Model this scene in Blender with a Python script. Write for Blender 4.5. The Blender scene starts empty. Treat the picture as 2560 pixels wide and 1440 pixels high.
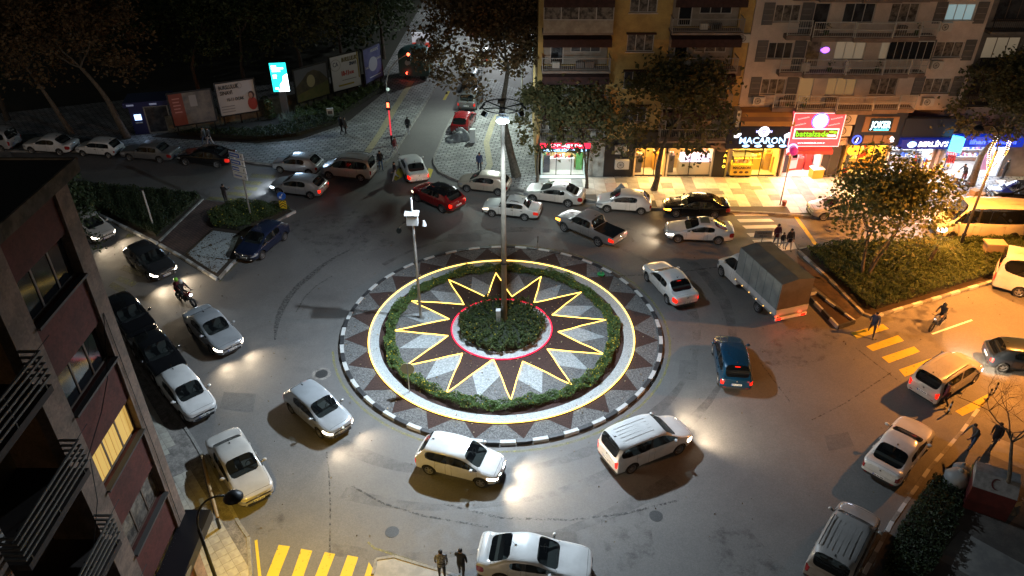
import bpy, bmesh, math, random
from mathutils import Vector, Matrix
R = math.radians
PI = math.pi
rnd = random.Random(7)
scene = bpy.context.scene
COL = scene.collection

# ------------------------------------------------------------------ camera, world, sun, exposure
CAM_H, PITCH, FPX = 27.0, R(33.95), 1910.0
cam_d = bpy.data.cameras.new('camera')
cam = bpy.data.objects.new('camera', cam_d)
COL.objects.link(cam)
cam.location = (0, 0, CAM_H)
cam.rotation_euler = (R(90) - PITCH, 0, 0)
cam_d.sensor_width = 36.0
cam_d.lens = 36.0 * FPX / 2560.0
cam_d.clip_end = 2000
cam_d.clip_start = 0.2
scene.camera = cam

world = bpy.data.worlds.new('World')
scene.world = world
world.use_nodes = True
wn = world.node_tree
wn.nodes.clear()
sky = wn.nodes.new('ShaderNodeTexSky')
sky.sky_type = 'NISHITA'
sky.sun_disc = False
sky.sun_elevation = R(4)
sky.sun_rotation = R(200)
wbg = wn.nodes.new('ShaderNodeBackground')
wbg.inputs['Strength'].default_value = 0.012
wout = wn.nodes.new('ShaderNodeOutputWorld')
wn.links.new(sky.outputs[0], wbg.inputs[0])
wn.links.new(wbg.outputs[0], wout.inputs[0])

fill_d = bpy.data.lights.new('facade_fill', 'SUN')  # added low warm fill that lifts the street facades; no lamp stands there
fill_d.energy = 0.2
fill_d.angle = R(30)
fill_d.color = (1.0, 0.88, 0.77)
fill = bpy.data.objects.new('facade_fill', fill_d)
COL.objects.link(fill)
fill.rotation_euler = (R(80), 0, R(-14))

scene.view_settings.view_transform = 'Standard'
scene.view_settings.look = 'None'
scene.view_settings.exposure = 0.0
scene.view_settings.gamma = 1.0
try:
    scene.view_settings.use_curve_mapping = False
except Exception:
    pass
scene.render.engine = 'CYCLES'
cy = scene.cycles
cy.use_denoising = True
cy.max_bounces = 5
cy.diffuse_bounces = 2
cy.glossy_bounces = 3
cy.transmission_bounces = 3
cy.transparent_max_bounces = 12
cy.sample_clamp_indirect = 4.0
cy.sample_clamp_direct = 0.0
cy.blur_glossy = 0.5
cy.caustics_reflective = False
cy.caustics_refractive = False
cy.use_light_tree = True
KEY = 1.0          # overall strength of the lamps of the place


def P(px, py, z=0.0):
    """site survey: the world point at height z that was measured at (px, py) of the photograph"""
    u, v = (px - 1280.0) / FPX, (720.0 - py) / FPX
    dy = math.cos(PITCH) + v * math.sin(PITCH)
    dz = -math.sin(PITCH) + v * math.cos(PITCH)
    t = (z - CAM_H) / dz
    return Vector((u * t, dy * t, z))


def G(px, py, z=0.0):
    p = P(px, py, z)
    return (p.x, p.y)


def VZ(px, py, Y):
    """height and x of a point measured at (px,py) on a facade at distance Y"""
    u, v = (px - 1280.0) / FPX, (720.0 - py) / FPX
    dy = math.cos(PITCH) + v * math.sin(PITCH)
    dz = -math.sin(PITCH) + v * math.cos(PITCH)
    t = Y / dy
    return (u * t, CAM_H + dz * t)


# ------------------------------------------------------------------ materials
MATS = {}


def mat(name, col, rough=0.6, metal=0.0, emit=None, es=0.0, coat=0.0, spec=0.5, var=0.0, vs=3.0, bump=0.0, bs=40.0,
        col2=None, vmin=0.4, vmax=0.6, spk=0.0, alpha=1.0):
    """procedural principled material: optional large noise variation to col2, fine speckle, bump"""
    if name in MATS:
        return MATS[name]
    m = bpy.data.materials.new(name)
    m.use_nodes = True
    nt = m.node_tree
    b = nt.nodes['Principled BSDF']
    col = tuple(col) + (1,)
    b.inputs['Base Color'].default_value = col
    b.inputs['Roughness'].default_value = rough
    b.inputs['Metallic'].default_value = metal
    b.inputs['Specular IOR Level'].default_value = spec
    if coat:
        b.inputs['Coat Weight'].default_value = coat
        b.inputs['Coat Roughness'].default_value = 0.06
    if emit is not None:
        b.inputs['Emission Color'].default_value = tuple(emit) + (1,)
        b.inputs['Emission Strength'].default_value = es
    if var or col2 is not None or bump or spk:
        tc = nt.nodes.new('ShaderNodeTexCoord')
        co = tc.outputs['Object']
        if var or col2 is not None:
            n = nt.nodes.new('ShaderNodeTexNoise')
            n.inputs['Scale'].default_value = vs
            n.inputs['Detail'].default_value = 6
            n.inputs['Roughness'].default_value = 0.65
            nt.links.new(co, n.inputs['Vector'])
            cr = nt.nodes.new('ShaderNodeMapRange')
            cr.inputs[1].default_value = vmin
            cr.inputs[2].default_value = vmax
            nt.links.new(n.outputs[0], cr.inputs[0])
            mx = nt.nodes.new('ShaderNodeMix')
            mx.data_type = 'RGBA'
            c2 = col2 if col2 is not None else tuple(c * (1 - var) for c in col[:3])
            mx.inputs[6].default_value = col
            mx.inputs[7].default_value = tuple(c2) + (1,)
            nt.links.new(cr.outputs[0], mx.inputs[0])
            last = mx.outputs[2]
            if spk:
                v = nt.nodes.new('ShaderNodeTexVoronoi')
                v.inputs['Scale'].default_value = bs
                nt.links.new(co, v.inputs['Vector'])
                sp = nt.nodes.new('ShaderNodeSeparateColor')
                nt.links.new(v.outputs['Color'], sp.inputs[0])
                mr = nt.nodes.new('ShaderNodeMapRange')
                mr.inputs[3].default_value = 1 - spk
                mr.inputs[4].default_value = 1 + spk
                nt.links.new(sp.outputs[0], mr.inputs[0])
                mm = nt.nodes.new('ShaderNodeMix')
                mm.data_type = 'RGBA'
                mm.blend_type = 'MULTIPLY'
                mm.inputs[0].default_value = 1
                nt.links.new(last, mm.inputs[6])
                nt.links.new(mr.outputs[0], mm.inputs[7])
                last = mm.outputs[2]
            nt.links.new(last, b.inputs['Base Color'])
        if bump:
            n2 = nt.nodes.new('ShaderNodeTexNoise')
            n2.inputs['Scale'].default_value = bs
            n2.inputs['Detail'].default_value = 4
            nt.links.new(co, n2.inputs['Vector'])
            bp = nt.nodes.new('ShaderNodeBump')
            bp.inputs['Strength'].default_value = bump
            bp.inputs['Distance'].default_value = 0.02
            nt.links.new(n2.outputs[0], bp.inputs['Height'])
            nt.links.new(bp.outputs[0], b.inputs['Normal'])
    MATS[name] = m
    return m


def emat(name, col, s, base=None):
    return mat(name, base or col, rough=0.4, emit=col, es=s)


# ------------------------------------------------------------------ mesh builder
class MB:
    def __init__(self):
        self.v = []
        self.f = []
        self.mi = []
        self.m = 0

    def add(self, vs, fs):
        o = len(self.v)
        self.v += [tuple(p) for p in vs]
        for f in fs:
            self.f.append(tuple(i + o for i in f))
            self.mi.append(self.m)
        return self

    def quad(self, a, b, c, d):
        return self.add([a, b, c, d], [(0, 1, 2, 3)])

    def tri(self, a, b, c):
        return self.add([a, b, c], [(0, 1, 2)])

    def box(self, c, s, rz=0.0, rx=0.0, ry=0.0):
        hx, hy, hz = s[0] / 2, s[1] / 2, s[2] / 2
        M = Matrix.Translation(c) @ Matrix.Rotation(rz, 4, 'Z') @ Matrix.Rotation(ry, 4, 'Y') @ Matrix.Rotation(rx, 4, 'X')
        vs = [M @ Vector((x * hx, y * hy, z * hz)) for x in (-1, 1) for y in (-1, 1) for z in (-1, 1)]
        return self.add(vs, [(0, 1, 3, 2), (4, 6, 7, 5), (0, 4, 5, 1), (2, 3, 7, 6), (0, 2, 6, 4), (1, 5, 7, 3)])

    def b2(self, x0, x1, y0, y1, z0, z1):
        return self.box(((x0 + x1) / 2, (y0 + y1) / 2, (z0 + z1) / 2), (x1 - x0, y1 - y0, z1 - z0))

    def prism(self, pts, z0, z1, top=True, bottom=True):
        """pts counterclockwise"""
        ar = sum(pts[i][0] * pts[(i + 1) % len(pts)][1] - pts[(i + 1) % len(pts)][0] * pts[i][1] for i in range(len(pts)))
        if ar < 0:
            pts = list(pts)[::-1]
        n = len(pts)
        vs = [(p[0], p[1], z0) for p in pts] + [(p[0], p[1], z1) for p in pts]
        fs = [(i, (i + 1) % n, n + (i + 1) % n, n + i) for i in range(n)]
        if top:
            fs.append(tuple(range(n, 2 * n)))
        if bottom:
            fs.append(tuple(range(n - 1, -1, -1)))
        return self.add(vs, fs)

    def sheet(self, pts, z):
        ar = sum(pts[i][0] * pts[(i + 1) % len(pts)][1] - pts[(i + 1) % len(pts)][0] * pts[i][1] for i in range(len(pts)))
        if ar < 0:
            pts = list(pts)[::-1]
        return self.add([(p[0], p[1], z) for p in pts], [tuple(range(len(pts)))])

    def tube(self, pts, r, n=8, cap=True):
        pts = [Vector(p) for p in pts]
        rr = r if isinstance(r, (list, tuple)) else [r] * len(pts)
        vs, fs = [], []
        a = None
        for i, p in enumerate(pts):
            d = (pts[min(i + 1, len(pts) - 1)] - pts[max(i - 1, 0)]).normalized()
            if a is None:
                a = d.cross(Vector((0, 0, 1)))
                if a.length < 0.3:
                    a = d.cross(Vector((0, 1, 0)))
            else:
                a = a - d * a.dot(d)
                if a.length < 1e-4:
                    a = d.cross(Vector((0, 1, 0)))
            a.normalize()
            b = d.cross(a)
            for k in range(n):
                t = 2 * PI * k / n
                vs.append(p + (a * math.cos(t) + b * math.sin(t)) * rr[i])
        for i in range(len(pts) - 1):
            for k in range(n):
                k2 = (k + 1) % n
                fs.append((i * n + k, (i + 1) * n + k, (i + 1) * n + k2, i * n + k2))
        if cap:
            fs.append(tuple(range(n)))
            fs.append(tuple(range(len(pts) * n - 1, (len(pts) - 1) * n - 1, -1)))
        return self.add(vs, fs)

    def cyl(self, c, r, h, n=16, r2=None):
        r2 = r if r2 is None else r2
        return self.tube([(c[0], c[1], c[2]), (c[0], c[1], c[2] + h)], [r, r2], n)

    def ball(self, c, s, n=10, m=6, rz=0.0):
        s = s if isinstance(s, (list, tuple)) else (s, s, s)
        M = Matrix.Translation(c) @ Matrix.Rotation(rz, 4, 'Z')
        vs = [M @ Vector((0, 0, s[2]))]
        for j in range(1, m):
            ph = PI * j / m
            for i in range(n):
                t = 2 * PI * i / n
                vs.append(M @ Vector((s[0] * math.sin(ph) * math.cos(t), s[1] * math.sin(ph) * math.sin(t), s[2] * math.cos(ph))))
        vs.append(M @ Vector((0, 0, -s[2])))
        fs = [(0, 1 + i, 1 + (i + 1) % n) for i in range(n)]
        for j in range(m - 2):
            for i in range(n):
                a, b = 1 + j * n + i, 1 + j * n + (i + 1) % n
                fs.append((a, a + n, b + n, b))
        e = len(vs) - 1
        fs += [(e, 1 + (m - 2) * n + (i + 1) % n, 1 + (m - 2) * n + i) for i in range(n)]
        return self.add(vs, fs)

    def lathe(self, prof, n=20, axis='Z', c=(0, 0, 0)):
        """prof = [(r, h)...]"""
        vs, fs = [], []
        for r, h in prof:
            for k in range(n):
                t = 2 * PI * k / n
                if axis == 'Z':
                    vs.append((c[0] + r * math.cos(t), c[1] + r * math.sin(t), c[2] + h))
                else:
                    vs.append((c[0] + r * math.cos(t), c[1] + h, c[2] - r * math.sin(t)))
        for i in range(len(prof) - 1):
            for k in range(n):
                k2 = (k + 1) % n
                fs.append((i * n + k, i * n + k2, (i + 1) * n + k2, (i + 1) * n + k))
        return self.add(vs, fs)

    def mesh(self, name, mats, smooth=False):
        me = bpy.data.meshes.new(name)
        me.from_pydata(self.v, [], self.f)
        for m in (mats if isinstance(mats, (list, tuple)) else [mats]):
            me.materials.append(m)
        if isinstance(mats, (list, tuple)) and len(mats) > 1:
            me.polygons.foreach_set('material_index', self.mi)
        if smooth:
            me.shade_smooth()
        me.update()
        return me

    def obj(self, name, mats, parent=None, smooth=False, **kw):
        return link(name, self.mesh(name, mats, smooth), parent, **kw)


def link(name, data, parent=None, label=None, cat=None, group=None, kind=None, loc=None, rz=None):
    o = bpy.data.objects.new(name, data)
    COL.objects.link(o)
    if parent is not None:
        o.parent = parent
    tag(o, label, cat, group, kind)
    if loc is not None:
        o.location = loc
    if rz is not None:
        o.rotation_euler = (0, 0, rz)
    return o


def tag(o, label=None, cat=None, group=None, kind=None):
    if label:
        o['label'] = label
    if cat:
        o['category'] = cat
    if group:
        o['group'] = group
    if kind:
        o['kind'] = kind
    return o


def thing(name, label, cat, loc=(0, 0, 0), rz=0.0, group=None):
    return link(name, None, None, label, cat, group, None, loc, rz)


def struct(name, mb, m, smooth=False, parent=None):
    o = mb.obj(name, m, parent, smooth)
    if parent is None:
        o['kind'] = 'structure'
    return o


def lamp(name, kind, loc, power, col, parent=None, size=0.2, aim=None, cone=None, blend=0.3, spread=None, shape=None):
    d = bpy.data.lights.new(name, kind)
    d.energy = power * KEY
    d.color = col
    if kind == 'AREA':
        if isinstance(size, tuple):
            d.shape = 'RECTANGLE'
            d.size, d.size_y = size
        else:
            d.size = size
        if spread:
            d.spread = spread
    else:
        d.shadow_soft_size = size
    if kind == 'SPOT':
        d.spot_size = cone or R(140)
        d.spot_blend = blend
    o = bpy.data.objects.new(name, d)
    COL.objects.link(o)
    o.location = loc
    if parent is not None:
        o.parent = parent
    if aim is not None:
        o.rotation_euler = (Vector(aim) - Vector(loc)).to_track_quat('-Z', 'Y').to_euler()
    return o


def text_mesh(s, size, m, extrude=0.01, align='CENTER', bold=0.0, shear=0.0, squash=1.0):
    c = bpy.data.curves.new('lettering', 'FONT')
    c.body = s
    c.size = size
    c.extrude = extrude
    c.offset = bold
    c.shear = shear
    c.align_x = align
    c.align_y = 'CENTER'
    c.resolution_u = 2
    o = bpy.data.objects.new('lettering', c)
    COL.objects.link(o)
    bpy.context.view_layer.update()
    me = bpy.data.meshes.new_from_object(o.evaluated_get(bpy.context.evaluated_depsgraph_get()))
    bpy.data.objects.remove(o)
    if squash != 1.0:
        for v in me.vertices:
            v.co.x *= squash
    me.materials.clear()
    me.materials.append(m)
    return me


def text(s, size, m, loc, parent=None, rot=None, name='lettering', width=None, **kw):
    """standing lettering facing -Y by default; width fits the line to that many metres"""
    me = text_mesh(s, size, m, **kw)
    if width:
        xs = [v.co.x for v in me.vertices]
        w = max(xs) - min(xs)
        for v in me.vertices:
            v.co.x *= width / w
    o = link(name, me, parent)
    o.location = loc
    o.rotation_euler = rot if rot is not None else (R(90), 0, 0)
    return o
# ------------------------------------------------------------------ vehicles
# face tags of the shell
BODY, WIND, REARG, SIDEG, HEAD, TAIL, TRIM, DOOR, BONNET, GRILLE, BOOT, ARCH, ROOF = range(13)

M_GLASS = mat('car_glass', (0.012, 0.014, 0.016), rough=0.04, spec=0.6, coat=0.3)
M_TYRE = mat('tyre_rubber', (0.018, 0.018, 0.018), rough=0.85)
M_RIM = mat('alloy_rim', (0.42, 0.42, 0.43), rough=0.3, metal=0.8)
M_STEELRIM = mat('plastic_hubcap', (0.3, 0.3, 0.31), rough=0.45, metal=0.3)
M_TRIM = mat('black_trim', (0.02, 0.02, 0.021), rough=0.5)
M_ARCH = mat('arch_liner', (0.006, 0.006, 0.006), rough=0.95)
M_CHROME = mat('chrome', (0.75, 0.75, 0.76), rough=0.12, metal=1.0)
M_LENS = mat('headlight_lens', (0.45, 0.46, 0.48), rough=0.08, coat=0.8, metal=0.4)
M_TAILOFF = mat('tail_lens', (0.25, 0.012, 0.012), rough=0.12, coat=0.7)
M_PLATE = mat('number_plate', (0.75, 0.75, 0.74), rough=0.4)
M_PLATEB = mat('plate_blue', (0.02, 0.06, 0.35), rough=0.4)
M_PLATEK = mat('plate_print', (0.03, 0.03, 0.03), rough=0.5)
M_HEADON = emat('headlight_lit', (1.0, 0.86, 0.66), 16.0)
M_HEADCOOL = emat('headlight_lit_cool', (0.75, 0.88, 1.0), 16.0)
M_HEADDIM = emat('headlight_dim', (1.0, 0.8, 0.55), 2.5)
M_TAILON = emat('tail_lit', (1.0, 0.012, 0.003), 2.2, (.2, .005, .004))
M_TAILDIM = emat('tail_dim', (1.0, 0.02, 0.006), .6, (.2, .006, .005))
M_AMBER = emat('indicator_lit', (1.0, 0.35, 0.03), 8.0)


def paint(name, c, rough=0.3, metal=0.0):
    """car paint outside, dark lining on the inner face of the shell"""
    new = 'paint_' + name not in MATS
    m = mat('paint_' + name, c, rough=rough, metal=metal, coat=0.6, var=0.16, vs=.9)
    if new:
        nt = m.node_tree
        b = nt.nodes['Principled BSDF']
        ge = nt.nodes.new('ShaderNodeNewGeometry')
        li = nt.nodes.new('ShaderNodeBsdfDiffuse')
        li.inputs[0].default_value = (.03, .03, .032, 1)
        mx = nt.nodes.new('ShaderNodeMixShader')
        nt.links.new(ge.outputs['Backfacing'], mx.inputs[0])
        nt.links.new(b.outputs[0], mx.inputs[1])
        nt.links.new(li.outputs[0], mx.inputs[2])
        nt.links.new(mx.outputs[0], nt.nodes['Material Output'].inputs[0])
    return m


def tint_glass():
    nt = M_GLASS.node_tree
    b = nt.nodes['Principled BSDF']
    tr = nt.nodes.new('ShaderNodeBsdfTransparent')
    tr.inputs[0].default_value = (.62, .68, .66, 1)
    mx = nt.nodes.new('ShaderNodeMixShader')
    mx.inputs[0].default_value = .62
    nt.links.new(b.outputs[0], mx.inputs[1])
    nt.links.new(tr.outputs[0], mx.inputs[2])
    nt.links.new(mx.outputs[0], nt.nodes['Material Output'].inputs[0])


tint_glass()
M_SEAT = mat('seat_fabric', (.16, .155, .15), .85)
M_DASH = mat('dashboard_plastic', (.07, .07, .07), .7)
M_INNER = mat('interior_floor', (.02, .02, .02), .95)
INNER = {}


def interior(spec, root):
    s = SPECS[spec]
    if spec not in INNER:
        hw = s['W'] / 2 - .13
        z0, zb = s['zu'] + .12, s['zb']
        xb = -s['L'] / 2 + .45 if s['hatch'] else s['xD'] + .25
        if s['bed']:
            xb = s['xE'] + .1
        fl = MB().b2(xb, s['xC'] - .1, -hw, hw, z0, z0 + .03)
        fl.b2(xb, xb + .04, -hw, hw, z0, zb - .08)
        da = MB()
        da.b2(s['xC'] - .45, s['xC'] + .02, -hw, hw, zb - .28, zb - .05)
        da.lathe([(.16, -.02), (.19, -.02), (.19, .01), (.16, .01)], 14, 'Y', (0, 0, 0))
        for i in range(len(da.v) - 56, len(da.v)):
            v = da.v[i]
            da.v[i] = (s['xC'] - .58 + v[1] * .9 - v[2] * .3, hw * .48 + v[0], zb - .02 + v[2] * .9 + v[1] * .3)
        se = MB()
        x = s['xB'] + .12
        se.box((x + .1, 0, z0 + .22), (.52, .5, .16))
        se.box((x - .22, 0, z0 + .52), (.14, .48, .6), ry=-.25)
        se.box((x - .32, 0, zb + .10), (.09, .26, .18), ry=-.2)
        re = MB()
        xr_ = max(xb + .45, s['xE'] - .12)
        re.box((xr_, 0, z0 + .22), (.5, hw * 1.8, .16))
        re.box((xr_ - .3, 0, z0 + .5), (.14, hw * 1.8, .56), ry=-.3)
        for y in (-hw * .5, hw * .5):
            re.box((xr_ - .38, y, zb + .04), (.09, .24, .15), ry=-.2)
        INNER[spec] = (fl.mesh('cabin_floor', M_INNER), da.mesh('dashboard', M_DASH), se.mesh('seat', M_SEAT), None if s['bed'] or spec == 'truck_cab' else re.mesh('rear_seat', M_SEAT), hw)
    fl, da, se, re, hw = INNER[spec]
    link('cabin_floor', fl, root)
    link('dashboard', da, root)
    for sg in (1, -1):
        link('seat', se, root, loc=(0, sg * hw * .5, 0))
    if re:
        link('rear_seat', re, root)


def car_spec(**k):
    s = dict(kd=0, L=4.5, W=1.78, H=1.46, wb=2.65, fo=0.9, r=0.315, zb=0.92, cowl=0.95, nose=0.76, deck=1.02, zu=0.2,
             xC=0.88, xF=0.12, xB=-0.28, xE=-1.02, xR=-0.98, xD=-1.62, hatch=False, quarter=False, tumble=0.17,
             boxy=0.0, rails=False, bed=None, sunroof=False, lvl=2, rim=0, wagonglass=False, sidebump=0.0, crew=True)
    s.update(k)
    if s['L'] < 6 and not s['bed'] and s['L'] > 3:
        s['xC'] += .12
        s['xF'] += .10
    return s


SPECS = {
    'sedan': car_spec(),
    'sedan_long': car_spec(L=4.8, W=1.84, H=1.47, wb=2.8, fo=0.88, r=0.335, xC=0.95, xF=0.2, xB=-0.25, xE=-1.05, xR=-1.1, xD=-1.82),
    'sedan_coupe': car_spec(L=4.62, W=1.82, H=1.43, wb=2.75, fo=0.82, r=0.33, xC=0.85, xF=0.02, xB=-0.35, xE=-1.05, xR=-0.95, xD=-1.82, deck=1.04),
    'sedan_old': car_spec(L=4.7, W=1.72, H=1.44, wb=2.75, fo=0.85, r=0.32, xC=0.82, xF=0.3, xB=-0.3, xE=-1.0, xR=-1.05, xD=-1.5, boxy=1.0, tumble=0.16, nose=0.78, deck=0.97),
    'saloon_old': car_spec(L=4.2, W=1.62, H=1.4, wb=2.45, fo=0.75, r=0.29, xC=0.72, xF=0.2, xB=-0.3, xE=-0.95, xR=-0.95, xD=-1.35, boxy=1.0, tumble=0.14, nose=0.76, deck=0.93, rails=True),
    'hatch': car_spec(L=4.05, W=1.72, H=1.48, wb=2.5, fo=0.82, r=0.305, xC=0.92, xF=0.2, xB=-0.3, xE=-0.98, xR=-1.38, xD=-1.88, hatch=True, deck=0.98, zb=0.93),
    'hatch_tall': car_spec(L=4.05, W=1.72, H=1.56, wb=2.53, fo=0.78, r=0.31, xC=1.0, xF=0.3, xB=-0.3, xE=-1.0, xR=-1.5, xD=-1.9, hatch=True, deck=1.0, zb=0.97, quarter=True),
    'hatch_golf': car_spec(L=4.3, W=1.8, H=1.48, wb=2.62, fo=0.86, r=0.32, xC=0.95, xF=0.22, xB=-0.3, xE=-1.0, xR=-1.5, xD=-2.0, hatch=True, deck=1.0),
    'hatch_old': car_spec(L=3.75, W=1.58, H=1.42, wb=2.38, fo=0.72, r=0.275, xC=0.72, xF=0.22, xB=-0.28, xE=-0.95, xR=-1.4, xD=-1.76, hatch=True, deck=0.9, zb=0.9, boxy=1.0, quarter=True, nose=0.74, tumble=0.14),
    'suv': car_spec(L=4.4, W=1.82, H=1.62, wb=2.67, fo=0.84, r=0.345, xC=1.0, xF=0.25, xB=-0.3, xE=-1.02, xR=-1.5, xD=-2.02, hatch=True, deck=1.1, zb=1.06, cowl=1.08, nose=0.84, zu=0.25),
    'mpv': car_spec(L=4.35, W=1.76, H=1.85, wb=2.7, fo=0.8, r=0.32, xC=1.12, xF=0.42, xB=-0.2, xE=-1.02, xR=-1.98, xD=-2.12, hatch=True, deck=1.08, zb=1.05, cowl=1.1, nose=0.82, tumble=0.12, wagonglass=True, quarter=True, rails=True),
    'connect': car_spec(L=4.45, W=1.84, H=1.84, wb=2.7, fo=0.88, r=0.325, xC=1.1, xF=0.35, xB=-0.3, xE=-1.1, xR=-2.02, xD=-2.16, hatch=True, deck=1.1, zb=1.1, cowl=1.12, nose=0.84, tumble=0.13, wagonglass=True, quarter=True, ribs=True),
    'wagon_tall': car_spec(L=4.5, W=1.76, H=1.68, wb=2.75, fo=0.82, r=0.32, xC=1.12, xF=0.42, xB=-0.25, xE=-1.1, xR=-1.98, xD=-2.2, hatch=True, deck=1.05, zb=1.0, cowl=1.03, nose=0.8, tumble=0.13, wagonglass=True, quarter=True, rails=True),
    'pickup': car_spec(L=5.1, W=1.76, H=1.74, wb=3.0, fo=0.85, r=0.36, xC=1.22, xF=0.72, xB=0.1, xE=-0.52, xR=-0.52, xD=-0.72, boxy=0.8, deck=1.08, zb=1.08, cowl=1.12, nose=0.95, zu=0.34, tumble=0.15, bed=(-2.45, -0.82, 0.66)),
    'minibus': car_spec(L=6.6, W=2.0, H=2.65, wb=4.1, fo=0.95, r=0.35, xC=2.5, xF=1.75, xB=0.95, xE=-1.0, xR=-3.15, xD=-3.25, hatch=True, deck=1.35, zb=1.35, cowl=1.32, nose=0.95, tumble=0.16, wagonglass=True, quarter=True),
    'truck_cab': car_spec(L=2.6, W=1.95, H=2.05, wb=1.5, fo=0.85, r=0.36, xC=0.45, xF=-0.15, xB=-0.75, xE=-0.95, xR=-1.12, xD=-1.22, hatch=True, deck=1.2, zb=1.2, cowl=1.22, nose=0.85, tumble=0.2),
}

SHELLS = {}


def shell(key):
    """one continuous car shell, subdivided, wheel arches cut, then split by face tag into part meshes"""
    if key in SHELLS:
        return SHELLS[key]
    s = SPECS[key]
    L, W, H = s['L'], s['W'], s['H']
    hw, xf, xr = W / 2, L / 2, -L / 2
    zb, cw, nz, dk, zu, tb, bx = s['zb'], s['cowl'], s['nose'], s['deck'], s['zu'], s['tumble'], s['boxy']
    wr = hw - tb
    zm = zu + 0.36 + 0.1 * (zb - 0.9)

    def hood(x, w, zt, zu_=zu, zm_=zm, kind='hood'):
        e = 0.04 if kind == 'hood' else 0.02
        return (x, [(0, zu_), (w - .10, zu_), (w - .02, zu_ + .13), (w, zm_), (w - .012, max(zt - .09, zm_ + .05)),
                    (w - .05, zt - e), (w - .12, zt - .005), (w - .22, zt + .01), (w * .42, zt + .028), (0, zt + .034)])

    def cab(x, w, zt, wr_):
        return (x, [(0, zu), (w - .10, zu), (w - .02, zu + .13), (w, zm), (w - .012, zb - .12), (w - .055, zb),
                    (wr_ + .02, zt - .13), (wr_ - .045, zt - .045), (wr_ * .55, zt - .004), (0, zt + .012)])

    st, nm = [], []

    def A(n, t):
        nm.append(n)
        st.append(t)
    e1, e2 = (0.80, 0.925) if not bx else (0.92, 0.97)
    lowr = zu + .12
    if s['hatch']:
        bt = dk - .02
        A('T2', hood(xr, hw * e1, bt - .10, lowr, zm + .02))
        A('T1', hood(xr + .07, hw * e2, bt - .03, lowr - .05, zm + .02))
        A('D', hood(s['xD'], hw * .965, bt, zu, zm, 'glass'))
    else:
        A('T2', hood(xr, hw * e1, dk - .10, lowr, zm + .02))
        A('T1', hood(xr + .09, hw * e2, dk - .02, lowr - .05, zm + .02))
        A('T0', hood(xr + .38, hw * .975, dk, zu))
        A('D', hood(s['xD'], hw * .99, zb + .03 if not s['bed'] else dk, zu, zm, 'glass'))
    A('R', cab(s['xR'], hw * .99, H - .05 if not s['wagonglass'] else H - .03, wr - .02))
    if abs(s['xE'] - s['xR']) > .12:
        if s['xE'] > s['xR']:
            A('E', cab(s['xE'], hw, H - .01, wr))
    A('B1', cab(s['xB'] - .045, hw, H, wr))
    A('B2', cab(s['xB'] + .045, hw, H, wr))
    A('F', cab(s['xF'], hw, H - .03, wr - .01))
    A('C', hood(s['xC'], hw * .99, cw, zu, zm, 'glass'))
    A('N0', hood(xf - .5 if xf - .5 < s['xC'] + 0.6 or True else 0, hw * .97, cw * .45 + nz * .55 + .02, zu))
    A('N1', hood(xf - .14, hw * (.90 if not bx else .96), nz + .03, zu + .04, min(zm, nz - .2)))
    A('N2', hood(xf, hw * (.66 if not bx else .88), nz - .05, zu + .08, min(zm, nz - .22)))
    if st[nm.index('N0')][0] < s['xC'] + .12:
        i = nm.index('N0')
        st[i] = (s['xC'] + .2, st[i][1])
    if not s['hatch'] and st[nm.index('T0')][0] > s['xD'] - .08:
        i = nm.index('T0')
        nm.pop(i)
        st.pop(i)

    bm = bmesh.new()
    crease = bm.edges.layers.float.new('crease_edge')
    grid = []
    for x, rows in st:
        Lr = [bm.verts.new((x, y, z)) for y, z in rows]
        Rr = [Lr[k] if k in (0, 9) else bm.verts.new((x, -rows[k][0], rows[k][1])) for k in range(10)]
        grid.append((Lr, Rr))

    def seg_tag(a, b, r):
        if r == 0:
            return ARCH
        if r == 1:
            return TRIM
        S = a + b
        if a == 'C' or (b == 'C'):
            pass
        if a == 'F' and b == 'C':
            if r >= 7:
                return WIND
            if r == 6:
                return BODY
            if r == 5:
                return SIDEG
            return DOOR
        if a == 'D' and b == 'R':
            if s['bed'] and r >= 7:
                return REARG
            if r >= 7:
                return REARG
            if r == 5 and s['wagonglass']:
                return BODY
            return BODY
        if a in ('B2',) and b == 'F':
            return SIDEG if r == 5 else (DOOR if r in (2, 3, 4) else ROOF)
        if a == 'B1' and b == 'B2':
            return TRIM if r == 5 else (BODY if r < 5 else ROOF)
        if b == 'B1':
            return SIDEG if r == 5 else (DOOR if r in (2, 3, 4) else ROOF)
        if a == 'R' and b == 'E':
            if r == 5:
                return SIDEG if s['quarter'] else BODY
            return BODY if r < 5 else ROOF
        if b == 'N0' and a == 'C':
            return BONNET if r >= 6 else BODY
        if a == 'N0' and b == 'N1':
            return HEAD if r == 3 else (BONNET if r >= 6 else BODY)
        if a == 'N1' and b == 'N2':
            return HEAD if r == 3 else BODY
        if a == 'T2' and b == 'T1':
            if s['wagonglass']:
                return TAIL if r in (3, 4) else BODY
            return TAIL if r == 3 else (BODY)
        if a == 'T1' and b in ('T0', 'D'):
            if s['wagonglass']:
                return TAIL if r in (4,) and s['hatch'] else BODY
            if b == 'D' and not s['hatch']:
                return BODY
            return TAIL if r == 3 else (BOOT if r >= 6 else BODY)
        if a == 'T0' and b == 'D':
            return BOOT if r >= 6 else BODY
        return BODY

    fl = bm.faces.layers.int.new('t')
    for i in range(len(st) - 1):
        for r in range(9):
            t = seg_tag(nm[i], nm[i + 1], r)
            (La, Ra), (Lb, Rb) = grid[i], grid[i + 1]
            f = bm.faces.new((La[r], La[r + 1], Lb[r + 1], Lb[r]))
            f.material_index = t
            f = bm.faces.new((Ra[r], Rb[r], Rb[r + 1], Ra[r + 1]))
            f.material_index = t
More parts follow.
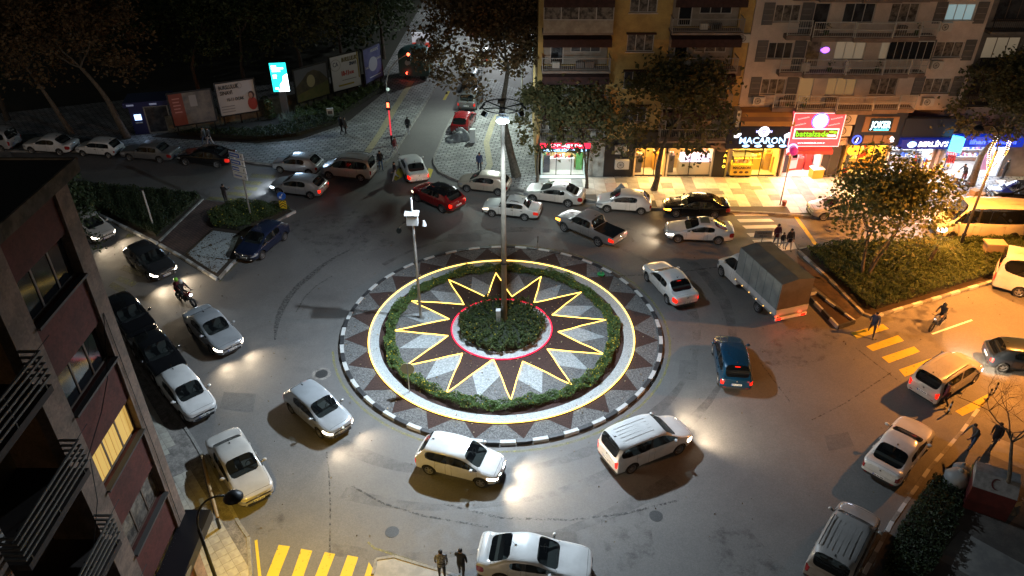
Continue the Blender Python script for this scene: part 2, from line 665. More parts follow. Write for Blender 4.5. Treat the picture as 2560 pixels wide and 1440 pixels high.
    for end, (Lg, Rg) in (('b', grid[0]), ('f', grid[-1])):
        def cap(vs, t):
            if end == 'f':
                vs = vs[::-1]
            f = bm.faces.new(vs)
            f.material_index = t
        cap([Lg[1], Lg[0], Rg[1], Rg[2], Lg[2]][::-1][::-1], TRIM)
        for r in range(2, 8):
            t = BODY
            if end == 'f':
                t = GRILLE if r in (3,) else (BODY)
            else:
                t = BOOT if r in (3, 4, 5) else BODY
            cap([Lg[r], Rg[r], Rg[r + 1], Lg[r + 1]], t)
        cap([Lg[8], Rg[8], Lg[9]], BOOT if end == 'b' else BODY)
    bmesh.ops.recalc_face_normals(bm, faces=bm.faces)
    for e in bm.edges:
        ts = {f.material_index for f in e.link_faces}
        c = 0.0
        if len(ts) == 2:
            if ts & {WIND, REARG, SIDEG}:
                c = 0.75
            elif ts & {HEAD, TAIL, GRILLE}:
                c = 0.6
            elif ts & {ARCH, TRIM}:
                c = 0.4
        z = [v.co.z for v in e.verts]
        if bx:
            c = max(c, 0.3)
        e[crease] = c
    me = bpy.data.meshes.new('shell')
    bm.to_mesh(me)
    bm.free()
    slots = [mat('slot%d' % k, (1, 1, 1)) for k in range(13)]
    for m in slots:
        me.materials.append(m)
    o = bpy.data.objects.new('shell', me)
    COL.objects.link(o)
    sub = o.modifiers.new('s', 'SUBSURF')
    sub.levels = s['lvl']
    sub.render_levels = s['lvl']
    # wheel arches
    fx = xf - s['fo']
    ax = [fx, fx - s['wb']]
    if key == 'truck_cab':
        ax = [fx]
    c = MB()
    rr = s['r'] + .055
    for x in ax:
        for sg in (1, -1):
            n = 24
            vs = []
            for yy in (hw - .42, hw + .25):
                for k in range(n):
                    t = 2 * PI * k / n
                    vs.append((x + rr * math.cos(t), sg * yy, s['r'] + .02 + rr * math.sin(t)))
            fs = [(k, (k + 1) % n, n + (k + 1) % n, n + k) for k in range(n)] + [tuple(range(n - 1, -1, -1)), tuple(range(n, 2 * n))]
            if sg > 0:
                fs = [f[::-1] for f in fs]
            c.m = ARCH
            c.add(vs, fs)
    if s['bed']:
        x0, x1, zf = s['bed']
        c.b2(x0, x1, -hw + .12, hw - .12, zf, dk + .5)
    cm = c.mesh('cut', slots)
    bmc = bmesh.new()
    bmc.from_mesh(cm)
    bmesh.ops.recalc_face_normals(bmc, faces=bmc.faces)
    bmc.to_mesh(cm)
    bmc.free()
    co = bpy.data.objects.new('cut', cm)
    COL.objects.link(co)
    bo = o.modifiers.new('b', 'BOOLEAN')
    bo.operation = 'DIFFERENCE'
    bo.solver = 'EXACT'
    bo.object = co
    bpy.context.view_layer.update()
    dg = bpy.context.evaluated_depsgraph_get()
    ev = bpy.data.meshes.new_from_object(o.evaluated_get(dg))
    bpy.data.objects.remove(o)
    bpy.data.objects.remove(co)
    V = [v.co.copy() for v in ev.vertices]
    byt = {}
    for p in ev.polygons:
        byt.setdefault(p.material_index, []).append(tuple(p.vertices))
    parts = []
    names = {WIND: 'windscreen', REARG: 'rear_window', SIDEG: 'side_window', HEAD: 'headlight', TAIL: 'tail_light',
             TRIM: 'lower_trim', DOOR: 'door', BONNET: 'bonnet', GRILLE: 'grille', BOOT: 'boot_lid', ARCH: 'underbody',
             BODY: 'body', ROOF: 'roof'}
    for t, fs in sorted(byt.items()):
        groups = [fs]
        if t in (SIDEG, HEAD, TAIL, DOOR):
            par = {}

            def find(a):
                while par.setdefault(a, a) != a:
                    par[a] = par[par[a]]
                    a = par[a]
                return a
            for f in fs:
                r0 = find(f[0])
                for k in f[1:]:
                    par[find(k)] = r0
            gd = {}
            for f in fs:
                gd.setdefault(find(f[0]), []).append(f)
            groups = [g for g in gd.values() if len(g) > 3]
        for g in groups:
            idx = {}
            vs = []
            nf = []
            for f in g:
                q = []
                for k in f:
                    if k not in idx:
                        idx[k] = len(vs)
                        vs.append(V[k].copy())
                    q.append(idx[k])
                nf.append(q)
            gap = {DOOR: .012, BONNET: .012, BOOT: .010, SIDEG: .008, WIND: .006, REARG: .006, HEAD: .004, TAIL: .004}.get(t, 0)
            if gap:
                ec = {}
                for f in nf:
                    for a, b in zip(f, f[1:] + f[:1]):
                        kk = (min(a, b), max(a, b))
                        ec[kk] = ec.get(kk, 0) + 1
                bd = {a for k, n_ in ec.items() if n_ == 1 for a in k}
                acc = {a: [Vector(), 0] for a in bd}
                for f in nf:
                    cc = sum((vs[k] for k in f), Vector()) / len(f)
                    for k in f:
                        if k in bd:
                            acc[k][0] += cc
                            acc[k][1] += 1
                for k in bd:
                    d = acc[k][0] / acc[k][1] - vs[k]
                    if d.length > 1e-5:
                        vs[k] = vs[k] + d.normalized() * min(gap, d.length * .5)
            me2 = bpy.data.meshes.new(names[t])
            me2.from_pydata([tuple(v) for v in vs], [], [tuple(f) for f in nf])
            me2.materials.append(MATS['car_glass'])
            me2.shade_smooth()
            cen = sum(vs, Vector()) / len(vs)
            parts.append((t, names[t], me2, cen))
    bpy.data.meshes.remove(ev)
    SHELLS[key] = (parts, ax, s)
    return SHELLS[key]


def wheel_meshes(r, w, kind):
    k = ('wheel', round(r, 3), kind)
    if k in SHELLS:
        return SHELLS[k]
    t = MB()
    ri = r * .66
    t.lathe([(ri, -w / 2 + .01), (r * .93, -w / 2), (r, -w / 2 + .03), (r, w / 2 - .03), (r * .93, w / 2), (ri, w / 2 - .01), (ri, -w / 2 + .01)], 28, 'Y')
    m = MB()
    m.lathe([(ri, w / 2 - .005), (ri * .93, w / 2 - .01), (ri * .9, w / 2 - .07)], 28, 'Y')
    n = [5, 10, 7][kind % 3]
    for i in range(n):
        a = 2 * PI * i / n
        wd = [.055, .025, .04][kind % 3]
        ca, sa = math.cos(a), math.sin(a)
        pr = lambda d, s_, y: (ca * d - sa * s_, y, sa * d + ca * s_)
        m.add([pr(.03, -wd * .9, w / 2 - .02), pr(ri * .95, -wd * .5, w / 2 - .03), pr(ri * .95, wd * .5, w / 2 - .03), pr(.03, wd * .9, w / 2 - .02)], [(0, 1, 2, 3)])
    m.lathe([(.055, w / 2 - .03), (.05, w / 2 - .008), (.0, w / 2 - .005)], 12, 'Y')
    d = MB()
    d.lathe([(ri * .92, w / 2 - .075), (0.0, w / 2 - .075)], 20, 'Y')
    SHELLS[k] = (t.mesh('tyre', M_TYRE, True), m.mesh('rim', M_RIM, False), d.mesh('brake_disc', mat('brake_dark', (.05, .05, .05), .6)))
    return SHELLS[k]


def place_by_wheels(front, rear, side, spec, far=False):
    """front/rear = survey points of the near side wheels on the ground; side = +1 when those are the left wheels"""
    a, b = Vector(G(*front)), Vector(G(*rear))
    s = SPECS[spec]
    h = math.atan2(a.y - b.y, a.x - b.x)
    mid = (a + b) / 2
    fx = s['L'] / 2 - s['fo']
    cx = (fx + fx - s['wb']) / 2
    y0 = side * (s['W'] / 2 - .1)
    ox = math.cos(h) * cx - math.sin(h) * y0
    oy = math.sin(h) * cx + math.cos(h) * y0
    return (mid.x - ox, mid.y - oy), h


def car(spec, pos, h, pm, label, cat='car', name='car', head=None, tail=None, rim=0, group=None, roofm=None, antenna=True, power=60, beam=None,
        trim=None, indicator=None, plates=True, rails=None, ground=0.0, top_light=False, sunroof=False):
    parts, ax, s = shell(spec)
    root = thing(name, label, cat, (pos[0], pos[1], ground), h, group)
    hw, xf, xr, H = s['W'] / 2, s['L'] / 2, -s['L'] / 2, s['H']
    hm = {None: M_LENS, 'on': M_HEADON, 'cool': M_HEADCOOL, 'dim': M_HEADDIM}[head]
    tm = {None: M_TAILOFF, 'on': M_TAILON, 'dim': M_TAILDIM}[tail]
    for t, n, me, cen in parts:
        o = link(n, me, root)
        m = {WIND: M_GLASS, REARG: M_GLASS, SIDEG: M_GLASS, HEAD: hm, TAIL: tm, TRIM: trim or M_TRIM, ARCH: M_ARCH, GRILLE: M_TRIM, ROOF: roofm or pm}.get(t, pm)
        if head and t == HEAD:
            o['label'] = 'lit headlight'
        if t == HEAD and indicator and cen.y * indicator > 0:
            m = M_AMBER
        o.material_slots[0].link = 'OBJECT'
        o.material_slots[0].material = m
    r = s['r']
    w = .2 if r < .34 else .23
    tyre, rimm, disc = wheel_meshes(r, w, rim)
    for x in ax:
        for sg in (1, -1):
            wh = link('wheel', tyre, root, loc=(x, sg * (hw - .115), r), rz=0 if sg > 0 else PI)
            link('rim', rimm, wh)
            link('brake_disc', disc, wh)
    # mirrors, handles, wipers, plates, antenna
    mx = s['xC'] - .28
    zmr = s['zb'] + .06
    for sg in (1, -1):
        mm = MB()
        mm.ball((mx, sg * (hw + .09), zmr + .05), (.085, .11, .075), 10, 6)
        mm.box((mx + .01, sg * (hw - .0), zmr), (.06, .14, .03))
        mm.obj('wing_mirror', pm, root, True)
        for xx in ((s['xB'] + .14), (s['xE'] + .12)):
            if s['hatch'] is False and s['bed'] and xx < s['xB'] - .5:
                xx = s['xB'] - .5
            MB().box((xx, sg * (hw - .004), s['zb'] - .13), (.16, .03, .03)).obj('door_handle', pm if spec not in ('saloon_old', 'hatch_old') else M_TRIM, root)
    wp = MB()
    wx, wz = s['xC'] - .03, s['cowl'] + .035
    for y0, y1 in ((.05, .6), (-.55, .0)):
        x2, z2 = wx - .08, wz + .07
        wp.tube([(wx + .02, y0, wz), (x2, y1, z2 - .01)], .008, 4)
    wp.obj('wiper', M_TRIM, root)
    if plates:
        for end, sg in (('f', 1), ('r', -1)):
            x = (xf + .006) if sg > 0 else (xr - .006)
            z = s['zu'] + .26 if sg > 0 else (s['zu'] + .33 if not s['hatch'] else s['zu'] + .42)
            p = MB()
            p.box((x, 0, z), (.02, .52, .115))
            po = p.obj('number_plate', M_PLATE, root)
            MB().box((x + sg * .009, .235 * -sg, z), (.012, .045, .11)).obj('country_band', M_PLATEB, po)
            q = MB()
            for yy in (-.17, -.12, -.04, .02, .1, .15, .2):
                q.box((x + sg * .009, yy * -sg * -1, z), (.012, .03, .07))
            q.obj('plate_characters', M_PLATEK, po)
    interior(spec, root)
    # chrome badge and grille bar
    g = MB()
    gz = s['nose'] - .14
    g.box((xf + .002, 0, gz + .02), (.02, .8, .02))
    g.ball((xf + .01, 0, gz + .01), (.02, .055, .055), 10, 6)
    g.obj('grille_bar', M_CHROME, root)
    b = MB()
    b.ball((xr - .0, 0, s['deck'] - .17), (.02, .05, .05), 10, 6)
    b.obj('badge', M_CHROME, root)
    bl = MB()
    bl.box((xf - .035, 0, s['zu'] + .13), (.1, .95, .11))
    bl.obj('lower_intake', M_TRIM, root)
    if antenna:
        a = MB()
        ar = s['xR'] + .15
        a.tube([(ar, 0, H - .03), (ar - .12, 0, H + .16)], .006, 4)
        a.box((ar + .03, 0, H - .01), (.1, .04, .03))
        a.obj('antenna', M_TRIM, root)
    if s['rails'] if rails is None else rails:
        for sg in (1, -1):
            y = sg * (hw - s['tumble'] - .09)
            a = MB()
            a.tube([(s['xF'] - .25, y, H - .05), (s['xF'] - .35, y, H + .035), (s['xR'] + .45, y, H + .035), (s['xR'] + .35, y, H - .05)], .02, 6)
            a.obj('roof_rail', M_TRIM, root)
    if s.get('ribs') or spec in ('mpv', 'wagon_tall', 'minibus'):
        a = MB()
        for y in (-.42, -.21, .0, .21, .42):
            a.box(((s['xF'] + s['xR']) / 2 - .05, y, H - .002), (s['xF'] - s['xR'] - .8, .022, .012))
        a.obj('roof_rib', roofm or pm, root)
    if sunroof:
        MB().box((s['xF'] - .42, 0, H - .012), (.62, .78, .05)).obj('sunroof', M_GLASS, root)
    if top_light:
        MB().box((s['xR'] - .06, 0, H - .12), (.03, .26, .03)).obj('high_brake_light', M_TAILON, root)
    fl = MB()
    for sg in (1, -1):
        fl.ball((xf - .045, sg * hw * .62, s['zu'] + .15), (.03, .06, .045), 8, 5)
    fl.obj('fog_light', M_LENS, root)
    rf = MB()
    for sg in (1, -1):
        rf.box((xr + .03, sg * hw * .66, s['zu'] + .2), (.03, .14, .04))
    rf.obj('reflector', M_TAILOFF, root)
    if head:
        c = (1, .8, .55) if head in ('on', 'dim') else (.75, .88, 1)
        for sg in (1, -1):
            lamp('headlight_beam', 'SPOT', (xf + .06, sg * (hw - .25), s['nose'] - .12), power * 3.6 * (0.06 if head == 'dim' else 1), c, root, .2,
                 aim=(xf + 5.0, sg * (hw + .1), -.1), cone=R(128), blend=1)
    if tail:
        for sg in (1, -1):
            lamp('tail_glow', 'POINT', (xr - .18, sg * (hw - .2), s['deck'] - .25), 1.3 if tail == 'on' else .4, (1, .04, .015), root, .06)
    return root
# ------------------------------------------------------------------ foliage, trees, people
def leaf_mat(name, c1, c2, c3=None):
    if name in MATS:
        return MATS[name]
    m = bpy.data.materials.new(name)
    m.use_nodes = True
    nt = m.node_tree
    b = nt.nodes['Principled BSDF']
    b.inputs['Roughness'].default_value = 0.55
    b.inputs['Specular IOR Level'].default_value = 0.35
    g = nt.nodes.new('ShaderNodeNewGeometry')
    r = nt.nodes.new('ShaderNodeValToRGB')
    r.color_ramp.elements[0].color = tuple(c1) + (1,)
    r.color_ramp.elements[1].color = tuple(c2) + (1,)
    if c3:
        e = r.color_ramp.elements.new(0.93)
        e.color = tuple(c2) + (1,)
        r.color_ramp.elements[2].color = tuple(c3) + (1,)
    nt.links.new(g.outputs['Random Per Island'], r.inputs[0])
    nt.links.new(r.outputs[0], b.inputs['Base Color'])
    tr = nt.nodes.new('ShaderNodeBsdfTranslucent')
    nt.links.new(r.outputs[0], tr.inputs[0])
    ms = nt.nodes.new('ShaderNodeMixShader')
    ms.inputs[0].default_value = 0.28
    out = nt.nodes['Material Output']
    nt.links.new(b.outputs[0], ms.inputs[1])
    nt.links.new(tr.outputs[0], ms.inputs[2])
    nt.links.new(ms.outputs[0], out.inputs[0])
    MATS[name] = m
    return m


L_GREEN = leaf_mat('leaves_plane', (.075, .08, .034), (.13, .12, .05), (.18, .13, .055))
L_DARK = leaf_mat('leaves_dark', (.02, .035, .015), (.05, .07, .028))
L_HEDGE = leaf_mat('leaves_hedge', (.045, .075, .024), (.085, .115, .036))
L_BROWN = leaf_mat('leaves_autumn', (.07, .05, .026), (.16, .105, .05), (.22, .14, .07))
L_SILVER = leaf_mat('leaves_silver', (.10, .13, .10), (.25, .28, .22))
L_YEL = leaf_mat('flowers_yellow', (.55, .42, .02), (.75, .62, .05))
L_SHRUB = leaf_mat('leaves_shrub', (.07, .13, .04), (.13, .21, .065))
BARK = mat('bark', (.12, .10, .075), rough=.9, var=.5, vs=6, bump=.6, bs=14)
BARKD = mat('bark_dark', (.07, .05, .035), rough=.9, var=.5, vs=6, bump=.6, bs=14)


def leaf(mb, p, s, r):
    a = r.uniform(0, 2 * PI)
    t = r.uniform(-.9, .9)
    d = Vector((math.cos(a) * math.cos(t), math.sin(a) * math.cos(t), math.sin(t)))
    n = Vector((r.gauss(0, 1), r.gauss(0, 1), r.gauss(0, 1) + .6))
    w = d.cross(n)
    if w.length < .01:
        return
    w.normalize()
    u = d.cross(w) * (.18 * s)
    o = len(mb.v)
    mb.v += [tuple(p - d * s * .5), tuple(p + w * s * .38 + u), tuple(p + d * s * .5), tuple(p - w * s * .38 + u)]
    mb.f.append((o, o + 1, o + 2, o + 3))
    mb.mi.append(mb.m)


def tree(name, label, pos, h, rad, trunk_h, nl, ls, lm, bm_, seed, lean=(0, 0), group=None, r0=.2, stems=1, crown_z=None, flat=.75, bare=False,
         cat='tree', shape_pts=None):
    """branching limbs first, then leaf clumps round the twigs, thinned by gaps"""
    r = random.Random(seed)
    root = thing(name, label, cat, (pos[0], pos[1], pos[2] if len(pos) > 2 else 0), 0, group)
    tm = MB()
    cz = crown_z if crown_z is not None else trunk_h + (h - trunk_h) * .5
    cen = Vector((lean[0], lean[1], cz))
    rz = (h - trunk_h) * .5 * 1.05
    tips = []

    def grow(p, d, ln, rr, depth):
        n = 3
        pts, rs = [p], [rr]
        for i in range(n):
            d = (d + Vector((r.gauss(0, .16), r.gauss(0, .16), r.gauss(0, .10) + .03))).normalized()
            p = p + d * ln / n
            pts.append(p)
            rs.append(rr * (1 - .4 * (i + 1) / n))
        tm.tube(pts, rs, 7 if depth < 2 else 5 if depth < 3 else 4, cap=False)
        if depth >= 2:
            tips.append(p)
            tips.append(pts[1])
        if depth >= (5 if bare else 4):
            return
        k = (4 if bare else 3) if depth < 3 else (3 if bare else 2)
        for j in range(k + (1 if depth == 0 else 0)):
            a = r.uniform(0, 2 * PI) if depth else 2 * PI * j / (k + 1) + r.uniform(-.5, .5)
            out = Vector((math.cos(a), math.sin(a), r.uniform(.15, .9)))
            tgt = (cen + Vector((out.x * rad, out.y * rad, out.z * rz * .8)) - p)
            nd = (d * .5 + out.normalized() * .6 + tgt.normalized() * .35).normalized()
            grow(p, nd, ln * r.uniform(.62, .82), rs[-1] * r.uniform(.6, .8), depth + 1)

    for s_ in range(stems):
        a = 2 * PI * s_ / max(1, stems) + .4
        sp = .0 if stems == 1 else .22
        d = Vector((lean[0] / h * 1.3 + math.cos(a) * sp, lean[1] / h * 1.3 + math.sin(a) * sp, 1)).normalized()
        b = Vector((math.cos(a) * .18, math.sin(a) * .18, -.1)) if stems > 1 else Vector((0, 0, -.1))
        pts = [b, b + d * trunk_h * .35 + Vector((r.gauss(0, .05), r.gauss(0, .05), 0)), b + d * trunk_h * .7, b + d * trunk_h]
        tm.tube(pts, [r0 * 1.35, r0 * 1.0, r0 * .9, r0 * .82], 10, cap=False)
        grow(pts[-1], d, (h - trunk_h) * .36, r0 * .78, 0)
    tm.obj('trunk', bm_, root, True)
    if bare:
        return root
    cm = MB()
    clumps = []
    for t in tips:
        q = t - cen
        e = (q.x / rad) ** 2 + (q.y / rad) ** 2 + (q.z / rz) ** 2
        if e < 1.6:
            clumps.append(t)
    extra = int(len(clumps) * .5)
    for _ in range(extra):
        a, b_ = r.uniform(0, 2 * PI), r.uniform(-.75, 1)
        k = r.uniform(.55, 1.0) ** .5 * r.uniform(.85, 1.1)
        cc = math.sqrt(max(0, 1 - b_ * b_))
        clumps.append(cen + Vector((math.cos(a) * cc * rad * k, math.sin(a) * cc * rad * k, b_ * rz * k)))
    per = max(1, nl // max(1, len(clumps)))
    for c in clumps:
        cr = r.uniform(.35, .85) * rad * .28
        for _ in range(int(per * r.uniform(.4, 1.6))):
            p = c + Vector((r.gauss(0, cr * .6), r.gauss(0, cr * .6), r.gauss(0, cr * .42)))
            if p.z < .3:
                continue
            leaf(cm, p, ls * r.uniform(.6, 1.25), r)
    cm.obj('crown', lm, root)
    return root


def inside(p, poly):
    x, y = p
    c = False
    n = len(poly)
    for i in range(n):
        x1, y1 = poly[i]
        x2, y2 = poly[(i + 1) % n]
        if (y1 > y) != (y2 > y) and x < (x2 - x1) * (y - y1) / (y2 - y1) + x1:
            c = not c
    return c


def hedge_fill(poly, z0, h, dens, ls, lm, name, label, seed, cat='shrub bed', lumps=True, flowers=0, core=True, kind='stuff', keep=None):
    """a planted bed: dark woody core plus leaf sized faces, uneven in height"""
    r = random.Random(seed)
    xs = [p[0] for p in poly]
    ys = [p[1] for p in poly]
    area = abs(sum(poly[i][0] * poly[(i + 1) % len(poly)][1] - poly[(i + 1) % len(poly)][0] * poly[i][1] for i in range(len(poly)))) / 2
    mb = MB()
    n = int(area * dens)
    ph = [r.uniform(0, 6) for _ in range(6)]
    k = 0
    while k < n:
        x, y = r.uniform(min(xs), max(xs)), r.uniform(min(ys), max(ys))
        k += area / max(.1, (max(xs) - min(xs)) * (max(ys) - min(ys))) * 1.0
        if not inside((x, y), poly):
            continue
        if keep and not keep(x, y):
            continue
        hh = h * (.82 + .12 * math.sin(x * 2.1 + ph[0]) * math.cos(y * 1.7 + ph[1]) + .10 * math.sin(x * 5.3 + ph[2] + y * 3.1))
        z = z0 + hh * (1 - abs(r.gauss(0, .22)))
        if r.random() < .22:
            z = z0 + r.uniform(.1, 1) * hh
        if r.random() < .03:
            z += r.uniform(0, .25) * h
        mb.m = 1 if flowers and r.random() < flowers * (1.6 if math.sin(x * 1.9 + ph[3]) * math.sin(y * 2.3 + ph[4]) > 0 else .2) and z > z0 + hh * .75 else 0
        leaf(mb, Vector((x, y, max(z, z0 + .03))), (ls if mb.m == 0 else ls * .75) * r.uniform(.6, 1.3), r)
    o = mb.obj(name, [lm, L_YEL] if flowers else lm, None)
    tag(o, label, cat if kind != 'stuff' else None, None, kind)
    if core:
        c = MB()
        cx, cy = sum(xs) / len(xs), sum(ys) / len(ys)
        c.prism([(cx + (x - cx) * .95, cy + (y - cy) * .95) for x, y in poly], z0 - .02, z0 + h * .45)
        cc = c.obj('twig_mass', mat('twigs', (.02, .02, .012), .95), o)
    return o


SKIN = mat('skin', (.42, .24, .16), .5)
HAIR = mat('hair_dark', (.015, .011, .009), .6)


def person(label, pos, h, jacket, trousers, height=1.74, stride=.0, arms=(0.1, -.1), bend=.0, z=0.0, seat=False, hair=True, group=None, elbow=(.25, .25),
           helmet=None, shoes=None, female=False, hat=None, reach=None):
    """one continuous skinned figure; facing +x locally"""
    s = height / 1.75
    root = thing('person', label, 'person', (pos[0], pos[1], z), h, group)
    V, E, RAD, TAG = [], [], [], []

    def n(p, r_, t, parent=None):
        V.append(Vector(p) * s)
        RAD.append(r_ * s)
        TAG.append(t)
        if parent is not None:
            E.append((parent, len(V) - 1))
        return len(V) - 1
    pz = .93
    lean = math.sin(bend)
    pel = n((0, 0, pz), .135, 1)
    sp = n((lean * .22, 0, pz + .22), .125, 0, pel)
    ch = n((lean * .42, 0, pz + .42), .15, 0, sp)
    nk = n((lean * .56 + .01, 0, pz + .56), .055, 2, ch)
    hd = n((lean * .62 + .03, 0, pz + .655), .088, 2, nk)
    ht = n((lean * .66 + .025, 0, pz + .745), .072, 2, hd)
    hands = []
    for sg, sw, el in ((1, arms[0], elbow[0]), (-1, arms[1], elbow[1])):
        sx = lean * .46
        sh = n((sx, sg * .185, pz + .475), .062, 0, ch)
        e_ = Vector((sx + .29 * math.sin(sw), sg * .235, pz + .475 - .29 * math.cos(sw)))
        el_i = n(e_, .048, 0, sh)
        w_ = e_ + Vector((.25 * math.sin(sw + el), -sg * .02 if reach is None else -sg * .1, -.25 * math.cos(sw + el)))
        wi = n(w_, .036, 0, el_i)
        d = (w_ - e_).normalized()
        pm_ = n(w_ + d * .07, .034, 2, wi)
        hands.append((w_ * s, d, sg))
    for sg, st in ((1, stride), (-1, -stride)):
        hx = n((0, sg * .095, pz - .05), .098, 1, pel)
        if seat:
            k_ = Vector((.40, sg * .16, pz - .12))
            an = k_ + Vector((-.02, sg * .02, -.42))
        else:
            k_ = Vector((.43 * math.sin(st) + .03, sg * .10, pz - .05 - .43 * math.cos(st)))
            kb = -.08 if st >= 0 else -.45 * min(1, abs(st) * 2)
            an = k_ + Vector((.40 * math.sin(st + kb), sg * .005, -.40 * math.cos(st + kb)))
        kn = n(k_, .066, 1, hx)
        ai = n(an, .042, 1, kn)
        lift = 0 if st >= 0 or seat else .05
        n((an.x + .15, an.y + sg * .02, an.z - .045 + (0 if st >= 0 else -.02)), .036, 3, ai)
    low = min(v.z for v, t in zip(V, TAG) if t == 3) - .034 * s
    me = bpy.data.meshes.new('figure')
    me.from_pydata([tuple(v - Vector((0, 0, 0 if seat else low))) for v in V], E, [])
    o = bpy.data.objects.new('figure', me)
    COL.objects.link(o)
    sk = o.modifiers.new('k', 'SKIN')
    sk.use_smooth_shade = True
    for i, v in enumerate(me.skin_vertices[0].data):
        v.radius = (RAD[i], RAD[i] * (1.25 if TAG[i] in (0, 1) and i in (0, 1, 2) else 1.0))
        v.use_root = (i == 0)
    sb = o.modifiers.new('s', 'SUBSURF')
    sb.levels = 1
    bpy.context.view_layer.update()
    ev = bpy.data.meshes.new_from_object(o.evaluated_get(bpy.context.evaluated_depsgraph_get()))
    off = Vector((0, 0, 0 if seat else -low))
    bpy.data.objects.remove(o)
    vv = [v + off for v in V]
    for m in (jacket, trousers, SKIN, shoes or M_TRIM):
        ev.materials.append(m)
    segs = [(vv[a], vv[b], TAG[b] if TAG[a] != 1 or TAG[b] != 0 else 0) for a, b in E]
    for p in ev.polygons:
        best, bt = 9, 0
        c = p.center
        for a, b, t in segs:
            ab = b - a
            u = max(0, min(1, (c - a).dot(ab) / max(1e-9, ab.dot(ab))))
            d = (a + ab * u - c).length
            if d < best:
                best, bt = d, t
        if bt == 2 and c.z < vv[3].z + .0 and c.z > vv[2].z - .1:
            bt = 0
        p.material_index = bt
    ev.shade_smooth()
    body = link('body', ev, root)
    dz = off
    f = MB()
    for w_, d, sg in hands:
        base = w_ + dz + d * .09 * s
        side = Vector((0, 1, 0)) if abs(d.y) < .9 else Vector((1, 0, 0))
        side = (side - d * side.dot(d)).normalized()
        nrm = d.cross(side)
        for k, ln in ((-1.5, .06), (-.5, .075), (.5, .07), (1.5, .055)):
            b0 = base + side * (.018 * k * s)
            b1 = b0 + (d + nrm * .15) * ln * .55 * s
            f.tube([b0 - d * .02, b1, b1 + (d * .8 + nrm * .6) * ln * .5 * s], [.0095 * s, .0085 * s, .007 * s], 5)
        f.tube([base - d * .05 * s + side * .02 * s, base - d * .01 + side * .055 * s, base + d * .03 * s + side * .06 * s], [.011 * s, .01 * s, .008 * s], 5)
    f.obj('finger', SKIN, root, True)['kind'] = 'stuff'
    H_ = vv[4]
    fc = MB()
    fc.ball(H_ + Vector((.088, 0, -.005)) * s, (.016 * s, .013 * s, .022 * s), 6, 4)
    for sg in (1, -1):
        fc.ball(H_ + Vector((.0, sg * .085, 0)) * s, (.02 * s, .01 * s, .03 * s), 6, 4)
    fc.obj('face', SKIN, root, True)['kind'] = 'stuff'
    if helmet:
        hm = MB()
        hm.ball(H_ + Vector((0, 0, .03)) * s, (.145 * s, .125 * s, .15 * s), 14, 9)
        hm.obj('helmet', helmet, root, True)
        MB().ball(H_ + Vector((.05, 0, .02)) * s, (.1 * s, .115 * s, .05 * s), 12, 6).obj('visor', M_GLASS, root, True)
    elif hair:
        hm = MB()
        hm.ball(H_ + Vector((-.018, 0, .045)) * s, (.1 * s, .09 * s, .088 * s), 12, 8)
        if female:
            hm.ball(H_ + Vector((-.06, 0, -.06)) * s, (.06 * s, .09 * s, .14 * s), 10, 7)
        hm.obj('hair' if not hat else 'hat', hat or HAIR, root, True)
    if not seat:
        cl = MB()
        wz = vv[0].z
        cl.lathe([(.155 * s, 0), (.165 * s, -.05 * s), (.16 * s, -.16 * s if not female else -.3 * s)], 14, 'Z', (vv[0].x, 0, wz + .07))
        cl.obj('jacket_hem', jacket, root, True)
    return root
# ------------------------------------------------------------------ ground, roads, kerbs, the round island
def asphalt_mat():
    m = mat('asphalt', (.146, .138, .130), rough=.78, var=.01, vs=.22, vmin=.35, vmax=.65, col2=(.118, .113, .109), spk=.12, bs=22, bump=.25)
    nt = m.node_tree
    b = nt.nodes['Principled BSDF']
    # worn lighter wheel tracks and oil darkening, two more noise layers on top of the first
    src = b.inputs['Base Color'].links[0].from_socket
    tc = nt.nodes.new('ShaderNodeTexCoord')
    n = nt.nodes.new('ShaderNodeTexNoise')
    n.inputs['Scale'].default_value = 1.7
    n.inputs['Detail'].default_value = 9
    n.inputs['Roughness'].default_value = .7
    nt.links.new(tc.outputs['Object'], n.inputs['Vector'])
    mr = nt.nodes.new('ShaderNodeMapRange')
    mr.inputs[1].default_value = .3
    mr.inputs[2].default_value = .7
    mr.inputs[3].default_value = .91
    mr.inputs[4].default_value = 1.09
    nt.links.new(n.outputs[0], mr.inputs[0])
    mx = nt.nodes.new('ShaderNodeMix')
    mx.data_type = 'RGBA'
    mx.blend_type = 'MULTIPLY'
    mx.inputs[0].default_value = 1
    nt.links.new(src, mx.inputs[6])
    nt.links.new(mr.outputs[0], mx.inputs[7])
    nt.links.new(mx.outputs[2], b.inputs['Base Color'])
    mr2 = nt.nodes.new('ShaderNodeMapRange')
    mr2.inputs[1].default_value = .3
    mr2.inputs[2].default_value = .7
    mr2.inputs[3].default_value = .55
    mr2.inputs[4].default_value = .85
    nt.links.new(n.outputs[0], mr2.inputs[0])
    nt.links.new(mr2.outputs[0], b.inputs['Roughness'])
    return m


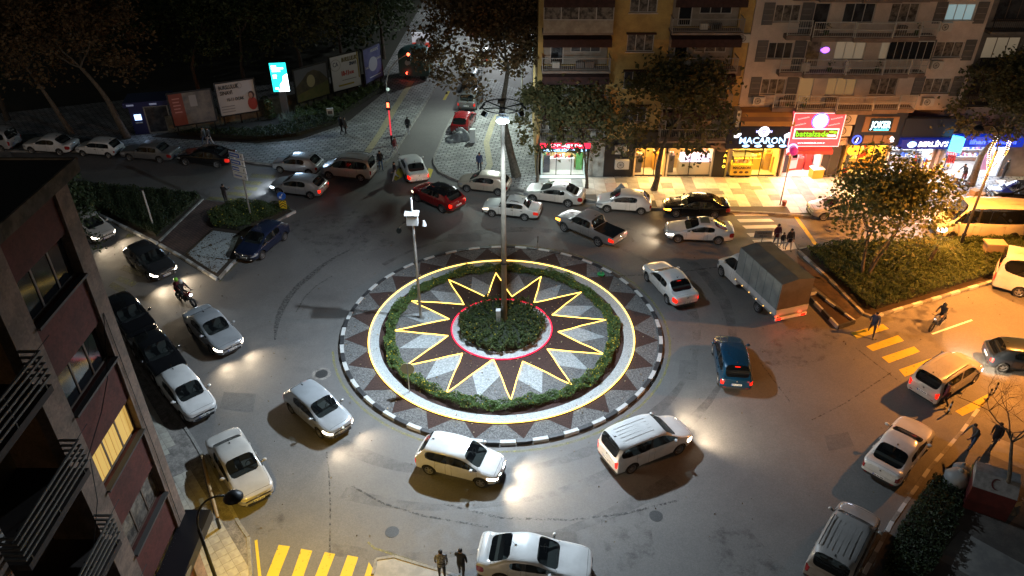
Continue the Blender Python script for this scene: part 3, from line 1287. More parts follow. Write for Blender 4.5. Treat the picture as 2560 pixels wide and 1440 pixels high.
def paver_mat(name, c1, c2, mort, scale, rot=0.0, rough=.7, w=.5, h=.25, ms=.03):
    m = bpy.data.materials.new(name)
    m.use_nodes = True
    nt = m.node_tree
    b = nt.nodes['Principled BSDF']
    b.inputs['Roughness'].default_value = rough
    tc = nt.nodes.new('ShaderNodeTexCoord')
    mp = nt.nodes.new('ShaderNodeMapping')
    mp.inputs['Rotation'].default_value[2] = rot
    br = nt.nodes.new('ShaderNodeTexBrick')
    br.inputs['Color1'].default_value = tuple(c1) + (1,)
    br.inputs['Color2'].default_value = tuple(c2) + (1,)
    br.inputs['Mortar'].default_value = tuple(mort) + (1,)
    br.inputs['Scale'].default_value = scale
    br.inputs['Mortar Size'].default_value = ms
    br.inputs['Mortar Smooth'].default_value = .3
    br.inputs['Bias'].default_value = -.3
    br.inputs['Brick Width'].default_value = w
    br.inputs['Row Height'].default_value = h
    nt.links.new(tc.outputs['Object'], mp.inputs[0])
    nt.links.new(mp.outputs[0], br.inputs[0])
    n = nt.nodes.new('ShaderNodeTexNoise')
    n.inputs['Scale'].default_value = .8
    n.inputs['Detail'].default_value = 6
    nt.links.new(tc.outputs['Object'], n.inputs['Vector'])
    mr = nt.nodes.new('ShaderNodeMapRange')
    mr.inputs[1].default_value = .3
    mr.inputs[2].default_value = .7
    mr.inputs[3].default_value = .6
    mr.inputs[4].default_value = 1.15
    nt.links.new(n.outputs[0], mr.inputs[0])
    mx = nt.nodes.new('ShaderNodeMix')
    mx.data_type = 'RGBA'
    mx.blend_type = 'MULTIPLY'
    mx.inputs[0].default_value = 1
    nt.links.new(br.outputs[0], mx.inputs[6])
    nt.links.new(mr.outputs[0], mx.inputs[7])
    nt.links.new(mx.outputs[2], b.inputs['Base Color'])
    bp = nt.nodes.new('ShaderNodeBump')
    bp.inputs['Strength'].default_value = .5
    bp.inputs['Distance'].default_value = .01
    bp.invert = True
    nt.links.new(br.outputs['Fac'], bp.inputs['Height'])
    nt.links.new(bp.outputs[0], b.inputs['Normal'])
    MATS[name] = m
    return m


def wear_mat(name, col, scale=6.0, lo=.45, hi=.6, rough=.7, stretch=None):
    """paint or dirt that has worn through in places: the rest of the sheet is transparent"""
    m = bpy.data.materials.new(name)
    m.use_nodes = True
    nt = m.node_tree
    b = nt.nodes['Principled BSDF']
    b.inputs['Base Color'].default_value = tuple(col) + (1,)
    b.inputs['Roughness'].default_value = rough
    tc = nt.nodes.new('ShaderNodeTexCoord')
    n = nt.nodes.new('ShaderNodeTexNoise')
    n.inputs['Scale'].default_value = scale
    n.inputs['Detail'].default_value = 8
    n.inputs['Roughness'].default_value = .72
    nt.links.new(tc.outputs['Object'], n.inputs['Vector'])
    mr = nt.nodes.new('ShaderNodeMapRange')
    mr.inputs[1].default_value = lo
    mr.inputs[2].default_value = hi
    nt.links.new(n.outputs[0], mr.inputs[0])
    nt.links.new(mr.outputs[0], b.inputs['Alpha'])
    MATS[name] = m
    return m


ASPH = asphalt_mat()
KERBW = mat('kerb_white', (.50, .50, .49), .6, col2=(.30, .34, .32), vs=5, vmin=.5, vmax=.75)
KERBK = mat('kerb_black', (.03, .03, .032), .55, col2=(.10, .10, .10), vs=5, vmin=.55, vmax=.8)
KERBG = mat('kerb_stone', (.26, .25, .23), .75, col2=(.16, .15, .14), vs=4)
PAV = paver_mat('interlocking_pavers', (.34, .34, .33), (.19, .19, .20), (.05, .05, .05), 1.0, R(8), w=.62, h=.31, ms=.045)
PAVR = paver_mat('red_pavers', (.13, .075, .06), (.10, .06, .05), (.04, .03, .03), 1.0, R(40), w=.4, h=.2, ms=.02)
CONC = mat('concrete_strip', (.24, .22, .20), .85, col2=(.13, .12, .11), vs=3, spk=.25, bs=30)
YPAINT = wear_mat('yellow_paint', (.55, .42, .03), 5, .28, .42)
YPAINT2 = wear_mat('yellow_paint_worn', (.30, .27, .08), 5, .35, .75)
WPAINT = wear_mat('white_paint', (.72, .72, .68), 5, .22, .38)
SKID = wear_mat('tyre_dust', (.03, .03, .03), 7, .42, .75, .8)
CRACK = wear_mat('crack_seal', (.035, .034, .033), 5, .46, .62, .7)
STAIN = wear_mat('oil_stain', (.06, .055, .053), 1.3, .5, .95, .5)

g = MB()
n_ = 60
xs = [-160 + 320 * i / n_ for i in range(n_ + 1)]
g.v = [(x, y, 0) for y in (-30, 30, 60, 100, 180, 320) for x in xs]
for j in range(5):
    for i in range(n_):
        a = j * (n_ + 1) + i
        g.f.append((a, a + 1, a + n_ + 2, a + n_ + 1))
        g.mi.append(0)
struct('road', g, ASPH)


def pavement(name, pts, m, z=.13, label=None):
    mb = MB()
    mb.prism(pts, -.02, z, bottom=False)
    return struct(name, mb, m)


def kerb_run(pts, name='kerb', w=.18, h=.15, ln=.8, mats=(KERBG, KERBG), label=None, closed=False, gap=.012, parent=None):
    """a run of separate kerb stones along a polyline; the stones are children of the run"""
    root = parent or link(name, None)
    if parent is None:
        root['kind'] = 'structure'
    k = 0
    mes = {}
    pts = [Vector((p[0], p[1])) for p in pts]
    if closed:
        pts.append(pts[0])
    for a, b in zip(pts, pts[1:]):
        d = (b - a).length
        n = max(1, round(d / ln))
        ang = math.atan2(b.y - a.y, b.x - a.x)
        l = d / n
        for i in range(n):
            m = mats[k % len(mats)]
            key = (round(l, 2), m.name)
            if key not in mes:
                s = MB()
                x = l / 2 - gap / 2
                s.add([(-x, -w / 2, 0), (x, -w / 2, 0), (x, w / 2, 0), (-x, w / 2, 0),
                       (-x, -w / 2 + .02, h), (x, -w / 2 + .02, h), (x, w / 2 - .02, h), (-x, w / 2 - .02, h)],
                      [(3, 2, 1, 0), (4, 5, 6, 7), (0, 1, 5, 4), (1, 2, 6, 5), (2, 3, 7, 6), (3, 0, 4, 7)])
                mes[key] = s.mesh('kerb_stone', m)
            c = a + (b - a) * ((i + .5) / n)
            o = link('kerb_stone', mes[key], root, loc=(c.x, c.y, 0), rz=ang + rnd.uniform(-.008, .008))
            o.location.z = rnd.uniform(-.008, .004)
            k += 1
    return root


def strip(pts, w, z, m, name, parent=None):
    mb = MB()
    pts = [Vector((p[0], p[1])) for p in pts]
    L_, R_ = [], []
    for i, p in enumerate(pts):
        d = (pts[min(i + 1, len(pts) - 1)] - pts[max(i - 1, 0)]).normalized()
        nn = Vector((-d.y, d.x))
        ww = w[i] if isinstance(w, (list, tuple)) else w
        L_.append((p.x + nn.x * ww / 2, p.y + nn.y * ww / 2, z))
        R_.append((p.x - nn.x * ww / 2, p.y - nn.y * ww / 2, z))
    for i in range(len(pts) - 1):
        mb.quad(L_[i], R_[i], R_[i + 1], L_[i + 1])
    return struct(name, mb, m, parent=parent)


# ---- the island
IC = Vector((-.6, 35.72))
IR = 9.29


def pol(r, a, c=IC):
    return (c.x + r * math.cos(R(a)), c.y + r * math.sin(R(a)))


GRAVEL = mat('grey_gravel', (.14, .138, .135), .85, col2=(.085, .082, .08), vs=25, spk=.5, bs=11, bump=.8)
GRAVELW = mat('white_gravel', (.44, .46, .46), .8, col2=(.28, .30, .30), vs=18, spk=.22, bs=12, bump=.8)
GRAVELK = mat('pale_gravel', (.34, .36, .36), .8, col2=(.24, .255, .255), vs=9, spk=.3, bs=12, bump=.8)
MULCH = mat('dark_red_bark', (.055, .028, .022), .95, col2=(.03, .016, .013), vs=20, spk=.3, bs=14, bump=.8)
for mm, sc in ((GRAVEL, 20), (GRAVELW, 22), (GRAVELK, 22), (MULCH, 22)):
    for nd in mm.node_tree.nodes:
        if nd.type == 'TEX_VORONOI':
            nd.inputs['Scale'].default_value = sc

isl = link('roundabout_island', None)
isl['kind'] = 'structure'
for k in range(72):
    a0, a1 = 5 * k + .1, 5 * k + 4.9
    m = KERBW if k % 2 == 0 else KERBK
    s = MB()
    ri, ro = IR - .21, IR
    ps = [pol(ro, a0), pol(ro, (a0 + a1) / 2), pol(ro, a1), pol(ri, a1), pol(ri, (a0 + a1) / 2), pol(ri, a0)]
    s.prism(ps, 0, .19 + rnd.uniform(-.008, .006), bottom=False)
    s.obj('kerb_stone', m, isl)
ZI = .15
s = MB()
s.sheet([pol(IR - .21, 4 * k) for k in range(90)], ZI)
struct('gravel_bed', s, GRAVEL, parent=isl)
RC = Vector((-.6, 35.42))
for k in range(24):
    a = 7.4 + 15 * k
    s = MB()
    s.sheet([pol(9.05, a + rnd.uniform(-.5, .5)), pol(7.72, a + 6.9), pol(7.72, a), pol(7.72, a - 6.9)], ZI + .005)
    s.obj('bark_triangle', MULCH, isl)
s = MB()
s.sheet([pol(7.68, 4 * k, RC) for k in range(90)], ZI + .010)
struct('bark_ring', s, MULCH, parent=isl)
s = MB()
N = 120
for k in range(N):
    a0, a1 = 360 * k / N, 360 * (k + 1) / N
    q = [pol(7.05, a0, RC), pol(7.62, a0, RC), pol(7.62, a1, RC), pol(7.05, a1, RC)]
    s.add([(x, y, ZI + .015 + (.03 if i in (1, 2) else 0)) for i, (x, y) in enumerate(q)], [(0, 1, 2, 3)])
struct('white_gravel_ring', s, GRAVELW, parent=isl)
s = MB()
s.sheet([pol(6.35, 4 * k, RC) for k in range(90)], ZI + .014)
struct('inner_gravel_bed', s, GRAVEL, parent=isl)
TIPS = [G(x, y, .18) for x, y in [(1240, 683), (1353, 692), (1453, 731), (1515, 800), (1510, 886), (1430, 963), (1277, 1001), (1116, 983), (1015, 915), (985, 827), (1027, 752), (1122, 700)]]
VALS = [G(x, y, .18) for x, y in [(1280, 742), (1335, 757), (1380, 788), (1395, 830), (1368, 873), (1307, 904), (1233, 898), (1156, 884), (1120, 840), (1123, 798), (1160, 762), (1217, 744)]]
star = []
for t, v in zip(TIPS, VALS):
    star += [t, v]
for k in range(12):
    v, t, t2 = Vector(VALS[k]), Vector(TIPS[k]), Vector(TIPS[(k + 1) % 12])
    mid = (t + t2) / 2
    p1 = v + (t - v) * .41
    p3 = v + (t2 - v) * .46
    tip = v + (mid - v) * 1.01
    s = MB()
    s.sheet([tuple(v), tuple(p1), tuple(tip), tuple(p3)], ZI + .019)
    s.obj('white_gravel_kite', GRAVELK, isl)
s = MB()
c0 = (IC.x, IC.y)
pp = [(x, y, ZI + .024) for x, y in star]
s.add([(c0[0], c0[1], ZI + .024)] + pp, [(0, 1 + (i + 1) % 24, 1 + i) for i in range(24)])
struct('bark_star', s, MULCH, parent=isl)
s = MB()
s.sheet([pol(2.92, 6 * k, Vector((-.6, 35.66))) for k in range(60)], ZI + .03)
struct('centre_gravel', s, GRAVELW, parent=isl)

# rope lights: one thing per run
LEDY = emat('led_yellow', (1.0, .64, .12), 4.0)
LEDR = emat('led_red', (1.0, .008, .05), 1.8)
r_ = link('rope_light', None)
tag(r_, 'yellow rope light tracing the twelve pointed star', 'rope light')
for k in range(24):
    a, b = star[k], star[(k + 1) % 24]
    MB().tube([(a[0], a[1], ZI + .05), *[(a[0] + (b[0] - a[0]) * u + rnd.uniform(-.03, .03), a[1] + (b[1] - a[1]) * u + rnd.uniform(-.03, .03), ZI + .05) for u in (.25, .5, .75)], (b[0], b[1], ZI + .05)], .026, 6).obj('rope_section', LEDY, r_)
MB().tube([(*pol(7.64, 3 * k, RC), ZI + .07) for k in range(121)], .036, 6).obj('rope_light', LEDY)
tag(bpy.data.objects['rope_light.001'], 'yellow rope light circling the white gravel ring', 'rope light')
MB().tube([(*pol(2.92, 5 * k, Vector((-.6, 35.66))), ZI + .07) for k in range(73)], .034, 6).obj('rope_light', LEDR)
tag(bpy.data.objects['rope_light.002'], 'red rope light around the centre shrubs', 'rope light')

# planting on the island
rr = random.Random(11)
mb = MB()
def hedge_ring(r0, r1, n, h, nm, lab, lm, seed, c, fl, ls=.11):
    r = random.Random(seed)
    mb = MB()
    for _ in range(n):
        a = r.uniform(0, 360)
        w = math.sin(R(a) * 7 + 1) * .1 + math.sin(R(a) * 23) * .06
        rad = math.sqrt(r.uniform(r0 ** 2, (r1 + w) ** 2)) if r0 > 0 else (r1 + w) * math.sqrt(r.random())
        cl = .75 + .35 * math.sin(R(a) * 31 + 2) * math.sin(rad * 9) + (.2 * math.sin(R(a) * 13 + rad * 3))
        if r.random() > cl + .35:
            continue
        x, y = pol(rad, a, c)
        mb.m = 1 if r.random() < fl * max(0, .55 + math.sin(R(a) * 3 + 2.5) * .5 + .3 * math.sin(R(a) * 17)) else 0
        leaf(mb, Vector((x, y, ZI + h * cl * (1 - abs(r.gauss(0, .3))) + (.03 if mb.m else 0))), ls * r.uniform(.6, 1.3), r)
    o = mb.obj(nm, [lm, L_YEL])
    o['kind'] = 'stuff'
    return o


hedge_ring(6.12, 6.78, 42000, .5, 'flowering_hedge', '', L_SHRUB, 5, RC, .05, .085)
hedge_ring(0, 2.5, 26000, .75, 'centre_shrubs', '', L_HEDGE, 6, Vector((-.6, 35.75)), .02, .095)
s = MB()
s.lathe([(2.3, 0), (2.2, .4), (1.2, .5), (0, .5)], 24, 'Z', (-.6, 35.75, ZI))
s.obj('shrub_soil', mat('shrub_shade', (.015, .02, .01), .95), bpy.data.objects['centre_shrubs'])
mb = MB()
for _ in range(420):
    a, r2 = rr.uniform(0, 360), rr.uniform(2.6, 9.0)
    x, y = pol(r2, a)
    leaf(mb, Vector((x, y, ZI + .06)), rr.uniform(.06, .14), rr)
mb.obj('fallen_leaves', leaf_mat('litter', (.25, .18, .10), (.4, .34, .24)))['kind'] = 'stuff'
mb = MB()
for _ in range(900):
    x, y = rr.uniform(-30, 34), rr.uniform(20, 62)
    if (Vector((x, y)) - IC).length > 9.8:
        leaf(mb, Vector((x, y, .03)), rr.uniform(.05, .12), rr)
mb.obj('fallen_leaves', leaf_mat('litter_dark', (.07, .05, .03), (.2, .16, .1)))['kind'] = 'stuff'

# faded yellow line round the island
strip([pol(IR + .42, 6 * k) for k in range(-28, 17)], .12, .004, YPAINT2, 'lane_line')

# ---- pavements
SW1 = [(-70, 64.0), G(0, 378), G(180, 378), G(560, 390), G(640, 407), G(690, 412), G(900, 418), G(950, 414), G(977, 396), G(1020, 327), G(1070, 247), G(1107, 187), G(1180, 90), G(1180, 40), (-70, 130)]
pavement('pavement', SW1, PAV)
kerb_run([G(0, 380), G(180, 380), G(560, 392), G(640, 409), G(690, 414), G(900, 420), G(950, 416), G(978, 397), G(1021, 328), G(1071, 248), G(1108, 188), G(1140, 143)], w=.2, ln=1.0)
SW2 = [G(1165, 262), G(1128, 300), G(1113, 333), G(1098, 370), G(1086, 396), G(1087, 412), G(1100, 430), G(1125, 442), G(1155, 455), G(1275, 470), G(1410, 490), G(1500, 505), G(1620, 520), G(1850, 530), G(1905, 532), (34, 47.5), (60, 47.5), (60, 57), (1.9, 57), (1.9, 75), G(1230, 200)]
pavement('pavement', SW2, PAV, .13)
K2 = [G(1165, 264), G(1128, 301), G(1112, 333), G(1097, 370), G(1085, 396), G(1086, 413), G(1099, 432), G(1124, 444), G(1154, 457), G(1274, 472), G(1410, 492), G(1500, 507), G(1620, 522), G(1850, 532), G(1905, 534), (34, 47.4)]
kerb_run(K2, w=.2, ln=.9)
kerb_run([(34, 47.4), (46, 47.4)], w=.2, ln=.9)
TACT = mat('tactile_strip', (.38, .34, .2), .7, col2=(.28, .25, .17), vs=6, spk=.2, bs=25)
tac = strip([G(918, 385), G(952, 335), G(985, 278), G(1030, 205)], [.6] * 4, .136, TACT, 'tactile_strip')
strip([G(1215, 437), G(1225, 415), G(1216, 360), G(1232, 310), G(1245, 290)], .5, .136, TACT, 'tactile_strip')

# shop pavement: separate slabs, light bands and grey bands across the walk
SL = [mat('slab_light', (.50, .46, .40), .55, col2=(.40, .36, .31), vs=1.3, spk=.08, bs=30),
      mat('slab_grey', (.20, .195, .19), .6, col2=(.15, .145, .14), vs=1.5, spk=.15, bs=30),
      mat('slab_pink', (.38, .29, .25), .6, col2=(.30, .24, .21), vs=1.5, spk=.12, bs=30)]
slab_root = link('shop_pavement', None)
slab_root['kind'] = 'structure'
sb = MB()
sb.prism([(2.6, 55.9), (2.6, 54.0)] + [(p[0], p[1] + .12) for p in K2 if p[0] > 2.7] + [(34.0, 55.9)], .0, .134)
sb.obj('slab_bedding', mat('joint', (.10, .09, .08), .9), slab_root)
sw_, sd_ = .88, 1.0
slm = [MB().box((0, 0, 0), (sw_ - .012, sd_ - .012, .03)).mesh('slab', m) for m in SL]
kline = [Vector(p) for p in K2]
for i in range(37):
    x = 2.5 + i * sw_
    band = i % 5 in (3,)
    # kerb y at this x
    yk = 48.2
    for a, b in zip(kline, kline[1:]):
        if min(a.x, b.x) <= x <= max(a.x, b.x) and abs(b.x - a.x) > .3:
            yk = a.y + (b.y - a.y) * (x - a.x) / (b.x - a.x)
    for j in range(8):
        y = 55.3 - j * sd_
        if y - sd_ / 2 < yk + .15:
            continue
        r = rnd.random()
        t = 1 if band else (0 if r < .84 else 2 if r < .94 else 1)
        if band and r < .12:
            t = 0
        o = link('slab', slm[t], slab_root, loc=(x, y, .134 + rnd.uniform(-.003, .003)))

# near left pavement
KL = [G(300, 858), G(352, 922), G(396, 985), G(456, 1062), G(480, 1097), G(521, 1167), G(561, 1242), G(601, 1317), G(622, 1347)]
NL = [(-10.9, 4)] + [G(625, 1440)] + KL[::-1] + [(-30.5, 45), (-44, 62), (-52, 62), (-52, 4)]
pavement('pavement', NL, CONC, .12)
kerb_run([(-30.4, 45)] + KL + [G(628, 1440), (-10.8, 8)], w=.18, ln=.7)
tr_ = link('tile_band', None)
tr_['kind'] = 'structure'
TL = [mat('tile_cream', (.42, .40, .34), .5, col2=(.33, .31, .27), vs=3), mat('tile_cream_b', (.36, .34, .29), .5, col2=(.28, .26, .23), vs=3)]
tm_ = [MB().box((0, 0, 0), (.388, .388, .03)).mesh('tile', m) for m in TL]
ka, kb = Vector(G(396, 985)), Vector(G(601, 1317))
ku = (kb - ka).normalized()
kv = Vector((ku.y, -ku.x))
if kv.x > 0:
    kv = -kv
for i in range(44):
    for j in range(8):
        u, v = -3.0 + i * .4, .75 + j * .4
        if 4.2 < u - v * .5 < 5.9 or 9.2 < u + v * .3 < 10.3:
            continue
        p = ka + ku * u + kv * v
        if p.x < -12.3 and p.y < 19.0:
            continue
        if not inside((p.x, p.y), NL):
            continue
        link('tile', tm_[(i * 7 + j * 3) % 5 == 0], tr_, loc=(p.x, p.y, .118), rz=math.atan2(ku.y, ku.x))

# bottom middle corner with the two men
BM_ = [G(935, 1440), G(943, 1405), G(985, 1398), G(1030, 1412), G(1085, 1428), G(1180, 1460), G(1180, 1600), G(930, 1600)]
pavement('pavement', BM_, mat('pale_paving', (.33, .31, .28), .6, col2=(.24, .23, .21), vs=2), .12)
kerb_run([G(933, 1440), G(941, 1403), G(986, 1396), G(1031, 1410), G(1086, 1426), G(1182, 1458)], w=.16, ln=.6)

# bottom right pavement and kerb
BR = [G(2160, 1440), G(2231, 1310), G(2322, 1180), G(2404, 1086), G(2445, 1030), G(2560, 905), G(2900, 800), G(2900, 1700), G(2100, 1700)]
pavement('pavement', BR, mat('dark_paving', (.13, .115, .10), .65, col2=(.085, .075, .068), vs=.8, spk=.12, bs=20), .12)
kerb_run([G(2100, 1550), G(2158, 1440), G(2229, 1308), G(2320, 1178), G(2402, 1084), G(2443, 1028)], w=.2, ln=.75, mats=(KERBG, KERBW))
PS = mat('pale_band', (.25, .24, .22), .6, col2=(.17, .165, .16), vs=1.2)
for a, b, c, d in (((2400, 1330), (2600, 1440), (2560, 1520), (2340, 1400)), ((2440, 1200), (2640, 1290), (2620, 1350), (2420, 1262)), ((2480, 1095), (2660, 1165), (2640, 1215), (2470, 1140))):
    s = MB()
    s.sheet([G(*a), G(*b), G(*c), G(*d)], .125)
    struct('paving_band', s, PS)

# left planted median: hedge triangle, paved crossing, white gravel triangle, shrub bed
ML1 = [G(150, 452), G(498, 487), G(506, 500), G(396, 608), G(200, 512), G(130, 500)]
pavement('median', ML1, mat('soil', (.05, .035, .025), .95), .12)
kerb_run([G(198, 514), G(394, 611)], w=.22, ln=.9, mats=(KERBW, KERBG), h=.17)
kerb_run([G(398, 606), G(508, 500)], w=.18, ln=.9)
MP = [G(398, 611), G(508, 501), G(585, 510), G(535, 572), G(455, 640)]
pavement('pavement', MP, PAVR, .06)
ML2 = [G(455, 641), G(536, 572), G(586, 508), G(690, 515), G(735, 530), G(690, 553), G(578, 660), G(545, 698)]
pavement('median', ML2, mat('soil2', (.05, .035, .025), .95), .12)
kerb_run([G(400, 614), G(453, 643), G(543, 700)], w=.22, ln=.75, mats=(KERBW, KERBG))
kerb_run([G(547, 700), G(580, 662), G(692, 555), G(738, 531), G(700, 518)], w=.18, ln=.8, mats=(KERBG, KERBW))
WG = [G(468, 640), G(532, 580), G(600, 590), G(572, 655), G(541, 688)]
s = MB()
s.sheet(WG, .135)
struct('white_gravel_bed', s, GRAVELW)
hedge_fill([G(160, 462), G(495, 494), G(503, 503), G(397, 600), G(205, 512), G(140, 500)], .12, .55, 420, .12, L_DARK, 'low_hedge', '', 21)
hedge_fill([G(520, 545), G(590, 512), G(690, 520), G(728, 531), G(690, 550), G(600, 583), G(535, 575)], .12, .6, 420, .12, L_HEDGE, 'shrub_bed', '', 22, flowers=.04)
mb = MB()
for _ in range(650):
    a = Vector(WG[0]).lerp(Vector(WG[rr.randrange(5)]), rr.random()).lerp(Vector(WG[rr.randrange(5)]), rr.random())
    leaf(mb, Vector((a.x, a.y, .15)), rr.uniform(.06, .15), rr)
mb.obj('fallen_leaves', L_BROWN)['kind'] = 'stuff'

# right planted median
MR = [G(1998, 628), G(2090, 612), G(2380, 604), G(2700, 590), G(2700, 640), G(2486, 702), G(2180, 792), G(2160, 785), G(2075, 700)]
pavement('median', MR, mat('soil3', (.05, .035, .025), .95), .12)
kerb_run([G(2700, 640), G(2487, 704), G(2181, 795), G(2158, 787), G(2075, 702), G(1996, 630)], w=.22, ln=.8, mats=(KERBW, KERBG))
kerb_run([G(1996, 626), G(2090, 610), G(2380, 602), G(2600, 592)], w=.2, ln=.9)
hedge_fill([G(2010, 632), G(2095, 618), G(2380, 610), G(2690, 598), G(2690, 636), G(2480, 694), G(2182, 783), G(2165, 776), G(2085, 700)], .12, .62, 400, .135, L_HEDGE, 'low_hedge', '', 23)
# small planter box beside it
PLN = [G(2018, 742), G(2040, 738), G(2135, 808), G(2094, 822)]
s = MB()
s.prism(PLN, 0, .10)
struct('planter_bed', s, mat('soil4', (.05, .03, .022), .95))
kerb_run(PLN, w=.16, ln=.9, h=.24, mats=(KERBW, KERBK), closed=True)
STR = [G(1992, 640), G(2072, 706), G(2155, 790), G(2140, 800), G(2060, 735), G(2000, 690)]
s = MB()
s.sheet(STR, .02)
struct('bare_strip', s, mat('bare_strip', (.09, .06, .045), .9, col2=(.05, .035, .03), vs=2))


# ---- painted markings
def stripes(quads, m, name='crosswalk_stripe', z=.004):
    root = link('crosswalk', None)
    root['kind'] = 'structure'
    for q in quads:
        s = MB()
        s.sheet([G(*p) for p in q], z)
        s.obj(name, m, root)


stripes([[(697, 1362), (725, 1366), (694, 1445), (664, 1445)], [(753, 1372), (781, 1377), (757, 1445), (728, 1445)],
         [(812, 1380), (838, 1385), (815, 1445), (786, 1445)], [(869, 1388), (896, 1393), (878, 1445), (848, 1445)],
         [(922, 1405), (942, 1437), (944, 1445), (910, 1445)]], YPAINT)
stripes([[(2127, 832), (2207, 810), (2222, 822), (2142, 847)], [(2165, 866), (2245, 838), (2260, 852), (2182, 878)],
         [(2204, 893), (2285, 866), (2300, 879), (2222, 908)], [(2247, 924), (2330, 895), (2345, 910), (2262, 942)],
         [(2388, 1028), (2470, 985), (2488, 1000), (2406, 1040)]], YPAINT)
stripes([[(1830, 532), (1912, 532), (1922, 539), (1838, 540)], [(1842, 548), (1925, 547), (1936, 554), (1850, 556)],
         [(1855, 564), (1940, 562), (1950, 570), (1865, 572)], [(1866, 583), (1950, 580), (1962, 588), (1876, 592)], [(1880, 600), (1965, 597), (1975, 605), (1890, 610)],
         [(1935, 612), (1985, 606), (1992, 622), (1950, 628)]], WPAINT)
stripes([[(615, 452), (656, 455), (650, 463), (605, 459)], [(590, 466), (645, 469), (640, 477), (580, 473)],
         [(560, 479), (630, 483), (622, 492), (548, 486)], [(525, 492), (608, 496), (604, 505), (512, 499)], [(630, 434), (690, 438), (684, 447), (622, 444)]], YPAINT2)
stripes([[(312, 662), (370, 680), (356, 694), (300, 674)], [(300, 690), (345, 706), (330, 718), (288, 700)], [(282, 705), (316, 722), (305, 734), (270, 716)], [(318, 585), (344, 580), (335, 592), (312, 594)]], YPAINT2)
stripes([[(983, 448), (996, 420), (1012, 424), (1006, 442), (990, 452)], [(1072, 420), (1083, 424), (1076, 445), (1064, 437)]], YPAINT, 'yellow_marking')
strip([G(1985, 535), G(2040, 612)], .3, .004, YPAINT, 'lane_line')
strip([G(1110, 250), G(1122, 228)], .3, .004, YPAINT, 'lane_line')
strip([G(920, 1355), G(935, 1370), G(1080, 1418)], .1, .004, YPAINT2, 'lane_line')
strip([G(2330, 835), G(2430, 800)], .12, .004, WPAINT, 'lane_line')
strip([G(640, 1350), G(650, 1445)], .12, .004, YPAINT, 'lane_line')
strip([G(548, 705), G(560, 690), G(640, 612)], .1, .004, YPAINT2, 'lane_line')
strip([G(700, 462), G(690, 463)], .1, .004, YPAINT2, 'lane_line')
POL = wear_mat('tyre_polish', (.115, .109, .104), .9, .42, 1.0, .55)
for r0_, a0_, a1_, e_ in ((11.4, -150, 140, .9), (13.5, -120, 60, 1.4), (16.2, -115, -50, 2.2)):
    strip([pol(r0_ + e_ * math.sin(R(a * 1.7)), a) for a in range(a0_, a1_, 6)], [.5 + .25 * math.sin(R(a * 5)) for a in range(a0_, a1_, 6)], .003, POL, 'tyre_track')
PATCH = mat('asphalt_patch', (.122, .117, .112), .85, col2=(.105, .10, .096), vs=2, spk=.15, bs=24)
for q in ([(1330, 1330), (1440, 1330), (1450, 1380), (1335, 1382)], [(560, 980), (640, 985), (632, 1030), (548, 1022)], [(1700, 900), (1745, 902), (1742, 950), (1694, 948)], [(1120, 585), (1200, 583), (1205, 603), (1118, 605)],
          [(2060, 1090), (2120, 1080), (2135, 1115), (2072, 1128)]):
    s = MB()
    s.sheet([G(*p) for p in q], .0045)
    struct('road_patch', s, PATCH)
# tyre marks, cracks, stains
skp = [(688, 850), (690, 815), (700, 780), (720, 745), (745, 715), (775, 690), (805, 665), (840, 642), (875, 625)]
strip([G(*p) for p in skp], [.1, .28, .4, .42, .38, .42, .34, .2, .1], .006, SKID, 'skid_mark')
strip([G(740, 780), G(760, 745), G(790, 715), G(830, 690)], .1, .006, SKID, 'skid_mark')
strip([G(816, 1130), G(822, 1180), G(826, 1260), G(824, 1400)], .07, .006, CRACK, 'road_crack')
strip([G(1110, 1260), G(1250, 1295), G(1420, 1300), G(1560, 1285), G(1700, 1250)], .11, .006, CRACK, 'road_crack')
strip([G(880, 1215), G(960, 1260), G(1060, 1290), G(1220, 1318)], .1, .006, CRACK, 'road_crack')
strip([G(1500, 692), G(1660, 685), G(1792, 668)], .1, .006, CRACK, 'road_crack')
strip([G(2030, 1050), G(2110, 1010), G(2230, 930)], .06, .006, CRACK, 'road_crack')
strip([G(2140, 870), G(2190, 910), G(2250, 955)], .06, .006, CRACK, 'road_crack')
strip([G(1900, 905), G(1975, 1005)], .06, .006, CRACK, 'road_crack')
for q in ([(1900, 870), (2010, 800), (2100, 850), (2060, 900), (1960, 930), (1910, 905)], [(1760, 1335), (1850, 1300), (1980, 1440), (1800, 1440)],
          [(640, 1290), (720, 1270), (700, 1340), (640, 1335)], [(700, 560), (900, 520), (1000, 620), (800, 640)], [(1500, 1290), (1620, 1270), (1640, 1400), (1520, 1440)]):
    s = MB()
    s.sheet([G(*p) for p in q], .008)
    struct('road_stain', s, STAIN)
s = MB()
cc = G(804, 935)
for k_, (px_, py_) in enumerate(((1640, 1290), (980, 1330))):
    c2 = G(px_, py_)
    mo2 = MB().cyl((c2[0], c2[1], .002), .3, .008, 24).obj('manhole_cover', mat('cast_iron', (.09, .09, .09), .45, metal=.5, var=.3, vs=20))
    tag(mo2, ['round manhole cover below the white passenger van', 'round manhole cover above the two men', 'round manhole cover below the metallic blue hatchback', 'round manhole cover left beside the dark hatchback', 'round manhole cover below the pickup truck'][k_], 'manhole cover')
s.cyl((cc[0], cc[1], 0), .34, .012, 28)
mo = s.obj('manhole_cover', mat('cast_iron', (.09, .09, .09), .45, metal=.5, var=.3, vs=20))
tag(mo, 'round iron manhole cover left of the island kerb', 'manhole cover')
s = MB()
s.lathe([(.34, .005), (.52, .007)], 28, 'Z', (cc[0], cc[1], 0))
s.obj('concrete_collar', CONC, mo)
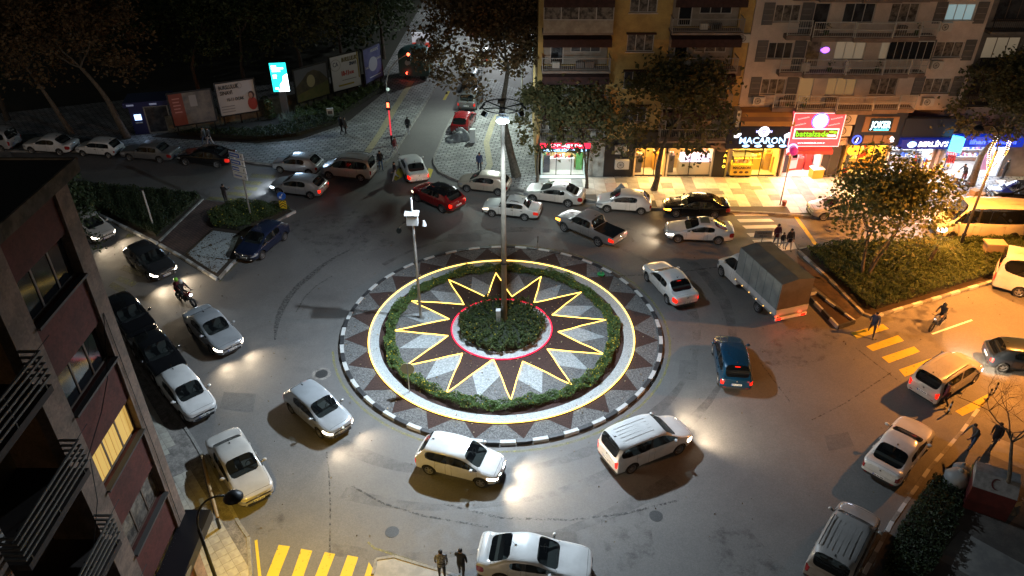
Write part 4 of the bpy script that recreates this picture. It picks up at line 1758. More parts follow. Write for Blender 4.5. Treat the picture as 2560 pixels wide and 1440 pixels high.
for px, py in ((1700, 505), (1795, 445 + 37), (1890, 470)):
    q = G(px, py, .14)
    mo = MB().box((q[0], q[1], .153), (.9, .6, .012)).obj('access_cover', mat('cover_grey', (.14, .13, .12), .6))
    tag(mo, 'rectangular access cover in the shop pavement ' + {1700: 'behind the black saloon', 1795: 'below the plane tree', 1890: 'below the yellow cart'}[px], 'access cover')
# ------------------------------------------------------------------ buildings
WALLY = mat('plaster_ochre', (.52, .35, .12), .85, col2=(.38, .25, .09), vs=.9, spk=.05, bs=20)
WALLW = mat('plaster_pale', (.62, .52, .45), .85, col2=(.50, .41, .35), vs=.6, spk=.05, bs=20)
WALLB = mat('plaster_brown', (.32, .22, .17), .85, col2=(.20, .145, .115), vs=1.1, spk=.15, bs=14)
WALLR = mat('plaster_oxide_red', (.15, .042, .033), .85, col2=(.10, .032, .026), vs=1.1, spk=.15, bs=14)
GREYP = mat('grey_panel', (.12, .115, .115), .7, var=.2, vs=2)
DKMET = mat('dark_metal', (.03, .03, .032), .45, metal=.5)
WMET = mat('white_metal', (.5, .48, .45), .5)
WFRAME = mat('window_frame_white', (.5, .47, .44), .45)
BFRAME = mat('window_frame_brown', (.13, .09, .07), .5)
GLASSD = mat('window_glass', (.018, .02, .024), .07, spec=.6)
GLASSC = mat('window_glass_curtained', (.24, .21, .18), .12, spec=.6, col2=(.07, .06, .055), vs=3.5)
GLASSG = mat('window_glass_grey', (.07, .07, .075), .12, spec=.6, col2=(.03, .03, .035), vs=1.5)
LITW = mat('lit_curtain_warm', (.5, .35, .1), .8, emit=(1.0, .62, .16), es=.55)
LITC = mat('lit_curtain_cool', (.5, .6, .55), .8, emit=(.62, .95, .85), es=.8)
LITN = mat('lit_room_neutral', (.5, .45, .4), .8, emit=(1.0, .78, .5), es=.11)
AWNB = mat('awning_maroon', (.06, .025, .022), .85, var=.4, vs=3)
SLABC = mat('balcony_slab', (.32, .25, .21), .85, var=.3, vs=1.5)
TILE_R = mat('flat_roof', (.012, .012, .012), .95)
ACW = mat('ac_casing', (.55, .52, .47), .5)


def wall(root, x0, x1, z0, z1, holes, m, th=.25, y=0.0, name='wall'):
    """a wall facing -y in local space with real openings; holes = [(x0,x1,z0,z1)]"""
    xs = sorted({x0, x1} | {h[0] for h in holes} | {h[1] for h in holes})
    zs = sorted({z0, z1} | {h[2] for h in holes} | {h[3] for h in holes})
    xs = [x for x in xs if x0 <= x <= x1]
    zs = [z for z in zs if z0 <= z <= z1]
    mb = MB()
    for j in range(len(zs) - 1):
        run = None
        for i in range(len(xs) - 1):
            cx, cz = (xs[i] + xs[i + 1]) / 2, (zs[j] + zs[j + 1]) / 2
            solid = not any(h[0] < cx < h[1] and h[2] < cz < h[3] for h in holes)
            if solid and run is None:
                run = xs[i]
            if not solid and run is not None:
                mb.b2(run, xs[i], y, y + th, zs[j], zs[j + 1])
                run = None
        if run is not None:
            mb.b2(run, xs[-1], y, y + th, zs[j], zs[j + 1])
    return mb.obj(name, m, root)


def window(root, x0, x1, z0, z1, y=.12, n=3, fm=WFRAME, gm=GLASSD, lit=None, sill=True, label=None, fr=.055, curtain=False, silld=.12):
    f = MB()
    f.b2(x0, x1, y - .03, y + .03, z0, z0 + fr)
    f.b2(x0, x1, y - .03, y + .03, z1 - fr, z1)
    f.b2(x0, x0 + fr, y - .03, y + .03, z0 + fr, z1 - fr)
    f.b2(x1 - fr, x1, y - .03, y + .03, z0 + fr, z1 - fr)
    for k in range(1, n):
        x = x0 + (x1 - x0) * k / n
        f.b2(x - fr * .5, x + fr * .5, y - .028, y + .028, z0 + fr, z1 - fr)
    w = f.obj('window', fm, root)
    if label:
        w['label'] = label
    for k in range(n):
        a, b = x0 + (x1 - x0) * k / n + fr * .5, x0 + (x1 - x0) * (k + 1) / n - fr * .5
        s = MB()
        s.b2(a, b, y - .006, y + .006, z0 + fr, z1 - fr)
        s.obj('pane', lit if lit else gm, w)
    if sill:
        s = MB()
        s.b2(x0 - .08, x1 + .08, -silld, y - .03, z0 - .07, z0)
        s.obj('sill', WALLW if fm is WFRAME else BFRAME, w)
    return w


def railing(root, x0, x1, z0, h, y, m=WMET, step=.14, bars=None, sides=0.0, name='railing'):
    mb = MB()
    mb.b2(x0, x1, y - .025, y + .025, z0 + h - .05, z0 + h)
    mb.b2(x0, x1, y - .015, y + .015, z0 + .08, z0 + .11)
    n = max(2, int((x1 - x0) / step))
    for i in range(n + 1):
        x = x0 + (x1 - x0) * i / n
        mb.b2(x - .009, x + .009, y - .009, y + .009, z0 + .11, z0 + h - .05)
    for x in (x0, x1):
        mb.b2(x - .025, x + .025, y - .026, y + .026, z0, z0 + h - .002)
        if sides:
            mb.b2(x - .02, x + .02, y, y + sides, z0 + h - .05, z0 + h - .004)
            k = int(sides / step)
            for i in range(1, k):
                yy = y + sides * i / k
                mb.b2(x - .009, x + .009, yy - .009, yy + .009, z0, z0 + h - .05)
    return mb.obj(name, m, root)


def ac_unit(root, x, z, y=-.25, w=.85, h=.6, name='air_conditioner', label='white air conditioner on the wall', own=True):
    s = MB()
    s.b2(x - w / 2, x + w / 2, y - .17, y + .17, z - h / 2, z + h / 2)
    o = s.obj(name, ACW, root)
    f = MB()
    f.lathe([(h * .38, -.175), (h * .38, -.19), (h * .33, -.19), (h * .33, -.172)], 20, 'Y', (x - w * .12, y, z))
    for k in range(6):
        a = k * PI / 6
        f.box((x - w * .12, y - .18, z), (h * .66, .006, .012), ry=a)
    f.obj('fan_grille', DKMET, o)
    b = MB()
    for sx in (-.3, .3):
        b.b2(x + sx * w - .02, x + sx * w + .02, y + .171, .0, z - h / 2 - .04, z - h / 2 - .003)
    b.obj('bracket', DKMET, o)
    return o


def lx(px, py, Y, ox=0.0):
    a = VZ(px, py, Y)
    return a[0] - ox, a[1]


FY = 56.0            # the street front of both far buildings
# ---- ochre block -----------------------------------------------------------
YB = thing('apartment_block', 'ochre apartment block with dark balconies behind the plane trees', 'building', (0, FY, 0))
x0, x1 = 1.9, 17.2
FL = [3.7, 6.4, 9.1, 11.85, 14.6]
holes = []
for z in FL:
    holes.append((2.3, 7.0, z + .05, z + 2.45))
    holes.append((8.35, 10.3, z + 1.05, z + 2.3))
    holes.append((11.4, 16.2, z + .05, z + 2.45))
wall(YB, x0, x1, 3.3, 17.4, holes, WALLY)
s = MB()
s.b2(x0 + .002, x0 + .25, .25, 12, 0, 17.4)
s.b2(x1 - .25, x1 - .003, .25, 12, 0, 17.4)
s.b2(x0 + .25, x1 - .25, 11.8, 12, 0, 17.4)
s.b2(x0 + .25, x1 - .25, 1.6, 1.7, 0, 17.4)
s.obj('side_wall', WALLY, YB)
s = MB()
s.b2(x0, x1, 0, 12, 17.4, 17.6)
s.obj('roof', TILE_R, YB)
for i, z in enumerate(FL):
    for k, (a, b) in enumerate(((2.3, 7.0), (11.4, 16.2))):
        s = MB()
        s.b2(a - .15, b + .15, -1.3, .0, z - .16, z)
        bl = s.obj('balcony_slab', SLABC, YB)
        if i == 4 or (i == 3 and k == 0):
            # glazed in balcony: panelled parapet and four panes
            s = MB()
            s.b2(a - .1, b + .1, -1.3, -1.22, z, z + .85)
            s.obj('parapet', mat('parapet_cream', (.42, .37, .30), .8, var=.3, vs=2), bl)
            window(YB, a - .1, b + .1, z + .86, z + 2.2, y=-1.25, n=4, gm=GLASSC, sill=False)
        else:
            rl = railing(YB, a - .1, b + .1, z, .95, -1.25, sides=1.2, m=mat('rail_grey', (.3, .28, .26), .5))
        # back wall of the loggia with its window and door
        wall(YB, a, b, z + .05, z + 2.45, [(a + .5, a + 1.5, z + .05, z + 2.1), (a + 2.0, b - .5, z + .9, z + 2.1)], mat('loggia_wall', (.36, .31, .26), .8, var=.3, vs=1), th=.1, y=.3, name='loggia_wall')
        window(YB, a + .5, a + 1.5, z + .05, z + 2.1, y=.33, n=1, gm=GLASSD, sill=False, fr=.08)
        window(YB, a + 2.0, b - .5, z + .9, z + 2.1, y=.33, n=3, gm=GLASSC if (i + k) % 2 else GLASSG, sill=False, fr=.06)
        # awning hanging from the slab above
        s = MB()
        zt = z + 2.55
        s.add([(a - .1, -.05, zt), (b + .1, -.05, zt), (b + .1, -1.38, zt - .25), (a - .1, -1.38, zt - .25), (b + .1, -1.40, zt - .8), (a - .1, -1.40, zt - .8)],
              [(0, 3, 2, 1), (3, 5, 4, 2)])
        s.obj('awning', AWNB, YB)
        # clutter on the balcony
        for q in range(3):
            xx = rnd.uniform(a + .3, b - .3)
            s = MB()
            s.box((xx, -.7, z + .3), (rnd.uniform(.3, .7), .3, rnd.uniform(.3, .6)))
            s.obj('storage_box', [ACW, BFRAME, GREYP][q], YB)
    window(YB, 8.35, 10.3, z + 1.05, z + 2.3, n=3, gm=GLASSC if i in (2, 3) else GLASSG, label='curtained window' if i == 3 else None)
    s = MB()
    s.b2(8.25, 10.4, -.28, 0, z + 2.33, z + 2.42)
    s.obj('window_hood', AWNB, YB)
ac_unit(YB, 11.0, 14.35)
ac_unit(YB, 16.7, 11.2)
s = MB()
s.b2(16.45, 17.0, -.06, -.0, 11.25 - 2.9, 12.0 - 2.9)
s.obj('shutter', BFRAME, YB)

# ---- pale block with long stepped balconies ---------------------------------
WB = thing('apartment_block', 'pale apartment block with long white railed balconies over bright shops', 'building', (0, FY, 0))
x0, x1 = 17.25, 34.0
WFL = [6.15, 8.85, 11.5, 14.2]
holes = []
wins = []
for i, z in enumerate(WFL):
    wins.append((i, 'L', (18.7, 20.5, z + .75, z + 1.95)))
    wins.append((i, 'R', (30.9, 32.9, z + .85, z + 2.0)))
    for a, b in ((21.5, 22.6), (23.6, 25.8), (26.9, 28.9)):
        wins.append((i, 'B', (a, b, z + (.1 if b - a < 1.3 else .7), z + 2.05)))
holes = [w[2] for w in wins]
wall(WB, x0, x1, 5.7, 17.4, holes, WALLW)
s = MB()
s.b2(x0 + .003, x0 + .25, .25, 12, 0, 17.4)
s.b2(x1 - .25, x1 - .002, .25, 12, 0, 17.4)
s.b2(x0 + .25, x1 - .25, 11.8, 12, 0, 17.4)
s.obj('side_wall', WALLW, WB)
s = MB()
s.b2(x0, x1, 0, 12, 17.4, 17.6)
s.obj('roof', TILE_R, WB)
s = MB()
s.b2(x0 + .25, x1 - .25, 1.6, 1.7, 5.7, 17.4)
s.obj('inner_wall', GREYP, WB)
for i, t, (a, b, c, d) in wins:
    lit = None
    gm = GLASSG if (i + int(a)) % 2 else GLASSC
    if t == 'R' and i in (1, 2, 3):
        lit = None if i == 1 else LITC
        gm = GLASSC
    if t == 'R' and i == 2:
        lit = mat('lit_room_blue', (.4, .5, .5), .8, emit=(.45, .7, .75), es=.35)
    if i == 1 and t == 'B':
        lit = LITN if a > 23 else None
    if i == 0 and t == 'B' and a < 26.5:
        lit = mat('lit_room_amber', (.3, .2, .1), .8, emit=(1., .6, .25), es=.16)
    w = window(WB, a, b, c, d, n=3 if b - a > 1.5 else 1, gm=gm, lit=lit, label='lit window' if lit else None)
    if t in 'LR':
        for sx in (-1, 1):
            s = MB()
            xa, xb = (a - .85, a - .07) if sx < 0 else (b + .07, b + .85)
            s.b2(xa, xb, -.05, 0, c - .2, d + .15)
            p = s.obj('wall_panel', GREYP, WB)
            for q in range(3):
                s = MB()
                zz = c + .1 + q * .4
                s.b2(xa + .08, xb - .08, -.075, -.05, zz, zz + .035)
                s.obj('panel_slat', mat('slat_pale', (.25, .24, .24), .6), p)
    if t == 'B' and b - a < 1.3:
        s = MB()
        s.b2(a - .9, a - .05, -.04, 0, c - .1, d)
        s.obj('shutter', mat('shutter_slate', (.08, .085, .10), .6), WB)
for i, z in enumerate(WFL):
    segs = [(19.6, 21.3, .75), (21.3, 24.2, 1.15), (24.2, 26.9, 1.35), (26.9, 28.9, 1.15), (28.9, 30.2, .95)]
    for j, (a, b, dp) in enumerate(segs):
        s = MB()
        s.b2(a + .002, b - .002, -dp, 0, z - .32, z - .02)
        bl = s.obj('balcony_slab', mat('slab_brown', (.22, .17, .15), .85, var=.3, vs=1.5), WB)
        m = MB()
        h1 = .55
        m.b2(a, b, -dp, -dp + .05, z + .50, z + .55)
        m.b2(a, b, -dp, -dp + .05, z + .04, z + .07)
        m.b2(a, b, -dp, -dp + .04, z + 1.0, z + 1.05)
        n = int((b - a) / .16)
        for k in range(n + 1):
            x = a + (b - a) * k / n
            m.b2(x - .008, x + .008, -dp + .01, -dp + .03, z + .07, z + 1.0)
        for x in (a + .02, b - .02):
            m.b2(x - .03, x + .03, -dp - .005, -dp + .055, z - .02, z + 1.055)
        m.obj('railing', WMET, bl)
    if i == 1:
        s = MB()
        for k in range(7):
            x = 26.95 + k * .53
            s.b2(x, x + .03, -1.05, -1.0, z, z + 2.3)
        s.b2(26.95, 30.16, -1.05, -1.0, z + 2.3, z + 2.36)
        e = s.obj('glazing_frame', WMET, WB)
        for k in range(6):
            x = 26.98 + k * .53
            MB().b2(x + .003, x + .497, -1.03, -1.02, z + 1.06, z + 2.3).obj('glass_panel', GLASSD, e)
    for q in range(4):
        xx = rnd.uniform(20, 29.6)
        r = MB()
        if q % 2:
            r.box((xx, -.4, z + .3), (rnd.uniform(.3, .8), .35, .6))
        else:
            r.cyl((xx, -.45, z), .16, .28, 10, .2)
            for t in range(14):
                leaf(r, Vector((xx + rnd.gauss(0, .12), -.45 + rnd.gauss(0, .1), z + .4 + rnd.random() * .4)), .16, rnd)
        r.obj('balcony_plant' if q % 2 == 0 else 'storage_box', L_HEDGE if q % 2 == 0 else [BFRAME, ACW][i % 2], WB)
    ac_unit(WB, 31.4 - .2 * i, z + .3 + .1 * i)
ac_unit(WB, 18.6, 6.55)
m = MB()
m.ball((22.9, .02, 11.5 - 2.65 + 1.4), (.35, .05, .25), 10, 6)
m.obj('purple_light', emat('purple_light', (.35, .1, 1.0), 4.0), WB)

# ---- grey block at the right edge -------------------------------------------
DB = thing('apartment_block', 'dim grey apartment block at the right edge of the street front', 'building', (0, 57.0, 0))
DGW = mat('plaster_dim', (.22, .19, .17), .85, var=.3, vs=1)
holes = []
dws = []
for z in [6.0, 8.8, 11.6, 14.4]:
    for a, b in ((35.0, 37.6), (40.2, 42.0), (43.6, 45.4)):
        dws.append((a, b, z + .5, z + 2.1, z))
holes = [d[:4] for d in dws]
wall(DB, 34.1, 48, 4.6, 17.2, holes, DGW)
for i, (a, b, c, d, z) in enumerate(dws):
    window(DB, a, b, c, d, n=3, gm=GLASSG, lit=LITN if i in (3, 4) else None, fm=BFRAME)
    if a < 36:
        s = MB()
        s.b2(a - .6, b + .6, -1.2, 0, z - .2, z)
        bl = s.obj('balcony_slab', DGW, DB)
        railing(bl, a - .55, b + .55, z, .95, -1.15, m=DKMET)
s = MB()
s.b2(34.1, 34.3, .25, 12, 0, 17.2)
s.b2(47.8, 48, .25, 12, 0, 17.2)
s.b2(34.3, 47.8, 1.6, 1.7, 3.4, 17.2)
s.obj('side_wall', DGW, DB)
s = MB()
s.b2(34.1, 48, 0, 12, 17.2, 17.4)
s.obj('roof', TILE_R, DB)

# ---- shops: recessed rooms with their own lamps -------------------------------
def goods(root, xa, xb, y, z, n, cols, r, h=(.08, .3), name='goods'):
    for c in cols:
        mb = MB()
        for _ in range(n):
            x = r.uniform(xa, xb)
            hh = r.uniform(*h)
            mb.box((x, y + r.uniform(-.12, .12), z + hh / 2), (r.uniform(.06, .22), .12, hh), rz=r.uniform(-.2, .2))
        mb.obj(name, c, root)['kind'] = 'stuff'


GC = [mat('goods_' + n, c, .5) for n, c in (('red', (.6, .06, .05)), ('white', (.7, .7, .66)), ('amber', (.6, .35, .06)), ('green', (.1, .35, .08)), ('blue', (.08, .15, .5)), ('pink', (.6, .25, .35)), ('dark', (.05, .05, .07)))]


def shop(label, xa, xb, ztop, light, power, wallm, cols, seed, counter=None, depth=3.2, open_front=False, cat='shop', glass_div=3, zs=3.2):
    root = thing('shop', label, cat, ((xa + xb) / 2, FY - .0, .13))
    r = random.Random(seed)
    w = (xb - xa) / 2
    s = MB()
    s.b2(-w, -w + .14, .0, depth, 0, zs)
    s.b2(w - .14, w, .0, depth, 0, zs)
    s.b2(-w + .14, w - .14, depth - .1, depth, 0, zs)
    s.obj('room_wall', wallm, root)
    s = MB()
    s.b2(-w, w, .003, depth, -.1, .02)
    s.obj('room_floor', mat('shop_floor', (.45, .42, .38), .35, var=.2, vs=2), root)
    s = MB()
    s.b2(-w, w, 0, depth, zs - .12, zs)
    s.obj('room_ceiling', mat('shop_ceiling', (.5, .5, .48), .8), root)
    for k in range(3):
        s = MB()
        x = -w + .3 + (2 * w - .6) * (k + .5) / 3
        s.b2(x - .3, x + .3, .9, 1.5, zs - .16, zs - .125)
        s.obj('ceiling_light', mat('panel_%s' % seed, light, .5, emit=light, es=5.0), root)
    lamp('shop_lamp', 'AREA', (0, 1.0, zs - .2), power * 1.2, light, root, (2 * w - .5, 1.4), aim=(0, .4, 0))
    lamp('fascia_lamp', 'AREA', (0, -.75, zs - .55), power * .6, light, root, (2 * w - .5, .5), aim=(0, -3.2, 0))
    for k in range(3):
        zz = .5 + k * .62
        s = MB()
        s.b2(-w + .2, w - .2, depth - .6, depth - .12, zz, zz + .04)
        s.obj('shelf', mat('shelf_white', (.55, .53, .5), .6), root)
        goods(root, -w + .3, w - .3, depth - .42, zz + .04, int(8 * w), cols[:3], r)
    for k in range(5):
        px_ = r.uniform(-w + .4, w - .4)
        pz_ = r.uniform(1.6, 2.6)
        MB().box((px_, depth - .13, pz_), (r.uniform(.3, .7), .03, r.uniform(.3, .6))).obj('wall_poster', cols[k % 3] if k % 2 else GC[r.randrange(7)], root)
    for k in range(2):
        px_ = -w + .5 + (2 * w - 1.0) * k
        MB().box((px_, .9 + .5 * k, .75), (.5, .45, 1.45)).obj('display_stand', [GC[6], cols[0]][k], root)
        goods(root, px_ - .2, px_ + .2, .9 + .5 * k, 1.48, 4, cols[:2], r)
    if counter:
        s = MB()
        s.b2(-w + .5, w - .9, 1.2, 1.8, .02, 1.0)
        co = s.obj('counter', counter, root)
        goods(root, -w + .6, w - 1.0, 1.45, 1.0, int(6 * w), cols[1:4], r)
    if not open_front:
        f = MB()
        f.b2(-w, w, .02, .08, zs - .2, zs - .13)
        f.b2(-w, w, .02, .08, .02, .12)
        for k in range(glass_div + 1):
            x = -w + .02 + (2 * w - .04) * k / glass_div
            f.b2(x - .03, x + .03, .02, .08, .12, zs - .2)
        f.obj('shop_front_frame', DKMET, root)
        for k in range(glass_div):
            if k == glass_div // 2:
                continue
            a = -w + .05 + (2 * w - .04) * k / glass_div
            b = a + (2 * w - .04) / glass_div - .06
            MB().b2(a, b, .045, .055, .12, zs - .2).obj('shop_pane', SHOPGLASS, root)
    return root, w


SHOPGLASS = bpy.data.materials.new('shop_glass')
SHOPGLASS.use_nodes = True
_nt = SHOPGLASS.node_tree
_b = _nt.nodes['Principled BSDF']
_t = _nt.nodes.new('ShaderNodeBsdfTransparent')
_g = _nt.nodes.new('ShaderNodeBsdfGlossy')
_g.inputs['Roughness'].default_value = .05
_m = _nt.nodes.new('ShaderNodeMixShader')
_m.inputs[0].default_value = .06
_nt.links.new(_t.outputs[0], _m.inputs[1])
_nt.links.new(_g.outputs[0], _m.inputs[2])
_nt.links.new(_m.outputs[0], _nt.nodes['Material Output'].inputs[0])

NAVY = mat('fascia_navy', (.012, .02, .05), .35)
BLKF = mat('fascia_black', (.012, .012, .016), .4)
E_WB = emat('sign_white_blue', (.40, .68, 1.0), 2.6)
E_W = emat('sign_white', (.9, .93, 1.0), 2.2)
E_RED = emat('sign_red', (1.0, .02, .06), 2.2)
E_GRN = emat('sign_green', (.25, 1.0, .03), 1.1)
E_BLU = emat('sign_blue', (.05, .10, 1.0), 3.5)
E_CY = emat('sign_cyan', (.1, .75, 1.0), 3.0)
E_PINK = emat('sign_pinkred', (.9, .10, .13), .75)
E_HALO = emat('sign_halo', (1.0, .55, .55), 2.0)
DIMT = mat('sign_letters_dim', (.45, .36, .28), .5)


def sign(label, xa, xb, za, zb, m, y=-.35, th=.3, name='shop_sign'):
    root = thing(name, label, 'sign', ((xa + xb) / 2, FY + y, (za + zb) / 2))
    w, h = (xb - xa) / 2, (zb - za) / 2
    s = MB()
    s.b2(-w, w, 0, th, -h, h)
    s.obj('fascia', m, root)
    return root, w, h


# takeaway with the red sign
rt, w = shop('bright white takeaway with glass front under the red sign', 2.3, 5.95, 3.2, (.8, 1.0, .98), 260, mat('wall_mint', (.6, .72, .7), .7), [GC[3], GC[0], GC[1]], 1, counter=GC[1])
s = MB()
s.b2(-w - .1, w + .1, -.5, 0, -.12, .1)
s.obj('step', mat('step_pale', (.5, .52, .52), .6), rt)
sg, w, h = sign('red lit shop sign with white lettering behind the small trees', 2.2, 6.1, 2.72, 3.25, E_RED, y=-.4)
text('komagene', .42, E_W, (0, -.02, .0), sg, width=2.6, bold=.0)
sg, w, h = sign('white lit lettering strip below the red sign', 2.2, 6.1, 2.36, 2.66, mat('glass_dark_strip', (.03, .05, .08), .2), y=-.3, th=.1)
text('ARA GELSİN : 0 212 4', .26, E_WB, (0, -.02, 0), sg, width=3.4, bold=.008)
# closed bays
s = MB()
s.b2(6.1, 7.3, -.05, .25, .13, 3.3)
cb = s.obj('wall_bay', mat('bay_white', (.42, .42, .40), .7, var=.3, vs=2))
cb.location = (0, FY, 0)
tag(cb, 'grey and white closed bay beside the red signed takeaway', 'wall bay')
s = MB()
s.b2(7.32, 9.6, -.05, .25, .13, 3.3)
cb = s.obj('wall_bay', BLKF)
cb.location = (0, FY, 0)
tag(cb, 'black clad bay with two air conditioners between the shops', 'wall bay')
cb2 = thing('air_conditioner', 'white air conditioner low on the black clad bay', 'air conditioner', (8.7, FY - .1, 1.35))
ac_unit(cb2, 0, 0, w=1.1, h=.75)
cb2 = thing('air_conditioner', 'white air conditioner high on the black clad bay', 'air conditioner', (8.5, FY - .1, 2.6))
ac_unit(cb2, 0, 0, w=.9, h=.65)
# delicatessen with amber light
rt, w = shop('amber lit delicatessen behind the plane tree trunk', 9.7, 12.2, 3.2, (1, .58, .18), 420, mat('wall_amber', (.7, .5, .25), .7), [GC[2], GC[1], GC[0]], 2)
rt, w = shop('butcher with long chilled counter under the black fascia', 12.3, 16.0, 3.2, (1, .66, .28), 330, mat('wall_cream', (.65, .55, .42), .7), [GC[5], GC[1], GC[0]], 3, depth=3.0, glass_div=2)
s = MB()
s.b2(-.8, w - .2, .1, .9, .1, 1.2)
cc_ = s.obj('chilled_counter', mat('counter_panel', (.5, .45, .38), .5), rt)
s = MB()
s.b2(-.7, w - .3, .12, .8, 1.2, 1.75)
s.obj('counter_display', mat('chiller_lit', (.6, .55, .7), .3, emit=(.85, .75, 1.0), es=1.6, col2=(.5, .2, .3), vs=9), cc_)
sg, w, h = sign('black fascia with dim brass letters over the butcher', 9.65, 16.2, 2.75, 4.1, BLKF, y=-.45, th=.4)
text('İLESİ', .75, DIMT, (.4, -.02, 0), sg, width=1.6, bold=.01)
text('IGI', .75, DIMT, (2.35, -.02, 0), sg, width=1.0, bold=.02)
sg = thing('round_emblem', 'round brown emblem with banner beside the navy fascia', 'sign', (16.35, FY - .65, 3.15))
s = MB()
s.lathe([(0, -.04), (.62, -.04), (.62, .04), (0, .04)], 26, 'Y')
s.obj('disc', mat('emblem_brown', (.20, .12, .08), .5), sg)
s = MB()
s.b2(-.95, .95, -.08, -.045, -.32, -.05)
s.obj('banner', mat('emblem_band', (.28, .18, .12), .5), sg)
s = MB()
s.ball((0, -.05, .2), (.22, .03, .16), 10, 6)
s.obj('crest', mat('emblem_dark', (.06, .04, .03), .5), sg)
s = MB()
s.b2(16.0, 17.0, -.1, .25, .13, 2.75)
pl = s.obj('wall_pier', BLKF)
pl.location = (0, FY, 0)
tag(pl, 'black pier with small lit letters left of the yellow cart', 'pier')
for k, c in enumerate('CARO'):
    text(c, .32, emat('sign_amber', (1, .6, .05), 3.0), (16.85, -.13, 2.45 - k * .47), pl, bold=.01)

# sweet shop: yellow light, navy fascia
rt, w = shop('yellow lit sweet shop under the navy fascia', 17.05, 21.2, 3.2, (1, .62, .10), 600, mat('wall_yellow', (.75, .6, .25), .7), [GC[2], GC[1], GC[2]], 4, counter=mat('counter_yellow', (.6, .45, .1), .5))
sg, w, h = sign('navy shop sign with blue white letters under the striped awning', 16.5, 21.55, 2.95, 4.75, NAVY, y=-1.0, th=.9)
text('MACARON', .72, E_WB, (.2, -.02, -.24), sg, width=3.5, bold=.012)
text('MACARON', .22, emat('sign_violet', (.5, .5, 1.0), 3), (.2, -.06, .52), sg, width=1.2, bold=.01)
s = MB()
s.lathe([(.18, -.03), (.42, -.03), (.42, -.0), (.18, -.0)], 22, 'Y', (.2, -.005, .5))
s.obj('round_logo', E_W, sg)
for k in range(4):
    MB().ball((-1.2 + .95 * k + .2, -.03, -.66), (.29, .02, .12), 10, 6).obj('glowing_biscuit', E_WB, sg)
for sx in (-1, 1):
    m = MB()
    m.ball((sx * 1.95 + .1, -.03, .18), (.27, .03, .18), 10, 6)
    m.ball((sx * 1.95 + .25, -.03, .30), (.2, .03, .17), 10, 6)
    m.obj('glowing_biscuit', E_W, sg)
aw = thing('striped_awning', 'brown and amber striped awning above the navy fascia', 'awning', (19.2, FY, 4.8))
for k in range(5):
    s = MB()
    a = k / 5
    b = (k + 1) / 5
    p = lambda t: (-.25 - .95 * math.sin(t * PI / 2), 1.15 * math.cos(t * PI / 2) + .06)
    (ya, za), (yb, zb_) = p(a), p(b)
    s.add([(-1.9, ya, za), (2.2, ya, za), (2.2, yb, zb_), (-1.9, yb, zb_)], [(0, 3, 2, 1)])
    s.obj('awning_stripe', mat('awning_a', (.22, .12, .06), .8) if k % 2 else mat('awning_b', (.42, .24, .08), .8), aw)
s = MB()
s.b2(-2.25, -1.95, -1.0, 0, -.1, 1.2)
s.obj('side_board', mat('board_white', (.55, .55, .52), .6), aw)
sg, w, h = sign('narrow amber price strip above the sweet shop window', 17.1, 21.1, 2.6, 2.85, mat('price_strip', (.6, .4, .06), .5, emit=(1, .6, .05), es=.5), y=-.2, th=.1)
text('SİMİT PASTA KAHVE', .2, mat('letters_brown', (.10, .05, .01), .5), (0, -.01, 0), sg, width=2.9, bold=.006)

# wafer shop: big red sign
rt, w = shop('pink and white confectioner under the big red sign', 21.5, 24.6, 3.0, (1, .82, .78), 420, mat('wall_pink', (.75, .55, .55), .6), [GC[0], GC[1], GC[5]], 5, counter=GC[0], open_front=True)
sg = thing('shop_sign', 'big red lit sign with green lettering and round white logo', 'sign', (23.15, FY - 1.15, 4.55))
s = MB()
s.b2(-1.95, 1.95, 0, .9, -1.35, 1.35)
s.obj('fascia', E_PINK, sg)
s = MB()
for a in ((-1.95, 1.95, 1.31, 1.35), (-1.95, 1.95, -1.35, -1.31), (-1.95, -1.91, -1.31, 1.31), (1.91, 1.95, -1.31, 1.31)):
    s.b2(a[0], a[1], -.03, -.002, a[2], a[3])
s.obj('border', E_HALO, sg)
s = MB()
s.b2(-1.7, 1.7, -.04, -.003, -.72, .12)
s.obj('glow_frame', emat('halo_w', (1, .8, .8), 1.4), sg)
s = MB()
s.b2(-1.6, 1.6, -.07, -.043, -.62, .02)
s.obj('name_panel', mat('panel_brown', (.16, .09, .05), .5), sg)
text('battalzade', .62, E_GRN, (-.3, -.09, -.3), sg, width=2.5, bold=.004)
m = MB()
m.ball((1.15, -.09, -.12), (.2, .02, .1), 8, 5)
m.ball((1.4, -.09, -.16), (.16, .02, .09), 8, 5)
m.obj('leaf_mark', E_GRN, sg)
MB().b2(.85, 1.5, -.09, -.075, -.5, -.36).obj('white_dash', E_W, sg)
text('www.battalzade.com.tr', .17, E_W, (-.2, -.02, -1.05), sg, width=2.1)
m = MB()
m.lathe([(0, -.05), (.56, -.05), (.56, -.0)], 28, 'Y', (.1, -.003, .72))
m.obj('round_logo', emat('logo_cyanwhite', (.75, .95, 1.0), 2.2), sg)
m = MB()
m.lathe([(.56, -.06), (.63, -.06), (.63, -.0)], 28, 'Y', (.1, -.003, .72))
m.obj('logo_ring', E_BLU, sg)
text('Bz', .4, mat('logo_print', (.35, .2, .2), .5), (.1, -.075, .72), sg, shear=.3)
for x, z in ((-1.2, .95), (-1.35, .45), (1.3, .95), (1.2, .45)):
    o = text('battalzade', .17, emat('sign_pale_pink', (1, .5, .5), 1.2), (x, -.02, z), sg, width=.85, rot=(R(90), R(-12), 0))
aw = MB()
aw.add([(-1.7, 0, .35), (1.6, 0, .35), (1.6, -1.2, -.05), (-1.7, -1.2, -.05), (1.6, -1.2, -.35), (-1.7, -1.2, -.35)], [(0, 3, 2, 1), (3, 5, 4, 2)])
ao = aw.obj('red_awning', mat('awning_red', (.55, .09, .10), .7))
